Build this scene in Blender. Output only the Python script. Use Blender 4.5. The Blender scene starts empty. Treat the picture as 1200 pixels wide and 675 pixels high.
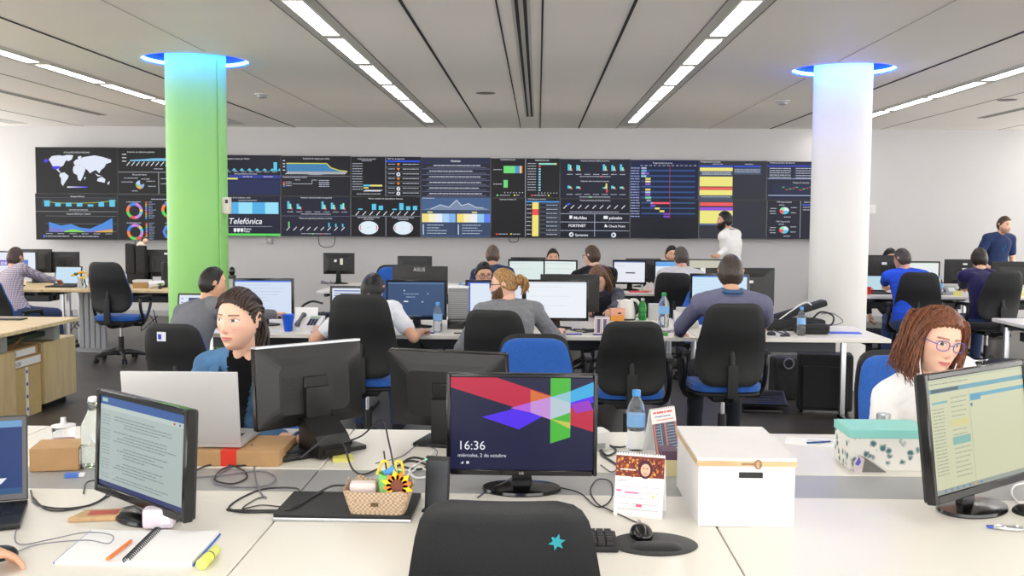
import bpy, bmesh, math, random
import numpy as np
from mathutils import Vector, Matrix, Euler
PI = math.pi
R = math.radians
rnd = random.Random(7)
SC = bpy.context.scene
COL = SC.collection
# ------------------------------------------------------------------ camera
FPX = 1200.0
CAMZ = 1.6
YAW = math.atan(30/FPX); PITCH = math.atan(82.5/FPX); ROLL = math.atan(0.0058)
CR = Matrix.Rotation(YAW, 3, 'Z') @ Matrix.Rotation(PI/2-PITCH, 3, 'X') @ Matrix.Rotation(ROLL, 3, 'Z')
CP = Vector((0, 0, CAMZ))
cam_d = bpy.data.cameras.new('camera'); cam = bpy.data.objects.new('camera', cam_d); COL.objects.link(cam)
cam_d.sensor_width = 36.0; cam_d.lens = 36.0*FPX/1200.0; cam_d.clip_end = 200
cam.matrix_world = Matrix.Translation(CP) @ CR.to_4x4()
SC.camera = cam
def ray(px, py): return CR @ Vector(((px-600)/FPX, -(py-337.5)/FPX, -1.0))
def G(px, py, z=0.0):
    d = ray(px, py); t = (z-CAMZ)/d.z; return CP + d*t
def D(px, py, Y):
    d = ray(px, py); return CP + d*(Y/d.y)
def XZ(px, py, Y):
    p = D(px, py, Y); return p.x, p.z
# ------------------------------------------------------------------ materials
def lin(c):
    c = c/255.0
    return c/12.92 if c <= 0.04045 else ((c+0.055)/1.055)**2.4
def rgb(r, g, b): return (lin(r), lin(g), lin(b), 1.0)
def mat(name, col, rough=0.5, metal=0.0, spec=0.5, noise=0.0, nscale=8.0, bump=0.0, bscale=60.0, emis=None, estr=0.0, coat=0.0, stretch=None, sheen=0.0):
    m = bpy.data.materials.new(name); m.use_nodes = True
    nt = m.node_tree; b = nt.nodes['Principled BSDF']
    b.inputs['Base Color'].default_value = col
    b.inputs['Roughness'].default_value = rough
    b.inputs['Metallic'].default_value = metal
    b.inputs['Specular IOR Level'].default_value = spec
    if coat: b.inputs['Coat Weight'].default_value = coat
    if sheen: b.inputs['Sheen Weight'].default_value = sheen
    if emis is not None:
        b.inputs['Emission Color'].default_value = emis; b.inputs['Emission Strength'].default_value = estr
    if noise or bump:
        tc = nt.nodes.new('ShaderNodeTexCoord'); mp = nt.nodes.new('ShaderNodeMapping')
        nt.links.new(tc.outputs['Object'], mp.inputs['Vector'])
        if stretch: mp.inputs['Scale'].default_value = stretch
    if noise:
        n = nt.nodes.new('ShaderNodeTexNoise'); n.inputs['Scale'].default_value = nscale; n.inputs['Detail'].default_value = 5
        nt.links.new(mp.outputs['Vector'], n.inputs['Vector'])
        r = nt.nodes.new('ShaderNodeValToRGB')
        r.color_ramp.elements[0].position = 0.3; r.color_ramp.elements[1].position = 0.7
        r.color_ramp.elements[0].color = tuple(max(0, c*(1-noise)) for c in col[:3])+(1,)
        r.color_ramp.elements[1].color = tuple(min(1, c*(1+noise)) for c in col[:3])+(1,)
        nt.links.new(n.outputs['Fac'], r.inputs['Fac']); nt.links.new(r.outputs['Color'], b.inputs['Base Color'])
    if bump:
        n2 = nt.nodes.new('ShaderNodeTexNoise'); n2.inputs['Scale'].default_value = bscale; n2.inputs['Detail'].default_value = 3
        nt.links.new(mp.outputs['Vector'], n2.inputs['Vector'])
        bp = nt.nodes.new('ShaderNodeBump'); bp.inputs['Strength'].default_value = bump; bp.inputs['Distance'].default_value = 0.004
        nt.links.new(n2.outputs['Fac'], bp.inputs['Height']); nt.links.new(bp.outputs['Normal'], b.inputs['Normal'])
    return m
def check_mat(name, base, line, scale, rough=0.8, width=0.35, base2=None):
    """woven check cloth: two crossed bands of thread colour"""
    m = mat(name, base, rough, spec=0.2); nt = m.node_tree; b = nt.nodes['Principled BSDF']
    tc = nt.nodes.new('ShaderNodeTexCoord'); out = None
    for ax in ('X', 'Z', 'Y'):
        w = nt.nodes.new('ShaderNodeTexWave'); w.wave_type = 'BANDS'; w.bands_direction = ax; w.inputs['Scale'].default_value = scale
        nt.links.new(tc.outputs['Object'], w.inputs['Vector'])
        t = nt.nodes.new('ShaderNodeMath'); t.operation = 'GREATER_THAN'; t.inputs[1].default_value = 1-width
        nt.links.new(w.outputs['Fac'], t.inputs[0])
        if out is None: out = t
        else:
            a = nt.nodes.new('ShaderNodeMath'); a.operation = 'MAXIMUM'
            nt.links.new(out.outputs[0], a.inputs[0]); nt.links.new(t.outputs[0], a.inputs[1]); out = a
        if ax == 'Z': break
    mx = nt.nodes.new('ShaderNodeMix'); mx.data_type = 'RGBA'
    mx.inputs['A'].default_value = base; mx.inputs['B'].default_value = line
    nt.links.new(out.outputs[0], mx.inputs['Factor']); nt.links.new(mx.outputs['Result'], b.inputs['Base Color'])
    return m
def attr_mat(name, rough=0.5, spec=0.4, sss=0.0, strand=None):
    m = bpy.data.materials.new(name); m.use_nodes = True; nt = m.node_tree; b = nt.nodes['Principled BSDF']
    a = nt.nodes.new('ShaderNodeAttribute'); a.attribute_name = 'Col'
    nt.links.new(a.outputs['Color'], b.inputs['Base Color'])
    b.inputs['Roughness'].default_value = rough; b.inputs['Specular IOR Level'].default_value = spec
    if sss:
        b.inputs['Subsurface Weight'].default_value = sss; b.inputs['Subsurface Radius'].default_value = (0.012, 0.005, 0.003); b.inputs['Subsurface Scale'].default_value = 0.6
    return m
def wood_mat(name, c1, c2, axis_scale=(1, 12, 12), rough=0.45):
    m = mat(name, c1, rough); nt = m.node_tree; b = nt.nodes['Principled BSDF']
    tc = nt.nodes.new('ShaderNodeTexCoord'); mp = nt.nodes.new('ShaderNodeMapping'); mp.inputs['Scale'].default_value = axis_scale
    n = nt.nodes.new('ShaderNodeTexNoise'); n.inputs['Scale'].default_value = 3.0; n.inputs['Detail'].default_value = 6; n.inputs['Distortion'].default_value = 0.6
    r = nt.nodes.new('ShaderNodeValToRGB'); r.color_ramp.elements[0].position = 0.35; r.color_ramp.elements[1].position = 0.65
    r.color_ramp.elements[0].color = c2; r.color_ramp.elements[1].color = c1
    nt.links.new(tc.outputs['Object'], mp.inputs['Vector']); nt.links.new(mp.outputs['Vector'], n.inputs['Vector'])
    nt.links.new(n.outputs['Fac'], r.inputs['Fac']); nt.links.new(r.outputs['Color'], b.inputs['Base Color'])
    return m
def glass_mat(name, col=(1, 1, 1, 1), rough=0.02, mixf=0.8):
    m = bpy.data.materials.new(name); m.use_nodes = True; nt = m.node_tree; b = nt.nodes['Principled BSDF']
    b.inputs['Base Color'].default_value = col; b.inputs['Roughness'].default_value = rough; b.inputs['IOR'].default_value = 1.15
    b.inputs['Transmission Weight'].default_value = mixf
    return m
_em = {}
SCREEN_K = 0.95
def emat(c, k=1.0):
    key = (tuple(c), round(k, 3))
    if key not in _em:
        col = rgb(*c); s = SCREEN_K*k
        _em[key] = mat('screen_light', (0.003, 0.003, 0.004, 1), 0.35, spec=0.18, emis=col, estr=s)
    return _em[key]
_pm = {}
def pmat(c, rough=0.6):
    """printed ink / plain paint in colour c"""
    key = (tuple(c), rough)
    if key not in _pm: _pm[key] = mat('printed_ink', rgb(*c), rough, spec=0.3)
    return _pm[key]
M = {}
M['white_desk'] = mat('white_laminate', rgb(228, 224, 215), 0.35, noise=0.015, nscale=3, spec=0.4)
M['desk_edge'] = mat('white_edge_band', rgb(226, 224, 220), 0.4, noise=0.02)
M['grey_metal'] = mat('grey_painted_metal', rgb(164, 165, 166), 0.42, noise=0.03, nscale=5, metal=0.15)
M['silver'] = mat('silver_metal', rgb(190, 192, 196), 0.3, metal=0.9, noise=0.03)
M['chrome'] = mat('chrome', rgb(215, 215, 220), 0.12, metal=1.0, noise=0.01)
M['dark_metal'] = mat('dark_grey_metal', rgb(48, 50, 54), 0.4, metal=0.5, noise=0.05)
M['black_plastic'] = mat('black_plastic', rgb(17, 17, 19), 0.38, noise=0.08, nscale=30, bump=0.1, bscale=400)
M['black_gloss'] = mat('black_gloss_plastic', rgb(14, 14, 16), 0.16, noise=0.05)
M['black_soft'] = mat('black_matte_plastic', rgb(20, 21, 23), 0.6, noise=0.08, nscale=20, bump=0.2, bscale=300)
M['monitor_back'] = mat('monitor_back_plastic', rgb(27, 27, 28), 0.45, noise=0.08, nscale=10, bump=0.15, bscale=500)
M['black_fabric'] = mat('black_upholstery', rgb(19, 20, 22), 0.9, noise=0.15, nscale=60, bump=0.4, bscale=700, sheen=0.2)
M['blue_fabric'] = mat('blue_upholstery', rgb(24, 86, 170), 0.85, noise=0.1, nscale=60, bump=0.4, bscale=600, sheen=0.2)
M['wood'] = wood_mat('maple_laminate', rgb(228, 203, 160), rgb(205, 176, 128), (1.5, 1.5, 14))
M['wood_top'] = wood_mat('maple_worktop', rgb(232, 208, 164), rgb(212, 184, 138), (2, 14, 2))
M['carton'] = mat('brown_cardboard', rgb(186, 148, 104), 0.85, noise=0.06, nscale=20, bump=0.15, bscale=90)
M['paper'] = mat('white_paper', rgb(240, 240, 240), 0.7, noise=0.01)
M['cable'] = mat('dark_cable_rubber', rgb(42, 42, 46), 0.5, noise=0.05)
M['grey_cable'] = mat('grey_cable_rubber', rgb(120, 118, 128), 0.5, noise=0.05)
M['white_cable'] = mat('white_cable_rubber', rgb(225, 225, 225), 0.5, noise=0.03)
M['laptop'] = mat('silver_laptop_shell', rgb(196, 194, 194), 0.4, metal=0.35, noise=0.02)
M['clear'] = glass_mat('clear_plastic', (0.95, 0.98, 1, 1), 0.03, 0.92)
M['water'] = glass_mat('water', (0.96, 0.98, 1, 1), 0.0, 0.97)
# ------------------------------------------------------------------ meshes
class MB:
    def __init__(s): s.v = []; s.f = []; s.m = []; s.mats = []; s.sm = []
    def mi(s, m):
        if m not in s.mats: s.mats.append(m)
        return s.mats.index(m)
    def add(s, vs, fs, m, smooth=False, T=None):
        b = len(s.v)
        if T is not None: vs = [T @ Vector(p) for p in vs]
        s.v.extend([tuple(p) for p in vs]); k = s.mi(m)
        for f in fs: s.f.append(tuple(i+b for i in f)); s.m.append(k); s.sm.append(smooth)
        return s
    def box(s, lo, hi, m, T=None, bev=0.0, seg=2):
        if bev > 0:
            bm = bmesh.new(); bmesh.ops.create_cube(bm, size=1.0)
            for v in bm.verts:
                v.co = Vector([lo[i]+(v.co[i]+0.5)*(hi[i]-lo[i]) for i in range(3)])
            bmesh.ops.bevel(bm, geom=list(bm.edges), offset=min(bev, 0.49*min(hi[i]-lo[i] for i in range(3))), segments=seg, profile=0.7, affect='EDGES')
            bm.verts.index_update()
            s.add([v.co.copy() for v in bm.verts], [[v.index for v in f.verts] for f in bm.faces], m, True, T); bm.free(); return s
        x0, y0, z0 = lo; x1, y1, z1 = hi
        vs = [(x0, y0, z0), (x1, y0, z0), (x1, y1, z0), (x0, y1, z0), (x0, y0, z1), (x1, y0, z1), (x1, y1, z1), (x0, y1, z1)]
        return s.add(vs, [(0, 3, 2, 1), (4, 5, 6, 7), (0, 1, 5, 4), (1, 2, 6, 5), (2, 3, 7, 6), (3, 0, 4, 7)], m, False, T)
    def lathe(s, prof, m, n=24, T=None, smooth=True, sx=1.0, sy=1.0):
        vs = []; fs = []; k = len(prof)
        for r, z in prof:
            for i in range(n):
                a = 2*PI*i/n; vs.append((r*math.cos(a)*sx, r*math.sin(a)*sy, z))
        for j in range(k-1):
            for i in range(n):
                a = j*n+i; b = j*n+(i+1) % n; fs.append((a, b, b+n, a+n))
        if prof[0][0] > 1e-6: fs.append(tuple(reversed(range(n))))
        if prof[-1][0] > 1e-6: fs.append(tuple(range((k-1)*n, k*n)))
        return s.add(vs, fs, m, smooth, T)
    def cyl(s, p0, p1, r, m, r1=None, n=16, smooth=True):
        p0 = Vector(p0); p1 = Vector(p1); d = p1-p0; L = d.length
        T = Matrix.Translation(p0) @ d.to_track_quat('Z', 'Y').to_matrix().to_4x4()
        r1 = r if r1 is None else r1
        return s.lathe([(r, 0), (r1, L)], m, n, T, smooth)
    def tube(s, pts, r, m, n=8, closed=False, smooth_pts=0, rr=None):
        pts = [Vector(p) for p in pts]
        if smooth_pts: pts = spline(pts, smooth_pts, closed)
        k = len(pts); vs = []; fs = []; up = None
        for i, p in enumerate(pts):
            a = pts[(i-1) % k] if (i > 0 or closed) else pts[i]; b = pts[(i+1) % k] if (i < k-1 or closed) else pts[i]
            t = (b-a)
            t = t.normalized() if t.length > 1e-9 else Vector((0, 0, 1))
            if up is None:
                up = t.orthogonal().normalized()
            up = (up - t*up.dot(t)); up = up.normalized() if up.length > 1e-6 else t.orthogonal().normalized()
            w = t.cross(up); q = r if rr is None else rr[min(len(rr)-1, int(i*len(rr)/k))]
            for j in range(n):
                an = 2*PI*j/n; vs.append(p + up*(q*math.cos(an)) + w*(q*math.sin(an)))
        for i in range(k if closed else k-1):
            for j in range(n):
                a = i*n+j; b = i*n+(j+1) % n; c = ((i+1) % k)*n; fs.append((a, b, c+(j+1) % n, c+j))
        if not closed: fs.append(tuple(reversed(range(n)))); fs.append(tuple(range((k-1)*n, k*n)))
        return s.add(vs, fs, m, True)
    def prism(s, pts, t0, t1, m, axis='Y', T=None, smooth=False):
        """2D outline extruded along an axis; outline given in the two other axes"""
        n = len(pts)
        def P(a, b, t): return {'Y': (a, t, b), 'Z': (a, b, t), 'X': (t, a, b)}[axis]
        vs = [P(a, b, t0) for a, b in pts]+[P(a, b, t1) for a, b in pts]
        fs = [tuple(range(n)), tuple(reversed(range(n, 2*n)))]+[(i, i+n, (i+1) % n+n, (i+1) % n) for i in range(n)]
        return s.add(vs, fs, m, smooth, T)
    def sphere(s, c, r, m, n=16, k=10, sc=(1, 1, 1), T=None):
        vs = [(c[0], c[1], c[2]+r*sc[2])]; fs = []
        for j in range(1, k):
            th = PI*j/k
            for i in range(n):
                a = 2*PI*i/n; vs.append((c[0]+r*sc[0]*math.sin(th)*math.cos(a), c[1]+r*sc[1]*math.sin(th)*math.sin(a), c[2]+r*sc[2]*math.cos(th)))
        vs.append((c[0], c[1], c[2]-r*sc[2]))
        for i in range(n): fs.append((0, 1+i, 1+(i+1) % n))
        for j in range(k-2):
            for i in range(n):
                a = 1+j*n+i; b = 1+j*n+(i+1) % n; fs.append((a, a+n, b+n, b))
        e = len(vs)-1; o = 1+(k-2)*n
        for i in range(n): fs.append((o+i, e, o+(i+1) % n))
        return s.add(vs, fs, m, True, T)
    def build(s, name, parent=None, loc=None, rot=None):
        me = bpy.data.meshes.new(name); me.from_pydata(s.v, [], s.f)
        for m in s.mats: me.materials.append(m)
        me.polygons.foreach_set('material_index', s.m); me.polygons.foreach_set('use_smooth', s.sm)
        me.update()
        bm = bmesh.new(); bm.from_mesh(me); bmesh.ops.recalc_face_normals(bm, faces=bm.faces)
        for e in bm.edges:
            if len(e.link_faces) == 2 and e.calc_face_angle(0) > 0.7: e.smooth = False
        bm.to_mesh(me); bm.free()
        o = bpy.data.objects.new(name, me); COL.objects.link(o)
        if parent is not None: o.parent = parent
        if loc is not None: o.location = loc
        if rot is not None: o.rotation_euler = rot
        return o
def spline(pts, sub, closed=False):
    out = []; n = len(pts); pts = [Vector(p) for p in pts]
    for i in range(n if closed else n-1):
        p1 = pts[i]; p2 = pts[(i+1) % n]
        p0 = pts[i-1] if (i > 0 or closed) else p1*2-p2
        p3 = pts[(i+2) % n] if (i+2 < n or closed) else p2*2-p1
        for j in range(sub):
            t = j/sub; out.append(0.5*((2*p1)+(p2-p0)*t+(2*p0-5*p1+4*p2-p3)*t*t+(3*p1-p0-3*p2+p3)*t**3))
    if not closed: out.append(pts[-1])
    return out
def rrect(w, h, r, n=6, cx=0, cy=0):
    o = []
    for (sx, sy, a0) in ((1, 1, 0), (-1, 1, PI/2), (-1, -1, PI), (1, -1, 1.5*PI)):
        for i in range(n+1):
            a = a0+PI/2*i/n; o.append((cx+sx*(w/2-r)+r*math.cos(a), cy+sy*(h/2-r)+r*math.sin(a)))
    return o
def tag(o, label=None, cat=None, group=None, kind=None):
    if label: o['label'] = label
    if cat: o['category'] = cat
    if group: o['group'] = group
    if kind: o['kind'] = kind
    return o
def thing(name, label, cat, loc=(0, 0, 0), rz=0.0, group=None):
    o = bpy.data.objects.new(name, None); COL.objects.link(o); o.empty_display_size = 0.05
    o.location = loc; o.rotation_euler = (0, 0, rz)
    return tag(o, label, cat, group)
def struct(o): return tag(o, kind='structure')
def kids(o): return [c for c in bpy.data.objects if c.parent == o]
def dup(root, loc, rz, label=None, group=None):
    ch = {}
    for c in bpy.data.objects:
        if c.parent: ch.setdefault(c.parent.name, []).append(c)
    def cp(o, par):
        c = o.copy(); COL.objects.link(c); c.parent = par
        for k in ch.get(o.name, []): cp(k, c)
        return c
    r = cp(root, None); r.location = loc; r.rotation_euler = (0, 0, rz)
    if label: r['label'] = label
    if group: r['group'] = group
    return r
# ------------------------------------------------------------------ text and screen pictures
_tc = {}
def text_geo(s, size, align='LEFT', bold=0.0, shear=0.0):
    key = (s, align, bold, shear)
    if key not in _tc:
        cu = bpy.data.curves.new('t', 'FONT'); cu.body = s; cu.size = 1.0; cu.align_x = align; cu.resolution_u = 3; cu.offset = bold; cu.shear = shear
        o = bpy.data.objects.new('t', cu); COL.objects.link(o)
        dg = bpy.context.evaluated_depsgraph_get(); dg.update()
        me = bpy.data.meshes.new_from_object(o.evaluated_get(dg))
        _tc[key] = ([tuple(v.co) for v in me.vertices], [tuple(p.vertices) for p in me.polygons])
        bpy.data.objects.remove(o); bpy.data.curves.remove(cu); bpy.data.meshes.remove(me)
    vs, fs = _tc[key]
    return [(x*size, y*size) for x, y, z in vs], fs
class Canvas:
    """flat picture in the x-z plane facing -y; origin at its lower left; w x h metres; drawn in units given by ux, uy"""
    def __init__(s, w, h, ux=1.0, uy=1.0, ink=None, k=1.0, step=0.00005):
        s.w, s.h, s.ux, s.uy = w, h, w/ux, h/uy; s.UX, s.UY = ux, uy; s.mb = MB(); s.n = 0; s.ink = ink; s.k = k; s.step = step
    def _m(s, c): return s.ink(c) if s.ink else emat(c, s.k)
    def _p(s, x, y): return (x*s.ux, -s.n*s.step, s.h-y*s.uy)
    def poly(s, pts, c):
        s.mb.add([s._p(x, y) for x, y in pts], [tuple(range(len(pts)))], s._m(c)); s.n += 1; return s
    def rect(s, x0, y0, x1, y1, c): return s.poly([(x0, y1), (x1, y1), (x1, y0), (x0, y0)], c)
    def many(s, rects, c):
        for (x0, y0, x1, y1) in rects:
            s.mb.add([s._p(x0, y1), s._p(x1, y1), s._p(x1, y0), s._p(x0, y0)], [(0, 1, 2, 3)], s._m(c))
        s.n += 1; return s
    def line(s, pts, w, c):
        for a, b in zip(pts[:-1], pts[1:]):
            d = Vector((b[0]-a[0], b[1]-a[1])); 
            if d.length == 0: continue
            nrm = Vector((-d.y, d.x)).normalized()*(w/2)
            s.mb.add([s._p(a[0]+nrm.x, a[1]+nrm.y), s._p(b[0]+nrm.x, b[1]+nrm.y), s._p(b[0]-nrm.x, b[1]-nrm.y), s._p(a[0]-nrm.x, a[1]-nrm.y)], [(0, 1, 2, 3)], s._m(c))
        s.n += 1; return s
    def ring(s, cx, cy, r0, r1, a0, a1, c, n=10, sy=1.0):
        pts = []
        for i in range(n+1):
            a = a0+(a1-a0)*i/n; pts.append((cx+r1*math.cos(a), cy+sy*r1*math.sin(a)))
        if r0 <= 0: pts.append((cx, cy)); return s.poly(pts, c)
        inn = []
        for i in range(n+1):
            a = a0+(a1-a0)*i/n; inn.append((cx+r0*math.cos(a), cy+sy*r0*math.sin(a)))
        vs = [s._p(*p) for p in pts]+[s._p(*p) for p in inn]
        s.mb.add(vs, [(i, i+1, n+2+i, n+1+i) for i in range(n)], s._m(c)); s.n += 1; return s
    def text(s, t, x, y, size, c, align='LEFT', bold=0.0, shear=0.0):
        vs, fs = text_geo(t, size*s.uy, align, bold, shear)
        s.mb.add([(x*s.ux+a, -s.n*s.step, s.h-y*s.uy+b) for a, b in vs], fs, s._m(c)); s.n += 1; return s
    def scrib(s, x0, y0, x1, size, c, rng, gap=0.35, wmin=0.8, wmax=3.5):
        """a line of far, unreadable print: word-long dashes"""
        x = x0; rs = []
        while x < x1:
            w = size*rng.uniform(wmin, wmax); e = min(x+w, x1)
            rs.append((x, y0, e, y0+size*0.55)); x = e+size*gap
        return s.many(rs, c)
    def build(s, name, parent, loc=(0, 0, 0), rot=None):
        me = bpy.data.meshes.new(name); me.from_pydata(s.mb.v, [], s.mb.f)
        for m in s.mb.mats: me.materials.append(m)
        me.polygons.foreach_set('material_index', s.mb.m); me.update()
        o = bpy.data.objects.new(name, me); COL.objects.link(o); o.parent = parent; o.location = loc
        if rot is not None: o.rotation_euler = rot
        return o
# ================================================================== the room
CEIL = 3.0; WALLY = 16.15; XL = -9.5; XR = 9.5; YB = -3.0
M['wall'] = mat('painted_plaster', rgb(198, 196, 196), 0.75, noise=0.02, nscale=1.5, bump=0.05, bscale=80)
M['ceiling'] = mat('metal_ceiling_panels', rgb(243, 238, 229), 0.55, noise=0.015, nscale=1.0)
def floor_mat():
    m = mat('dark_vinyl_floor', rgb(70, 67, 66), 0.33, spec=0.45); nt = m.node_tree; b = nt.nodes['Principled BSDF']
    tc = nt.nodes.new('ShaderNodeTexCoord'); mp = nt.nodes.new('ShaderNodeMapping'); mp.inputs['Scale'].default_value = (0.6, 4.0, 1)
    n = nt.nodes.new('ShaderNodeTexNoise'); n.inputs['Scale'].default_value = 5; n.inputs['Detail'].default_value = 8
    r = nt.nodes.new('ShaderNodeValToRGB'); r.color_ramp.elements[0].color = rgb(56, 52, 48); r.color_ramp.elements[1].color = rgb(86, 81, 74)
    r.color_ramp.elements[0].position = 0.3; r.color_ramp.elements[1].position = 0.72
    nt.links.new(tc.outputs['Object'], mp.inputs['Vector']); nt.links.new(mp.outputs['Vector'], n.inputs['Vector'])
    nt.links.new(n.outputs['Fac'], r.inputs['Fac'])
    br = nt.nodes.new('ShaderNodeTexBrick'); br.inputs['Scale'].default_value = 1.0; br.inputs['Mortar Size'].default_value = 0.004
    br.inputs['Brick Width'].default_value = 1.2; br.inputs['Row Height'].default_value = 0.2
    br.inputs['Color1'].default_value = (1, 1, 1, 1); br.inputs['Color2'].default_value = (0.82, 0.82, 0.82, 1); br.inputs['Mortar'].default_value = (0.55, 0.55, 0.55, 1)
    nt.links.new(tc.outputs['Object'], br.inputs['Vector'])
    mx = nt.nodes.new('ShaderNodeMix'); mx.data_type = 'RGBA'; mx.blend_type = 'MULTIPLY'; mx.inputs['Factor'].default_value = 1
    nt.links.new(r.outputs['Color'], mx.inputs['A']); nt.links.new(br.outputs['Color'], mx.inputs['B'])
    nt.links.new(mx.outputs['Result'], b.inputs['Base Color'])
    return m
M['floor'] = floor_mat()
struct(MB().box((XL, YB, -0.1), (XR, WALLY+0.2, 0), M['floor']).build('floor'))
struct(MB().box((XL, WALLY, 0), (XR, WALLY+0.2, CEIL+0.3), M['wall']).build('wall_back'))
def side_wall(x0, x1):  # unseen side walls; open band added to let world light reach the ceiling
    mb = MB(); mb.box((x0, YB, 0), (x1, WALLY+0.2, 0.7), M['wall']); mb.box((x0, YB, 2.85), (x1, WALLY+0.2, CEIL+0.3), M['wall'])
    y = YB
    while y < WALLY+0.2: mb.box((x0, y, 0.7), (x1, min(y+0.25, WALLY+0.2), 2.85), M['wall']); y += 2.4
    return mb
struct(side_wall(XL-0.2, XL).build('wall_left'))
struct(side_wall(XR, XR+0.2).build('wall_right'))
struct(MB().box((XL, WALLY-0.015, 0), (XR, WALLY-0.001, 0.09), M['grey_metal']).build('baseboard_back'))
# ceiling with two round openings and the long slots between its panels
COLS = [(-0, 0)]
def col_at(px, py): p = G(px, py, CEIL); return (p.x, p.y)
C1 = col_at(229, 71.5); C2 = col_at(988.5, 82.5)
HR = 0.47
def ceiling():
    mb = MB()
    # rectangles around the square holes' cells, discs cut by a ring of quads
    xs = [XL]; cells = []
    for (cx, cy) in (C1, C2): cells.append((cx-0.7, cx+0.7, cy-0.7, cy+0.7))
    x_edges = sorted([XL, XR, cells[0][0], cells[0][1], cells[1][0], cells[1][1]])
    for i in range(5):
        x0, x1 = x_edges[i], x_edges[i+1]; cell = [c for c in cells if abs(c[0]-x0) < 1e-6]
        ys = [(YB, WALLY)] if not cell else [(YB, cell[0][2]), (cell[0][3], WALLY)]
        for y0, y1 in ys: mb.add([(x0, y0, CEIL), (x0, y1, CEIL), (x1, y1, CEIL), (x1, y0, CEIL)], [(0, 1, 2, 3)], M['ceiling'])
    for (cx, cy) in (C1, C2):
        n = 64; vs = []; fs = []
        for i in range(n):
            a = 2*PI*i/n; c, s_ = math.cos(a), math.sin(a); k = 0.7/max(abs(c), abs(s_))
            vs += [(cx+HR*c, cy+HR*s_, CEIL), (cx+k*c, cy+k*s_, CEIL)]
        for i in range(n):
            j = (i+1) % n; fs.append((2*i, 2*i+1, 2*j+1, 2*j))
        mb.add(vs, fs, M['ceiling'])
    mb.box((XL, YB, CEIL+0.16), (XR, WALLY, CEIL+0.2), M['ceiling'])
    return mb.build('ceiling')
struct(ceiling())
M['slot'] = mat('black_ceiling_slot', rgb(26, 25, 24), 0.8, noise=0.05)
M['trim_line'] = mat('grey_ceiling_joint', rgb(118, 115, 110), 0.7, noise=0.05)
M['faint_joint'] = mat('faint_ceiling_joint', rgb(176, 172, 166), 0.7, noise=0.04)
M['trim_panel'] = mat('light_strip_tray', rgb(200, 197, 190), 0.5, noise=0.02)
k = 0
def slot(x, y0, y1, w, m='slot', z=0.004):
    global k; k += 1
    struct(MB().box((x-w/2, y0, CEIL-z), (x+w/2, y1, CEIL+0.002), M[m]).build('trim_%d' % k))
def cx_at(px, py): return G(px, py, CEIL).x
for (a, b) in (((473, 0), (562, 150)), ((743, 0), (679, 150))):
    slot((cx_at(*a)+cx_at(*b))/2, YB, WALLY, 0.022)
slot(-0.283, YB, WALLY, 0.012); slot(0.02, YB, WALLY, 0.014)
slot(cx_at(0, 20), YB, WALLY, 0.025); slot(cx_at(1200, 37), YB, WALLY, 0.025)
for x in (-1.745, -1.45, 1.205, 1.51): slot(x, YB, WALLY, 0.01, 'trim_line')
for x in (-5.35, -7.2, 5.3, 7.1): slot(x, YB, WALLY, 0.008, 'trim_line')
for x, cc in ((-2.85, C1), (2.65, C2)): slot(x, YB, cc[1]-0.55, 0.006, 'faint_joint'); slot(x, cc[1]+0.55, WALLY, 0.006, 'faint_joint')
# air slot diffuser, runs between the two middle joints
for (x0, y0, y1, w, lab) in ((-0.125, -1.0, 14.3, 0.024, 'long black twin slot air diffuser in the middle of the ceiling'),
                             (-6.1, 7.0, 14.3, 0.012, 'thin perforated air slot in the ceiling at far left'), (6.05, 8.0, 14.3, 0.012, 'thin perforated air slot in the ceiling at far right')):
    t = thing('ceiling_air_diffuser', lab, 'air vent', (x0, y0, CEIL))
    mb = MB(); mb.box((-0.062, 0, -0.006), (0.062, y1-y0, 0), M['trim_panel']); mb.build('diffuser_frame', t)
    for s_ in (-1, 1): MB().box((s_*0.028-w/2, 0.02, -0.009), (s_*0.028+w/2, y1-y0-0.02, -0.006), M['slot']).build('slot', t)
# strip lights
M['lamp'] = mat('strip_light_diffuser', (1, 1, 1, 1), 0.5, emis=(1.0, 0.98, 0.94, 1), estr=17.5)
ph = 6.93-3.14*1.0
first = None
def strip(x, y0, label_side, n, yend, phase=0.0):
    global first
    tray = MB(); tray.box((-0.15, 0, -0.003), (0.15, yend-y0+0.2, 0), M['trim_panel'])
    t = thing('ceiling_light_tray', 'recessed pale tray holding the strip lights, '+label_side, 'light tray', (x, y0-0.1, CEIL)); tray.build('tray_panel', t)
    for i in range(n):
        y = y0+phase+i*1.42
        if y > yend-0.5: break
        lab = 'bright rectangular strip light, %s, %s' % (label_side, ['nearest the viewer', 'second from the viewer', 'third from the viewer', 'fourth from the viewer', 'fifth from the viewer', 'sixth from the viewer', 'seventh from the viewer', 'eighth from the viewer', 'ninth from the viewer', 'tenth from the viewer', 'eleventh from the viewer'][i])
        l = thing('ceiling_light', lab, 'ceiling light', (x, y, CEIL), group='strip lights, '+label_side)
        mb = MB(); mb.box((-0.072, -0.01, -0.012), (0.072, 0, -0.003), M['trim_panel']); mb.box((-0.072, 1.25, -0.012), (0.072, 1.26, -0.003), M['trim_panel'])
        mb.box((-0.072, 0, -0.012), (-0.062, 1.25, -0.003), M['trim_panel']); mb.box((0.062, 0, -0.012), (0.072, 1.25, -0.003), M['trim_panel'])
        mb.build('housing', l)
        MB().box((-0.061, 0.0, -0.010), (0.061, 1.25, -0.004), M['lamp']).build('diffuser', l)
strip(-1.60, 6.70-1.42*4, 'strip left of centre', 11, 15.6)
strip(1.36, 6.70-1.42*4, 'strip right of centre', 11, 15.6)
strip(-4.62, 8.10-1.42*5, 'strip at far left', 11, 15.6)
strip(4.46, 7.75-1.42*4, 'strip at far right', 11, 15.6)
strip(-8.0, 8.10-1.42*5, 'strip by the left wall', 11, 15.6, 0.0)
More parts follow.
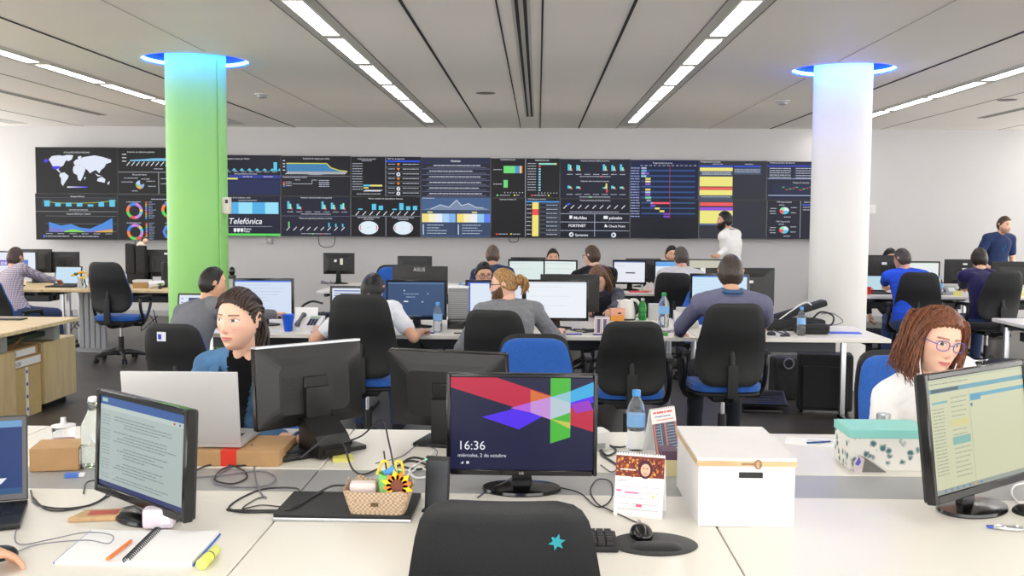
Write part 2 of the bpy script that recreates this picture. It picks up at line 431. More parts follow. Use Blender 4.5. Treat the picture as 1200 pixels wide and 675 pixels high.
strip(8.0, 7.75-1.42*4, 'strip by the right wall', 11, 15.6)
# columns with ring lights in the ceiling openings
M['green_paint'] = mat('green_column_paint', rgb(134, 194, 106), 0.5, noise=0.02, nscale=2)
M['white_paint'] = mat('white_column_paint', rgb(222, 220, 216), 0.5, noise=0.01, nscale=2)
M['blue_led'] = mat('blue_led_ring', (0, 0, 0, 1), 0.5, emis=(0.03, 0.13, 1.0, 1), estr=110.0)
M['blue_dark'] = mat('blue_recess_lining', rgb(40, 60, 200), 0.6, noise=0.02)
for (cx, cy), m, nm in ((C1, 'green_paint', 'green'), (C2, 'white_paint', 'white')):
    r = 0.268
    t = thing('round_column', 'thick round %s column reaching the ceiling with a blue glow at its top' % nm, 'column', (cx, cy, 0))
    MB().lathe([(r, 0), (r, CEIL+0.155)], M[m], 64).build('shaft', t)
    MB().lathe([(r+0.001, 0), (r+0.012, 0.002), (r+0.012, 0.09), (r+0.001, 0.1)], M['grey_metal' if nm == 'green' else 'white_paint'], 64).build('skirting', t)
    g = thing('ring_light', 'blue glowing ring light set in the ceiling round the %s column' % nm, 'ring light', (cx, cy, CEIL))
    mb = MB(); n = 64; vs = []; fs = []
    for i in range(n):
        a = 2*PI*i/n
        for (rr, z) in ((HR, 0), (HR, 0.15)): vs.append((rr*math.cos(a), rr*math.sin(a), z))
    for i in range(n): j = (i+1) % n; fs.append((2*i, 2*j, 2*j+1, 2*i+1))
    mb.add(vs, fs, M['blue_dark'], True); mb.build('recess_lining', g)
    mb = MB(); mb.tube([((HR-0.014)*math.cos(2*PI*i/48), (HR-0.014)*math.sin(2*PI*i/48), 0.022) for i in range(48)], 0.013, M['blue_led'], 8, closed=True)
    mb.build('glowing_tube', g)
# small box and conduit on the green column's right side, conduit up to the ceiling
t = thing('wall_sensor', 'small beige control box on the side of the green column', 'control box', D(268, 241, C1[1]), 0)
t.location = (C1[0]+0.262, C1[1]-0.04, t.location.z)
MB().box((-0.045, -0.05, -0.075), (0.055, 0.03, 0.075), mat('beige_plastic', rgb(214, 206, 192), 0.5, noise=0.02), bev=0.006).build('housing', t)
MB().box((0.02, -0.0525, 0.02), (0.045, -0.049, 0.055), M['black_plastic']).build('display', t)
t = tag(MB().tube([(C1[0]+0.244, C1[1]-0.128, 0.1), (C1[0]+0.244, C1[1]-0.128, 2.99)], 0.008, M['green_paint']).build('conduit'), 'thin green cable conduit running up the front of the green column', 'conduit')
# detectors
for (px, py, lab) in ((307, 110, 'small white smoke detector on the ceiling beyond the green column'), (917, 118, 'small white smoke detector on the ceiling left of the white column'), (569, 109, 'flat round speaker grille in the middle of the ceiling'), (1180, 117, 'flat round grille in the ceiling at far right')):
    p = G(px, py, CEIL); flat = 'grille' in lab
    t = thing('ceiling_grille' if flat else 'smoke_detector', lab, 'ceiling fitting', p)
    if flat: MB().lathe([(0.11, -0.004), (0.11, 0)], M['trim_line'], 24).build('cover', t)
    else:
        MB().lathe([(0.03, -0.05), (0.055, -0.04), (0.06, -0.012), (0.07, 0)], M['grey_metal'], 20).build('sensor_head', t)
        MB().lathe([(0.085, -0.012), (0.09, 0)], M['trim_panel'], 20).build('base_ring', t)
# lighting
w = bpy.data.worlds.new('World'); SC.world = w; w.use_nodes = True
w.node_tree.nodes['Background'].inputs[0].default_value = (1.0, 0.985, 0.96, 1); w.node_tree.nodes['Background'].inputs[1].default_value = 5.2
SC.view_settings.view_transform = 'Standard'; SC.view_settings.look = 'None'; SC.view_settings.gamma = 1.0; SC.view_settings.use_curve_mapping = False
SC.view_settings.exposure = 0.02
SC.cycles.use_denoising = True
SC.cycles.max_bounces = 8
# ================================================================== furniture builders
def make_desk(label, x0, x1, y0, y1, top='white_desk', z=0.74, legs=True, panel=None, group=None, th=0.032, legm='grey_metal', name='desk'):
    w = x1-x0; d = y1-y0; t = thing(name, label, 'desk', (x0, y0, 0), 0, group)
    MB().box((0.002, 0, z-th), (w-0.002, d, z), M[top], bev=0.003, seg=1).build('worktop', t)
    if legs:
        for sx in (0.12, w-0.12):
            for sy in (0.08, d-0.08):
                mb = MB(); mb.cyl((sx, sy, 0.02), (sx, sy, z-th), 0.024, M[legm], n=16); mb.cyl((sx, sy, 0), (sx, sy, 0.02), 0.03, M['black_plastic'], n=16); mb.build('leg', t)
        mb = MB()
        mb.box((0.12, 0.07, z-th-0.04), (w-0.12, 0.10, z-th), M[legm]); mb.box((0.12, d-0.10, z-th-0.04), (w-0.12, d-0.07, z-th), M[legm])
        for sx in (0.12, w-0.12): mb.box((sx-0.015, 0.07, z-th-0.04), (sx+0.015, d-0.07, z-th), M[legm])
        mb.build('frame', t)
        mb = MB(); mb.box((0.25, d*0.55, z-th-0.13), (w-0.25, d*0.55+0.12, z-th-0.05), M['dark_metal'], bev=0.004, seg=1); mb.build('cable_tray', t)
    if panel: MB().box((0.03, panel, 0.30), (w-0.03, panel+0.02, z-th-0.002), M['dark_metal']).build('modesty_panel', t)
    return t

BACKPTS = [(0.0, 0.125), (0.03, 0.165), (0.08, 0.192), (0.16, 0.213), (0.28, 0.224), (0.42, 0.222), (0.56, 0.213), (0.70, 0.200), (0.82, 0.188), (0.90, 0.176), (0.95, 0.160), (0.98, 0.140), (1.0, 0.105)]
def back_shell(mb, m, grow, y0, y1, hgt=0.50, z0=0.0, curve=0.045, lean=0.10, nx=14):
    """one padded backrest slab between depths y0 (rear) and y1 (front), rounded outline, dished across"""
    k = len(BACKPTS)
    def P(t, u, y):
        w = np.interp(t, [a for a, b in BACKPTS], [b for a, b in BACKPTS])+grow
        z = z0+(t*(hgt+2*grow)-grow); x = u*w
        return (x, y+curve*(u*w/0.22)**2 - lean*(t-0.1) + 0.03*math.sin(PI*min(1, t*1.5)), z)
    tt = [a for a, b in BACKPTS]; tt = sorted(set(tt+[0.2, 0.35, 0.49, 0.63]))
    us = [-1+2*i/nx for i in range(nx+1)]
    vs = []; fs = []; rows = len(tt)
    for side, y in ((0, y0), (1, y1)):
        for t in tt:
            for u in us:
                e = max(abs(u), 0.0); edge = 0.35*(y1-y0)*(max(0, (e-0.8)/0.2)**2 + (max(0, (t-0.94)/0.06))**2+(max(0, (0.06-t)/0.06))**2)
                edge = min(edge, 0.45*(y1-y0)); vs.append(P(t, u, y+(edge if side == 0 else -edge)))
    n = nx+1; o = rows*n
    for j in range(rows-1):
        for i in range(nx):
            a = j*n+i; fs.append((a, a+1, a+n+1, a+n)); fs.append((o+a, o+a+n, o+a+n+1, o+a+1))
    for j in range(rows-1):
        a = j*n; fs.append((a, a+n, o+a+n, o+a)); b = j*n+nx; fs.append((b, o+b, o+b+n, b+n))
    for i in range(nx):
        fs.append((i, o+i, o+i+1, i+1)); a = (rows-1)*n+i; fs.append((a, a+1, o+a+1, o+a))
    mb.add(vs, fs, m, True)
def make_chair(label, loc, rz, arms=True, seat='blue_fabric', cushion='blue_fabric', shell='black_soft', seat_z=0.46, back_z=0.52, back_h=0.50, group=None, base='black_plastic'):
    """local: sitter faces +y, backrest at -y"""
    t = thing('office_chair', label, 'chair', (loc[0], loc[1], 0), rz, group)
    mb = MB(); back_shell(mb, M[shell], 0.010, -0.262, -0.228, back_h+0.014, back_z); mb.build('backrest_shell', t)
    mb = MB(); back_shell(mb, M[cushion], 0.003, -0.229, -0.190, back_h, back_z); mb.build('backrest_cushion', t)
    mb = MB(); mb.tube([(0, -0.245, back_z+0.25), (0, -0.27, back_z+0.10), (0, -0.275, seat_z), (0, -0.26, seat_z-0.07), (0, -0.16, seat_z-0.10), (0, 0, seat_z-0.10)], 0.02, M[shell], 8, smooth_pts=4)
    mb.box((-0.035, -0.292, seat_z-0.06), (0.035, -0.262, back_z+0.14), M[shell], bev=0.01); mb.build('back_support', t)
    mb = MB(); outline = [(0.235*math.copysign(abs(math.cos(a))**0.55, math.cos(a)), 0.02+0.235*math.copysign(abs(math.sin(a))**0.55, math.sin(a))) for a in [2*PI*i/40 for i in range(40)]]
    for z0, z1, s0, s1, name, mm in ((seat_z-0.065, seat_z-0.03, 0.90, 1.0, 'seat_shell', shell), (seat_z-0.03, seat_z+0.025, 1.0, 1.02, 'seat', seat)):
        b2 = MB(); n = len(outline); vs = []; fs = []; prof = [(s0, z0), (s1, z0+(z1-z0)*0.3), (s1, z0+(z1-z0)*0.7), (0.93*s1, z1), (0.6, z1+0.004*(name == 'seat')), (0.02, z1)]
        for sc, z in prof:
            for (x, y) in outline: vs.append((x*sc, 0.02+(y-0.02)*sc, z - (0.015*max(0, (y-0.12)/0.13) if name == 'seat' else 0)))
        for j in range(len(prof)-1):
            for i in range(n): fs.append((j*n+i, j*n+(i+1) % n, (j+1)*n+(i+1) % n, (j+1)*n+i))
        fs.append(tuple(reversed(range(n)))); fs.append(tuple(range((len(prof)-1)*n, len(prof)*n)))
        b2.add(vs, fs, M[mm], True); b2.build(name, t)
    MB().box((-0.09, -0.11, seat_z-0.115), (0.09, 0.12, seat_z-0.066), M['black_plastic'], bev=0.012).build('mechanism', t)
    mb = MB(); mb.cyl((0, 0, 0.10), (0, 0, 0.27), 0.03, M['black_plastic']); mb.cyl((0, 0, 0.27), (0, 0, seat_z-0.11), 0.016, M['chrome']); mb.build('gas_lift', t)
    mb = MB(); mb.lathe([(0.045, 0.065), (0.05, 0.08), (0.045, 0.12), (0.03, 0.125)], M[base], 20)
    for i in range(5):
        a = 2*PI*i/5+0.3; c, s = math.cos(a), math.sin(a)
        mb.tube([(0.03*c, 0.03*s, 0.095), (0.16*c, 0.16*s, 0.092), (0.29*c, 0.29*s, 0.068)], 0.02, M[base], 8, rr=[0.024, 0.022, 0.016])
    sb_ = mb.build('star_base', t)
    for i in range(5):
        a = 2*PI*i/5+0.3; c, s = math.cos(a), math.sin(a); mb = MB(); x, y = 0.285*c, 0.285*s
        for q in (-1, 1): mb.cyl((x-s*0.008*q, y+c*0.008*q, 0.027), (x-s*0.026*q, y+c*0.026*q, 0.027), 0.027, M['black_plastic'], n=16)
        mb.cyl((x, y, 0.03), (x, y, 0.068), 0.009, M['black_plastic'], n=8); mb.build('caster', sb_)
    if arms:
        for q in (-1, 1):
            mb = MB(); x = q*0.275
            mb.tube([(q*0.16, 0, seat_z-0.085), (q*0.25, 0, seat_z-0.08), (x, -0.01, seat_z-0.02), (x, -0.06, seat_z+0.06), (x, -0.08, seat_z+0.16), (x, -0.05, seat_z+0.205), (x, 0.05, seat_z+0.215), (x, 0.13, seat_z+0.20), (x, 0.15, seat_z+0.15), (x, 0.10, seat_z+0.05), (x, 0.03, seat_z-0.03), (q*0.25, 0.01, seat_z-0.08)], 0.017, M['black_plastic'], 8, smooth_pts=3)
            ar_ = mb.build('armrest', t); MB().box((x-0.025, -0.09, seat_z+0.205), (x+0.025, 0.14, seat_z+0.235), M['black_soft'], bev=0.012).build('arm_pad', ar_)
    return t
# -------------------------------------------------------------- monitors
def make_monitor(label, pos, w, h, zb=0.10, rz=0.0, tilt=0.0, draw=None, base='round', frame='black_gloss', bez=0.018, back='monitor_back', bw=0.125, group=None, topm=None, vents=True, sticker=None, logo=None, k=1.0, basex=0.0):
    """local: screen faces -y; w, h outer size; zb = height of the panel's lower edge; pos on the desk"""
    t = thing('monitor', label, 'monitor', pos, rz, group)
    T = Matrix.Translation((0, 0, zb+h*0.45)) @ Matrix.Rotation(tilt, 4, 'X') @ Matrix.Translation((0, 0, -h*0.45))
    mb = MB(); d = 0.028
    # frame bezel: four bars around the glass, plus the rear housing
    b = bez
    for lo, hi in (((-w/2, -d, 0), (-w/2+b, 0, h)), ((w/2-b, -d, 0), (w/2, 0, h)), ((-w/2+b, -d, h-b), (w/2-b, 0, h)), ((-w/2+b, -d, 0), (w/2-b, 0, b*1.35))):
        mb.box(lo, hi, M[frame], T, bev=0.003, seg=1)
    bz_ = mb.build('bezel', t)
    mb = MB(); pr = rrect(w-0.006, h-0.006, 0.01, 3, 0, h/2); pr2 = rrect(w*0.80, h*0.74, 0.03, 3, 0, h*0.48); pr3 = rrect(w*0.66, h*0.60, 0.03, 3, 0, h*0.47)
    n = len(pr); vs = [(x, -0.004, z) for x, z in pr]+[(x, 0.008, z) for x, z in pr]+[(x, 0.024, z) for x, z in pr2]+[(x, 0.036, z) for x, z in pr3]
    fs = [tuple(range(n))]+[(j*n+i, j*n+(i+1) % n, (j+1)*n+(i+1) % n, (j+1)*n+i) for j in range(3) for i in range(n)]+[tuple(range(3*n, 4*n))]
    mb.add(vs, fs, M[back], False, T)
    if vents:
        for j in range(12):
            for q in (-1, 1):
                mb.box((q*w*0.24-w*0.06, 0.030, h*0.30+j*h*0.028), (q*w*0.24+w*0.06, 0.0375, h*0.30+j*h*0.028+h*0.012), M['black_plastic'], T)
    rh_ = mb.build('rear_housing', t)
    MB().box((-w*0.11, 0.037, h*0.26), (w*0.11, 0.046, h*0.62), M['black_plastic'], T, bev=0.004, seg=1).build('mounting_plate', rh_)
    if topm: MB().box((-w/2+0.002, -d-0.001, h-0.002), (w/2-0.002, 0.008, h+0.006), M[topm], T).build('top_edge', t)
    if sticker:
        for (sx, sz, sw, sh, c) in sticker: MB().box((sx*w, 0.0375, sz*h), (sx*w+sw, 0.0479, sz*h+sh), pmat(c), T).build('sticker', rh_)
    cw, chh = w-2*b, h-b-b*1.35
    cv = Canvas(cw, chh, 100, 100, k=k, step=0.00003)
    if draw: draw(cv)
    else: cv.rect(0, 0, 100, 100, (10, 10, 12))
    o = cv.build('screen', t); o.matrix_local = T @ Matrix.Translation((-cw/2, -d+0.006, b*1.35))
    if logo:
        vs, fs = text_geo(logo, b*0.9, 'CENTER'); MB().add([(x, -d-0.0006, b*0.35+y) for x, y in vs], fs, pmat((200, 200, 205)), False, T).build('logo', bz_)
    # stand
    if base == 'round':
        mb = MB(); mb.lathe([(bw*0.97, 0), (bw, 0.004), (bw*0.98, 0.012), (bw*0.5, 0.019), (0.02, 0.021)], M['black_gloss'], 40, sy=0.72); mb.build('stand_base', t)
        mb = MB(); zt = zb+h*0.35
        mb.prism([(-0.035, 0.015), (0.035, 0.015), (0.026, zb+0.02), (0.026, zt), (-0.026, zt), (-0.026, zb+0.02)], 0.012, 0.034, M['black_gloss']); 
        mb.box((-0.03, 0.02, zb+h*0.28), (0.03, 0.05, zb+h*0.42), M['black_plastic'], bev=0.004, seg=1); mb.build('stand_neck', t)
    elif base == 'dock':
        mb = MB(); mb.box((-bw*1.15, -0.07, 0), (bw*1.15, 0.11, 0.018), M['black_plastic'], bev=0.008); mb.box((-bw*0.9, -0.05, 0.016), (bw*0.9, 0.07, 0.026), M['black_soft'], bev=0.005); mb.build('stand_base', t)
        mb = MB(); mb.prism([(0.03, 0.012), (0.17, 0.012), (0.175, 0.055), (0.15, 0.085), (0.07, 0.135), (0.03, 0.135)], -0.065, 0.065, M['black_plastic'], 'X')
        mb.box((-0.062, 0.168, 0.050), (0.062, 0.178, 0.055), M['black_gloss']); mb.box((-0.045, 0.172, 0.022), (0.045, 0.178, 0.040), M['black_gloss'])
        mb.box((-0.05, 0.028, 0.10), (0.05, 0.062, zb+h*0.5), M['black_plastic'], bev=0.006); mb.build('docking_stand', t)
    else:
        mb = MB(); mb.box((-bw, -0.09, 0), (bw, 0.10, 0.014), M['black_soft'], bev=0.006); mb.build('stand_base', t)
        mb = MB(); mb.box((-0.05, 0.03, 0.012), (0.05, 0.065, zb+h*0.4), M['black_soft'], bev=0.008); mb.build('stand_neck', t)
    return t
def scr_doc(c=(244, 247, 252), bar=(70, 110, 190), lines=10, seed=1, side=0, ink=(150, 160, 175), top=6):
    def f(cv):
        r = random.Random(seed); cv.rect(0, 0, 100, 100, c); cv.rect(0, 0, 100, top, bar)
        if side: cv.rect(0, top, side, 100, tuple(int(v*0.93) for v in c))
        for i in range(lines):
            y = top+8+i*(84-top)/lines; cv.scrib(side+6, y, r.uniform(50, 94), 2.2, ink, r)
            if side: cv.scrib(2, y, side-3, 1.8, ink, r)
    return f
def scr_blank(c): return lambda cv: cv.rect(0, 0, 100, 100, c)
def scr_desk(c=(62, 84, 120), seed=2):
    def f(cv):
        r = random.Random(seed); cv.rect(0, 0, 100, 100, c); cv.rect(0, 0, 100, 5, (90, 120, 160)); cv.rect(0, 95, 100, 100, (40, 56, 86)); cv.scrib(2, 96.5, 60, 2, (150, 170, 200), r)
        cv.rect(28, 22, 30, 26, (210, 220, 235)); cv.scrib(28, 33, 55, 3, (170, 190, 215), r); cv.scrib(32, 42, 48, 3, (170, 190, 215), r); cv.rect(28, 54, 36, 57.5, (230, 235, 245)); cv.rect(60, 55, 63, 58, (200, 210, 225)); cv.rect(70, 32, 72, 34.5, (200, 210, 225))
    return f
# -------------------------------------------------------------- laptops, bottles, phones
def make_laptop(label, pos, w, d, rz, ang, draw=None, shell='laptop', group=None, k=1.0, kb='black_plastic'):
    """local: opened screen faces -y; hinge at y=+d/2"""
    t = thing('laptop', label, 'laptop', pos, rz, group)
    MB().box((-w/2, -d/2, 0.002), (w/2, d/2, 0.018), M[shell], bev=0.005).build('base', t)
    mb = MB()
    for j in range(5):
        for i in range(13):
            x = -w*0.42+i*w*0.84/13; y = d*0.36-j*d*0.095; mb.box((x, y-d*0.08, 0.018), (x+w*0.055, y, 0.0205), M[kb])
    mb.build('keyboard', t)
    MB().box((-w*0.13, -d*0.42, 0.018), (w*0.13, -d*0.18, 0.0186), M['dark_metal']).build('touchpad', t)
    T = Matrix.Translation((0, d/2, 0.018)) @ Matrix.Rotation(-ang, 4, 'X')
    mb = MB(); mb.box((-w/2, -0.002, 0), (w/2, 0.006, d), M[shell], T, bev=0.003); mb.build('lid', t)
    MB().box((-w/2+0.004, -0.0035, 0.004), (w/2-0.004, -0.001, d-0.004), M['black_gloss'], T).build('bezel', t)
    cv = Canvas(w-0.03, d-0.035, 100, 100, k=k, step=0.00003)
    (draw or scr_blank((20, 20, 24)))(cv); o = cv.build('screen', t); o.matrix_local = T @ Matrix.Translation((-(w-0.03)/2, -0.0042, 0.02))
    return t
def make_bottle(label, pos, h=0.24, r=0.033, cap=(90, 160, 225), band=(130, 180, 230), body='clear', fill=0.75, group=None, name='water_bottle'):
    t = thing(name, label, 'bottle', pos, 0, group)
    prof = [(r*0.8, 0.0), (r, 0.012), (r, h*0.28), (r*0.93, h*0.33), (r, h*0.38), (r, h*0.62), (r*0.95, h*0.70), (r*0.7, h*0.80), (r*0.42, h*0.87), (r*0.36, h*0.90), (r*0.36, h*0.93)]
    MB().lathe(prof, M[body] if body in M else body, 24).build('body', t)
    MB().lathe([(r*0.44, h*0.90), (r*0.46, h*0.91), (r*0.46, h*0.995), (r*0.4, h)], pmat(cap, 0.4), 20).build('cap', t)
    MB().lathe([(r*1.012, h*0.40), (r*1.012, h*0.60)], pmat(band, 0.5), 24).build('bottle_label', t)
    return t
def make_phone(label, pos, rz=0.0, sc=1.0, group=None, c='grey'):
    t = thing('desk_phone', label, 'phone', pos, rz, group); m = M['phone_'+c]
    T = Matrix.Scale(sc, 4)
    mb = MB(); mb.prism([(-0.09, 0), (0.09, 0), (0.09, 0.10), (-0.05, 0.03), (-0.09, 0.025)], -0.10, 0.10, m, 'X', T @ Matrix.Identity(4)); mb.build('body', t)
    q = Matrix.Translation((0, 0, 0.030)) @ Matrix.Rotation(math.atan2(0.07, 0.14), 4, 'X')
    mb = MB()
    for j in range(4):
        for i in range(3): mb.box((0.0+i*0.024, -0.03+j*0.022, 0.0235), (0.018+i*0.024, -0.014+j*0.022, 0.029), M['dark_metal'] if c == 'white' else M['paper'], T @ q)
    mb.build('keypad', t)
    MB().box((-0.005, 0.062, 0.024), (0.075, 0.095, 0.028), mat('lcd', rgb(150, 170, 140), 0.3), T @ q).build('display', t)
    mb = MB(); mb.tube([(-0.065, -0.07, 0.035), (-0.065, -0.06, 0.052), (-0.065, 0.0, 0.078), (-0.065, 0.06, 0.108), (-0.065, 0.075, 0.10)], 0.016, M['phone_dark'], 8, smooth_pts=3, rr=[0.022, 0.018, 0.013, 0.013, 0.018, 0.022])
    mb.v = [tuple(Vector(v)*sc) for v in mb.v]; mb.build('handset', t)
    return t
M['phone_white'] = mat('light_phone_plastic', rgb(214, 212, 208), 0.45, noise=0.02)
M['phone_grey'] = mat('grey_phone_plastic', rgb(150, 155, 160), 0.45, noise=0.03)
M['phone_dark'] = mat('dark_phone_plastic', rgb(70, 76, 82), 0.45, noise=0.03)
def cord(label, pts, r=0.003, m='cable', n=5, name='cable', group=None, cat='cable'):
    o = MB().tube(pts, r, M[m], 8, smooth_pts=n).build(name); return tag(o, label, cat, group)
# ================================================================== the video wall (pictures are drawn in photo pixels and cut up per display)
VY = WALLY-0.16
W_ = (235, 238, 245); CY = (90, 200, 235); BLK = (14, 14, 18); NV = (22, 28, 58); GR = (110, 220, 120)
cells = []   # (x0, x1, ytop, ybot, plane Y, canvas)
def vw_cell(x0, x1, y0, y1, Y, bg, k=1.0):
    p0 = D(x0, y1, Y); p1 = D(x1, y1, Y); q = D((x0+x1)/2, y0, Y); b = D((x0+x1)/2, y1, Y)
    w = p1.x-p0.x; h = q.z-b.z
    cv = Canvas(w, h, x1-x0, y1-y0, k=k, step=0.0002); cv.rect(0, 0, x1-x0, y1-y0, bg)
    cells.append(dict(x0=x0, x1=x1, y0=y0, y1=y1, w=w, h=h, cv=cv, X=p0.x, Z=b.z, Y=Y)); return cells[-1]
XS = [248, 329.3, 411.3, 493, 575, 656, 738, 818.5, 898, 979]
def yt(x): return 182+(x-267)*0.0117
def yb(x): return 276.3+(x-267)*0.0058
bgR = [[(20, 22, 38), (20, 24, 48)], [(22, 22, 32), (20, 24, 46)], [(18, 18, 24), (14, 15, 22)], [(34, 40, 70), (60, 84, 125)], [(22, 22, 26), (18, 18, 24)], [(20, 26, 44), (14, 18, 34)], [(20, 28, 66), (22, 24, 38)], [(44, 46, 56), (44, 46, 56)], [(30, 34, 58), (28, 30, 46)]]
LX = [43, 139, 235]
L = [vw_cell(LX[i], LX[i+1]-0.6, 173+54.2*j+0.5*i, 173+54.2*(j+1)-0.6+0.5*i, VY-0.10, [(20, 20, 22), (24, 24, 28)][j]) for i in range(2) for j in range(2)]
Rr = []
for i in range(9):
    xm = (XS[i]+XS[i+1])/2; ym = (yt(xm)+yb(xm))/2
    for j in range(2):
        Rr.append(vw_cell(XS[i]+0.3, XS[i+1]-0.4, (yt(xm), ym+0.2)[j], (ym-0.3, yb(xm))[j], VY, bgR[i][j]))
def cell(x, y):
    best = min(cells, key=lambda c: max(c['x0']-x, x-c['x1'], 0)+max(c['y0']-y, y-c['y1'], 0)); return best
def clampx(c, x): return min(max(x, c['x0']), c['x1'])-c['x0']
def clampy(c, y): return min(max(y, c['y0']), c['y1'])-c['y0']
def over(x0, y0, x1, y1):
    return [c for c in cells if c['x0'] < x1 and c['x1'] > x0 and c['y0'] < y1 and c['y1'] > y0]
def R_(x0, y0, x1, y1, c):
    for ce in over(x0, y0, x1, y1):
        a, b, u, v = clampx(ce, x0), clampx(ce, x1), clampy(ce, y0), clampy(ce, y1)
        if b-a > 0.1 and v-u > 0.1: ce['cv'].rect(a, u, b, v, c)
def P_(pts, c):
    ce = cell(sum(p[0] for p in pts)/len(pts), sum(p[1] for p in pts)/len(pts)); ce['cv'].poly([(clampx(ce, x), clampy(ce, y)) for x, y in pts], c)
def T_(s, x, y, size, c=W_, align='LEFT', **k):
    ce = cell(x, y); ce['cv'].text(s, x-ce['x0'], y-ce['y0'], size, c, align, **k)
def L_(pts, w, c):
    for a, b in zip(pts[:-1], pts[1:]):
        ce = cell((a[0]+b[0])/2, (a[1]+b[1])/2); ce['cv'].line([(clampx(ce, x), clampy(ce, y)) for x, y in (a, b)], w, c)
vr = random.Random(5)
def S_(x0, y0, x1, size=1.6, c=(190, 195, 210), gap=0.35):
    for ce in over(x0, y0, x1, y0+0.2):
        a, b = clampx(ce, x0), clampx(ce, x1)
        if b-a > 1: ce['cv'].scrib(a, y0-ce['y0'], b, size, c, vr, gap)
def RG_(cx, cy, r0, r1, segs):
    ce = cell(cx, cy); a = -PI/2
    for fr, c in segs: ce['cv'].ring(cx-ce['x0'], cy-ce['y0'], r0, r1, a, a+2*PI*fr, c, 8); a += 2*PI*fr
def slant(x0, x1, y, n, c=(225, 228, 235), h=4.5):
    for i in range(n): x = x0+(x1-x0)*i/max(1, n-1); L_([(x-2, y+h/2), (x+2, y-h/2)], 0.9, c)
# --- world map, upper left
T_('ATAQUES DDOS POR PAIS', 91, 179.5, 2.6, align='CENTER')
LND = (226, 232, 248)
def land(pts, c=LND): P_(pts, c)
land([(58, 187), (62, 183), (70, 182), (77, 183), (80, 186), (77, 190), (75, 194), (71, 196), (69, 199), (72, 202), (70, 202), (66, 198), (62, 194), (60, 190)])
land([(73, 183), (80, 181.5), (87, 182), (85, 187), (81, 189), (78, 187)])
land([(71, 203), (76, 202), (81, 206), (80, 209), (77, 213), (74, 218), (72, 215), (72, 209), (70, 206)])
land([(86, 199), (87, 195), (91, 193), (97, 194), (101, 198), (100, 201), (98, 206), (95, 212), (92, 211), (91, 205), (87, 203)])
land([(88, 193), (87, 190), (90, 187), (95, 186), (99, 184), (105, 183), (112, 182), (122, 184), (131, 187), (131, 190), (125, 192), (123, 196), (119, 199), (117, 203), (113, 199), (109, 201), (106, 203), (103, 199), (99, 196), (94, 193), (90, 194)])
land([(92, 184), (95, 182.5), (97, 184), (93, 188)])
land([(115, 209), (120, 207), (124, 210), (123, 214), (118, 213), (114, 212)])
land([(112, 203), (116, 205), (120, 206), (115, 206.5)]); land([(127, 213), (129, 212), (128, 216), (126, 216)]); land([(99, 208), (101, 207), (100, 211)])
land([(62, 195), (71, 194.5), (71, 197), (66, 199), (62, 197)], (70, 50, 230)); land([(52, 188), (56, 186), (58, 189), (54, 191)], (80, 60, 235))
for i in range(12): R_(79+i*2, 218.5, 81+i*2, 220, tuple(int(240-(240-t)*i/12) for t in (60, 50, 230)))
# bars and areas, lower left
R_(43, 231.5, 138.5, 232, (90, 92, 100)); T_('Ataques Diarios', 92, 231, 2.6, align='CENTER'); R_(50, 233, 137, 241, (44, 44, 48)); L_([(52, 236), (70, 238), (92, 238), (110, 237.5), (137, 235)], 0.5, (190, 220, 60))
for i, h in enumerate((7, 4.5, 4.5, 4.3, 2.6, 5.4, 8)): R_(53+i*12.7, 242-h, 59.5+i*12.7, 242, CY)
S_(82, 245.5, 104, 1.4); R_(43, 247.6, 138, 248.2, (140, 144, 150)); T_('Ataques DDoS por Cliente', 93, 251.5, 2.6, align='CENTER')
for y in (253, 262, 271): R_(54, y, 137, y+0.4, (120, 124, 130))
P_([(58, 260), (72, 264.5), (84, 262.5), (94, 266.5), (106, 268), (120, 262), (132.5, 255), (132.5, 272), (58, 272)], (70, 140, 225))
P_([(58, 266), (75, 269), (84, 268), (106, 270.5), (132.5, 267), (132.5, 272), (58, 272)], (120, 120, 200)); P_([(76, 271), (86, 268.5), (100, 271.5), (100, 272), (76, 272)], (130, 220, 90)); P_([(112, 271), (132.5, 268.5), (132.5, 272), (112, 272)], (220, 170, 80))
for i in range(6): S_(54+i*14, 273.5, 62+i*14, 1.2)
S_(52, 276.5, 82, 1.6); S_(86, 276.5, 116, 1.6); R_(51, 275.5, 53, 278.5, (80, 110, 240))
# left, second column
T_('Evolución de indicadores globales', 150, 179, 2.4)
P_([(153, 187.5), (170, 186.5), (180, 185.5), (210, 185), (210, 188.5), (153, 189)], (120, 190, 230)); slant(151, 225, 192, 14)
for y in (180.5, 184.5, 188.5): R_(144, y, 149, y+1, (215, 215, 220))
S_(181, 197.5, 192, 1.4); R_(139, 201.5, 234, 202.1, (170, 172, 178)); R_(186, 202, 186.7, 228, (170, 172, 178)); T_('Eficacia del sistema', 164, 205.5, 2.2, align='CENTER')
RG_(164.5, 216.5, 0, 5, [(.22, (30, 30, 40)), (.2, (120, 180, 240)), (.2, (250, 170, 80)), (.15, (110, 210, 130)), (.23, (190, 210, 250))])
for a in ((146, 208.5, 162), (166, 209.5, 176), (143, 213, 156), (172, 212, 182), (174, 218, 183), (155, 223.5, 162), (189, 209, 198), (189, 215, 198)): S_(*a, 1.4)
R_(139, 228, 234, 228.4, (90, 92, 98)); S_(178, 233, 198, 1.6)
SEG = [(.05, (90, 150, 240)), (.06, (230, 130, 200)), (.10, (190, 130, 230)), (.06, (240, 210, 90)), (.08, (90, 200, 220)), (.14, (200, 140, 220)), (.10, (240, 80, 80)), (.14, (90, 210, 90)), (.15, (250, 130, 60)), (.12, (70, 130, 230))]
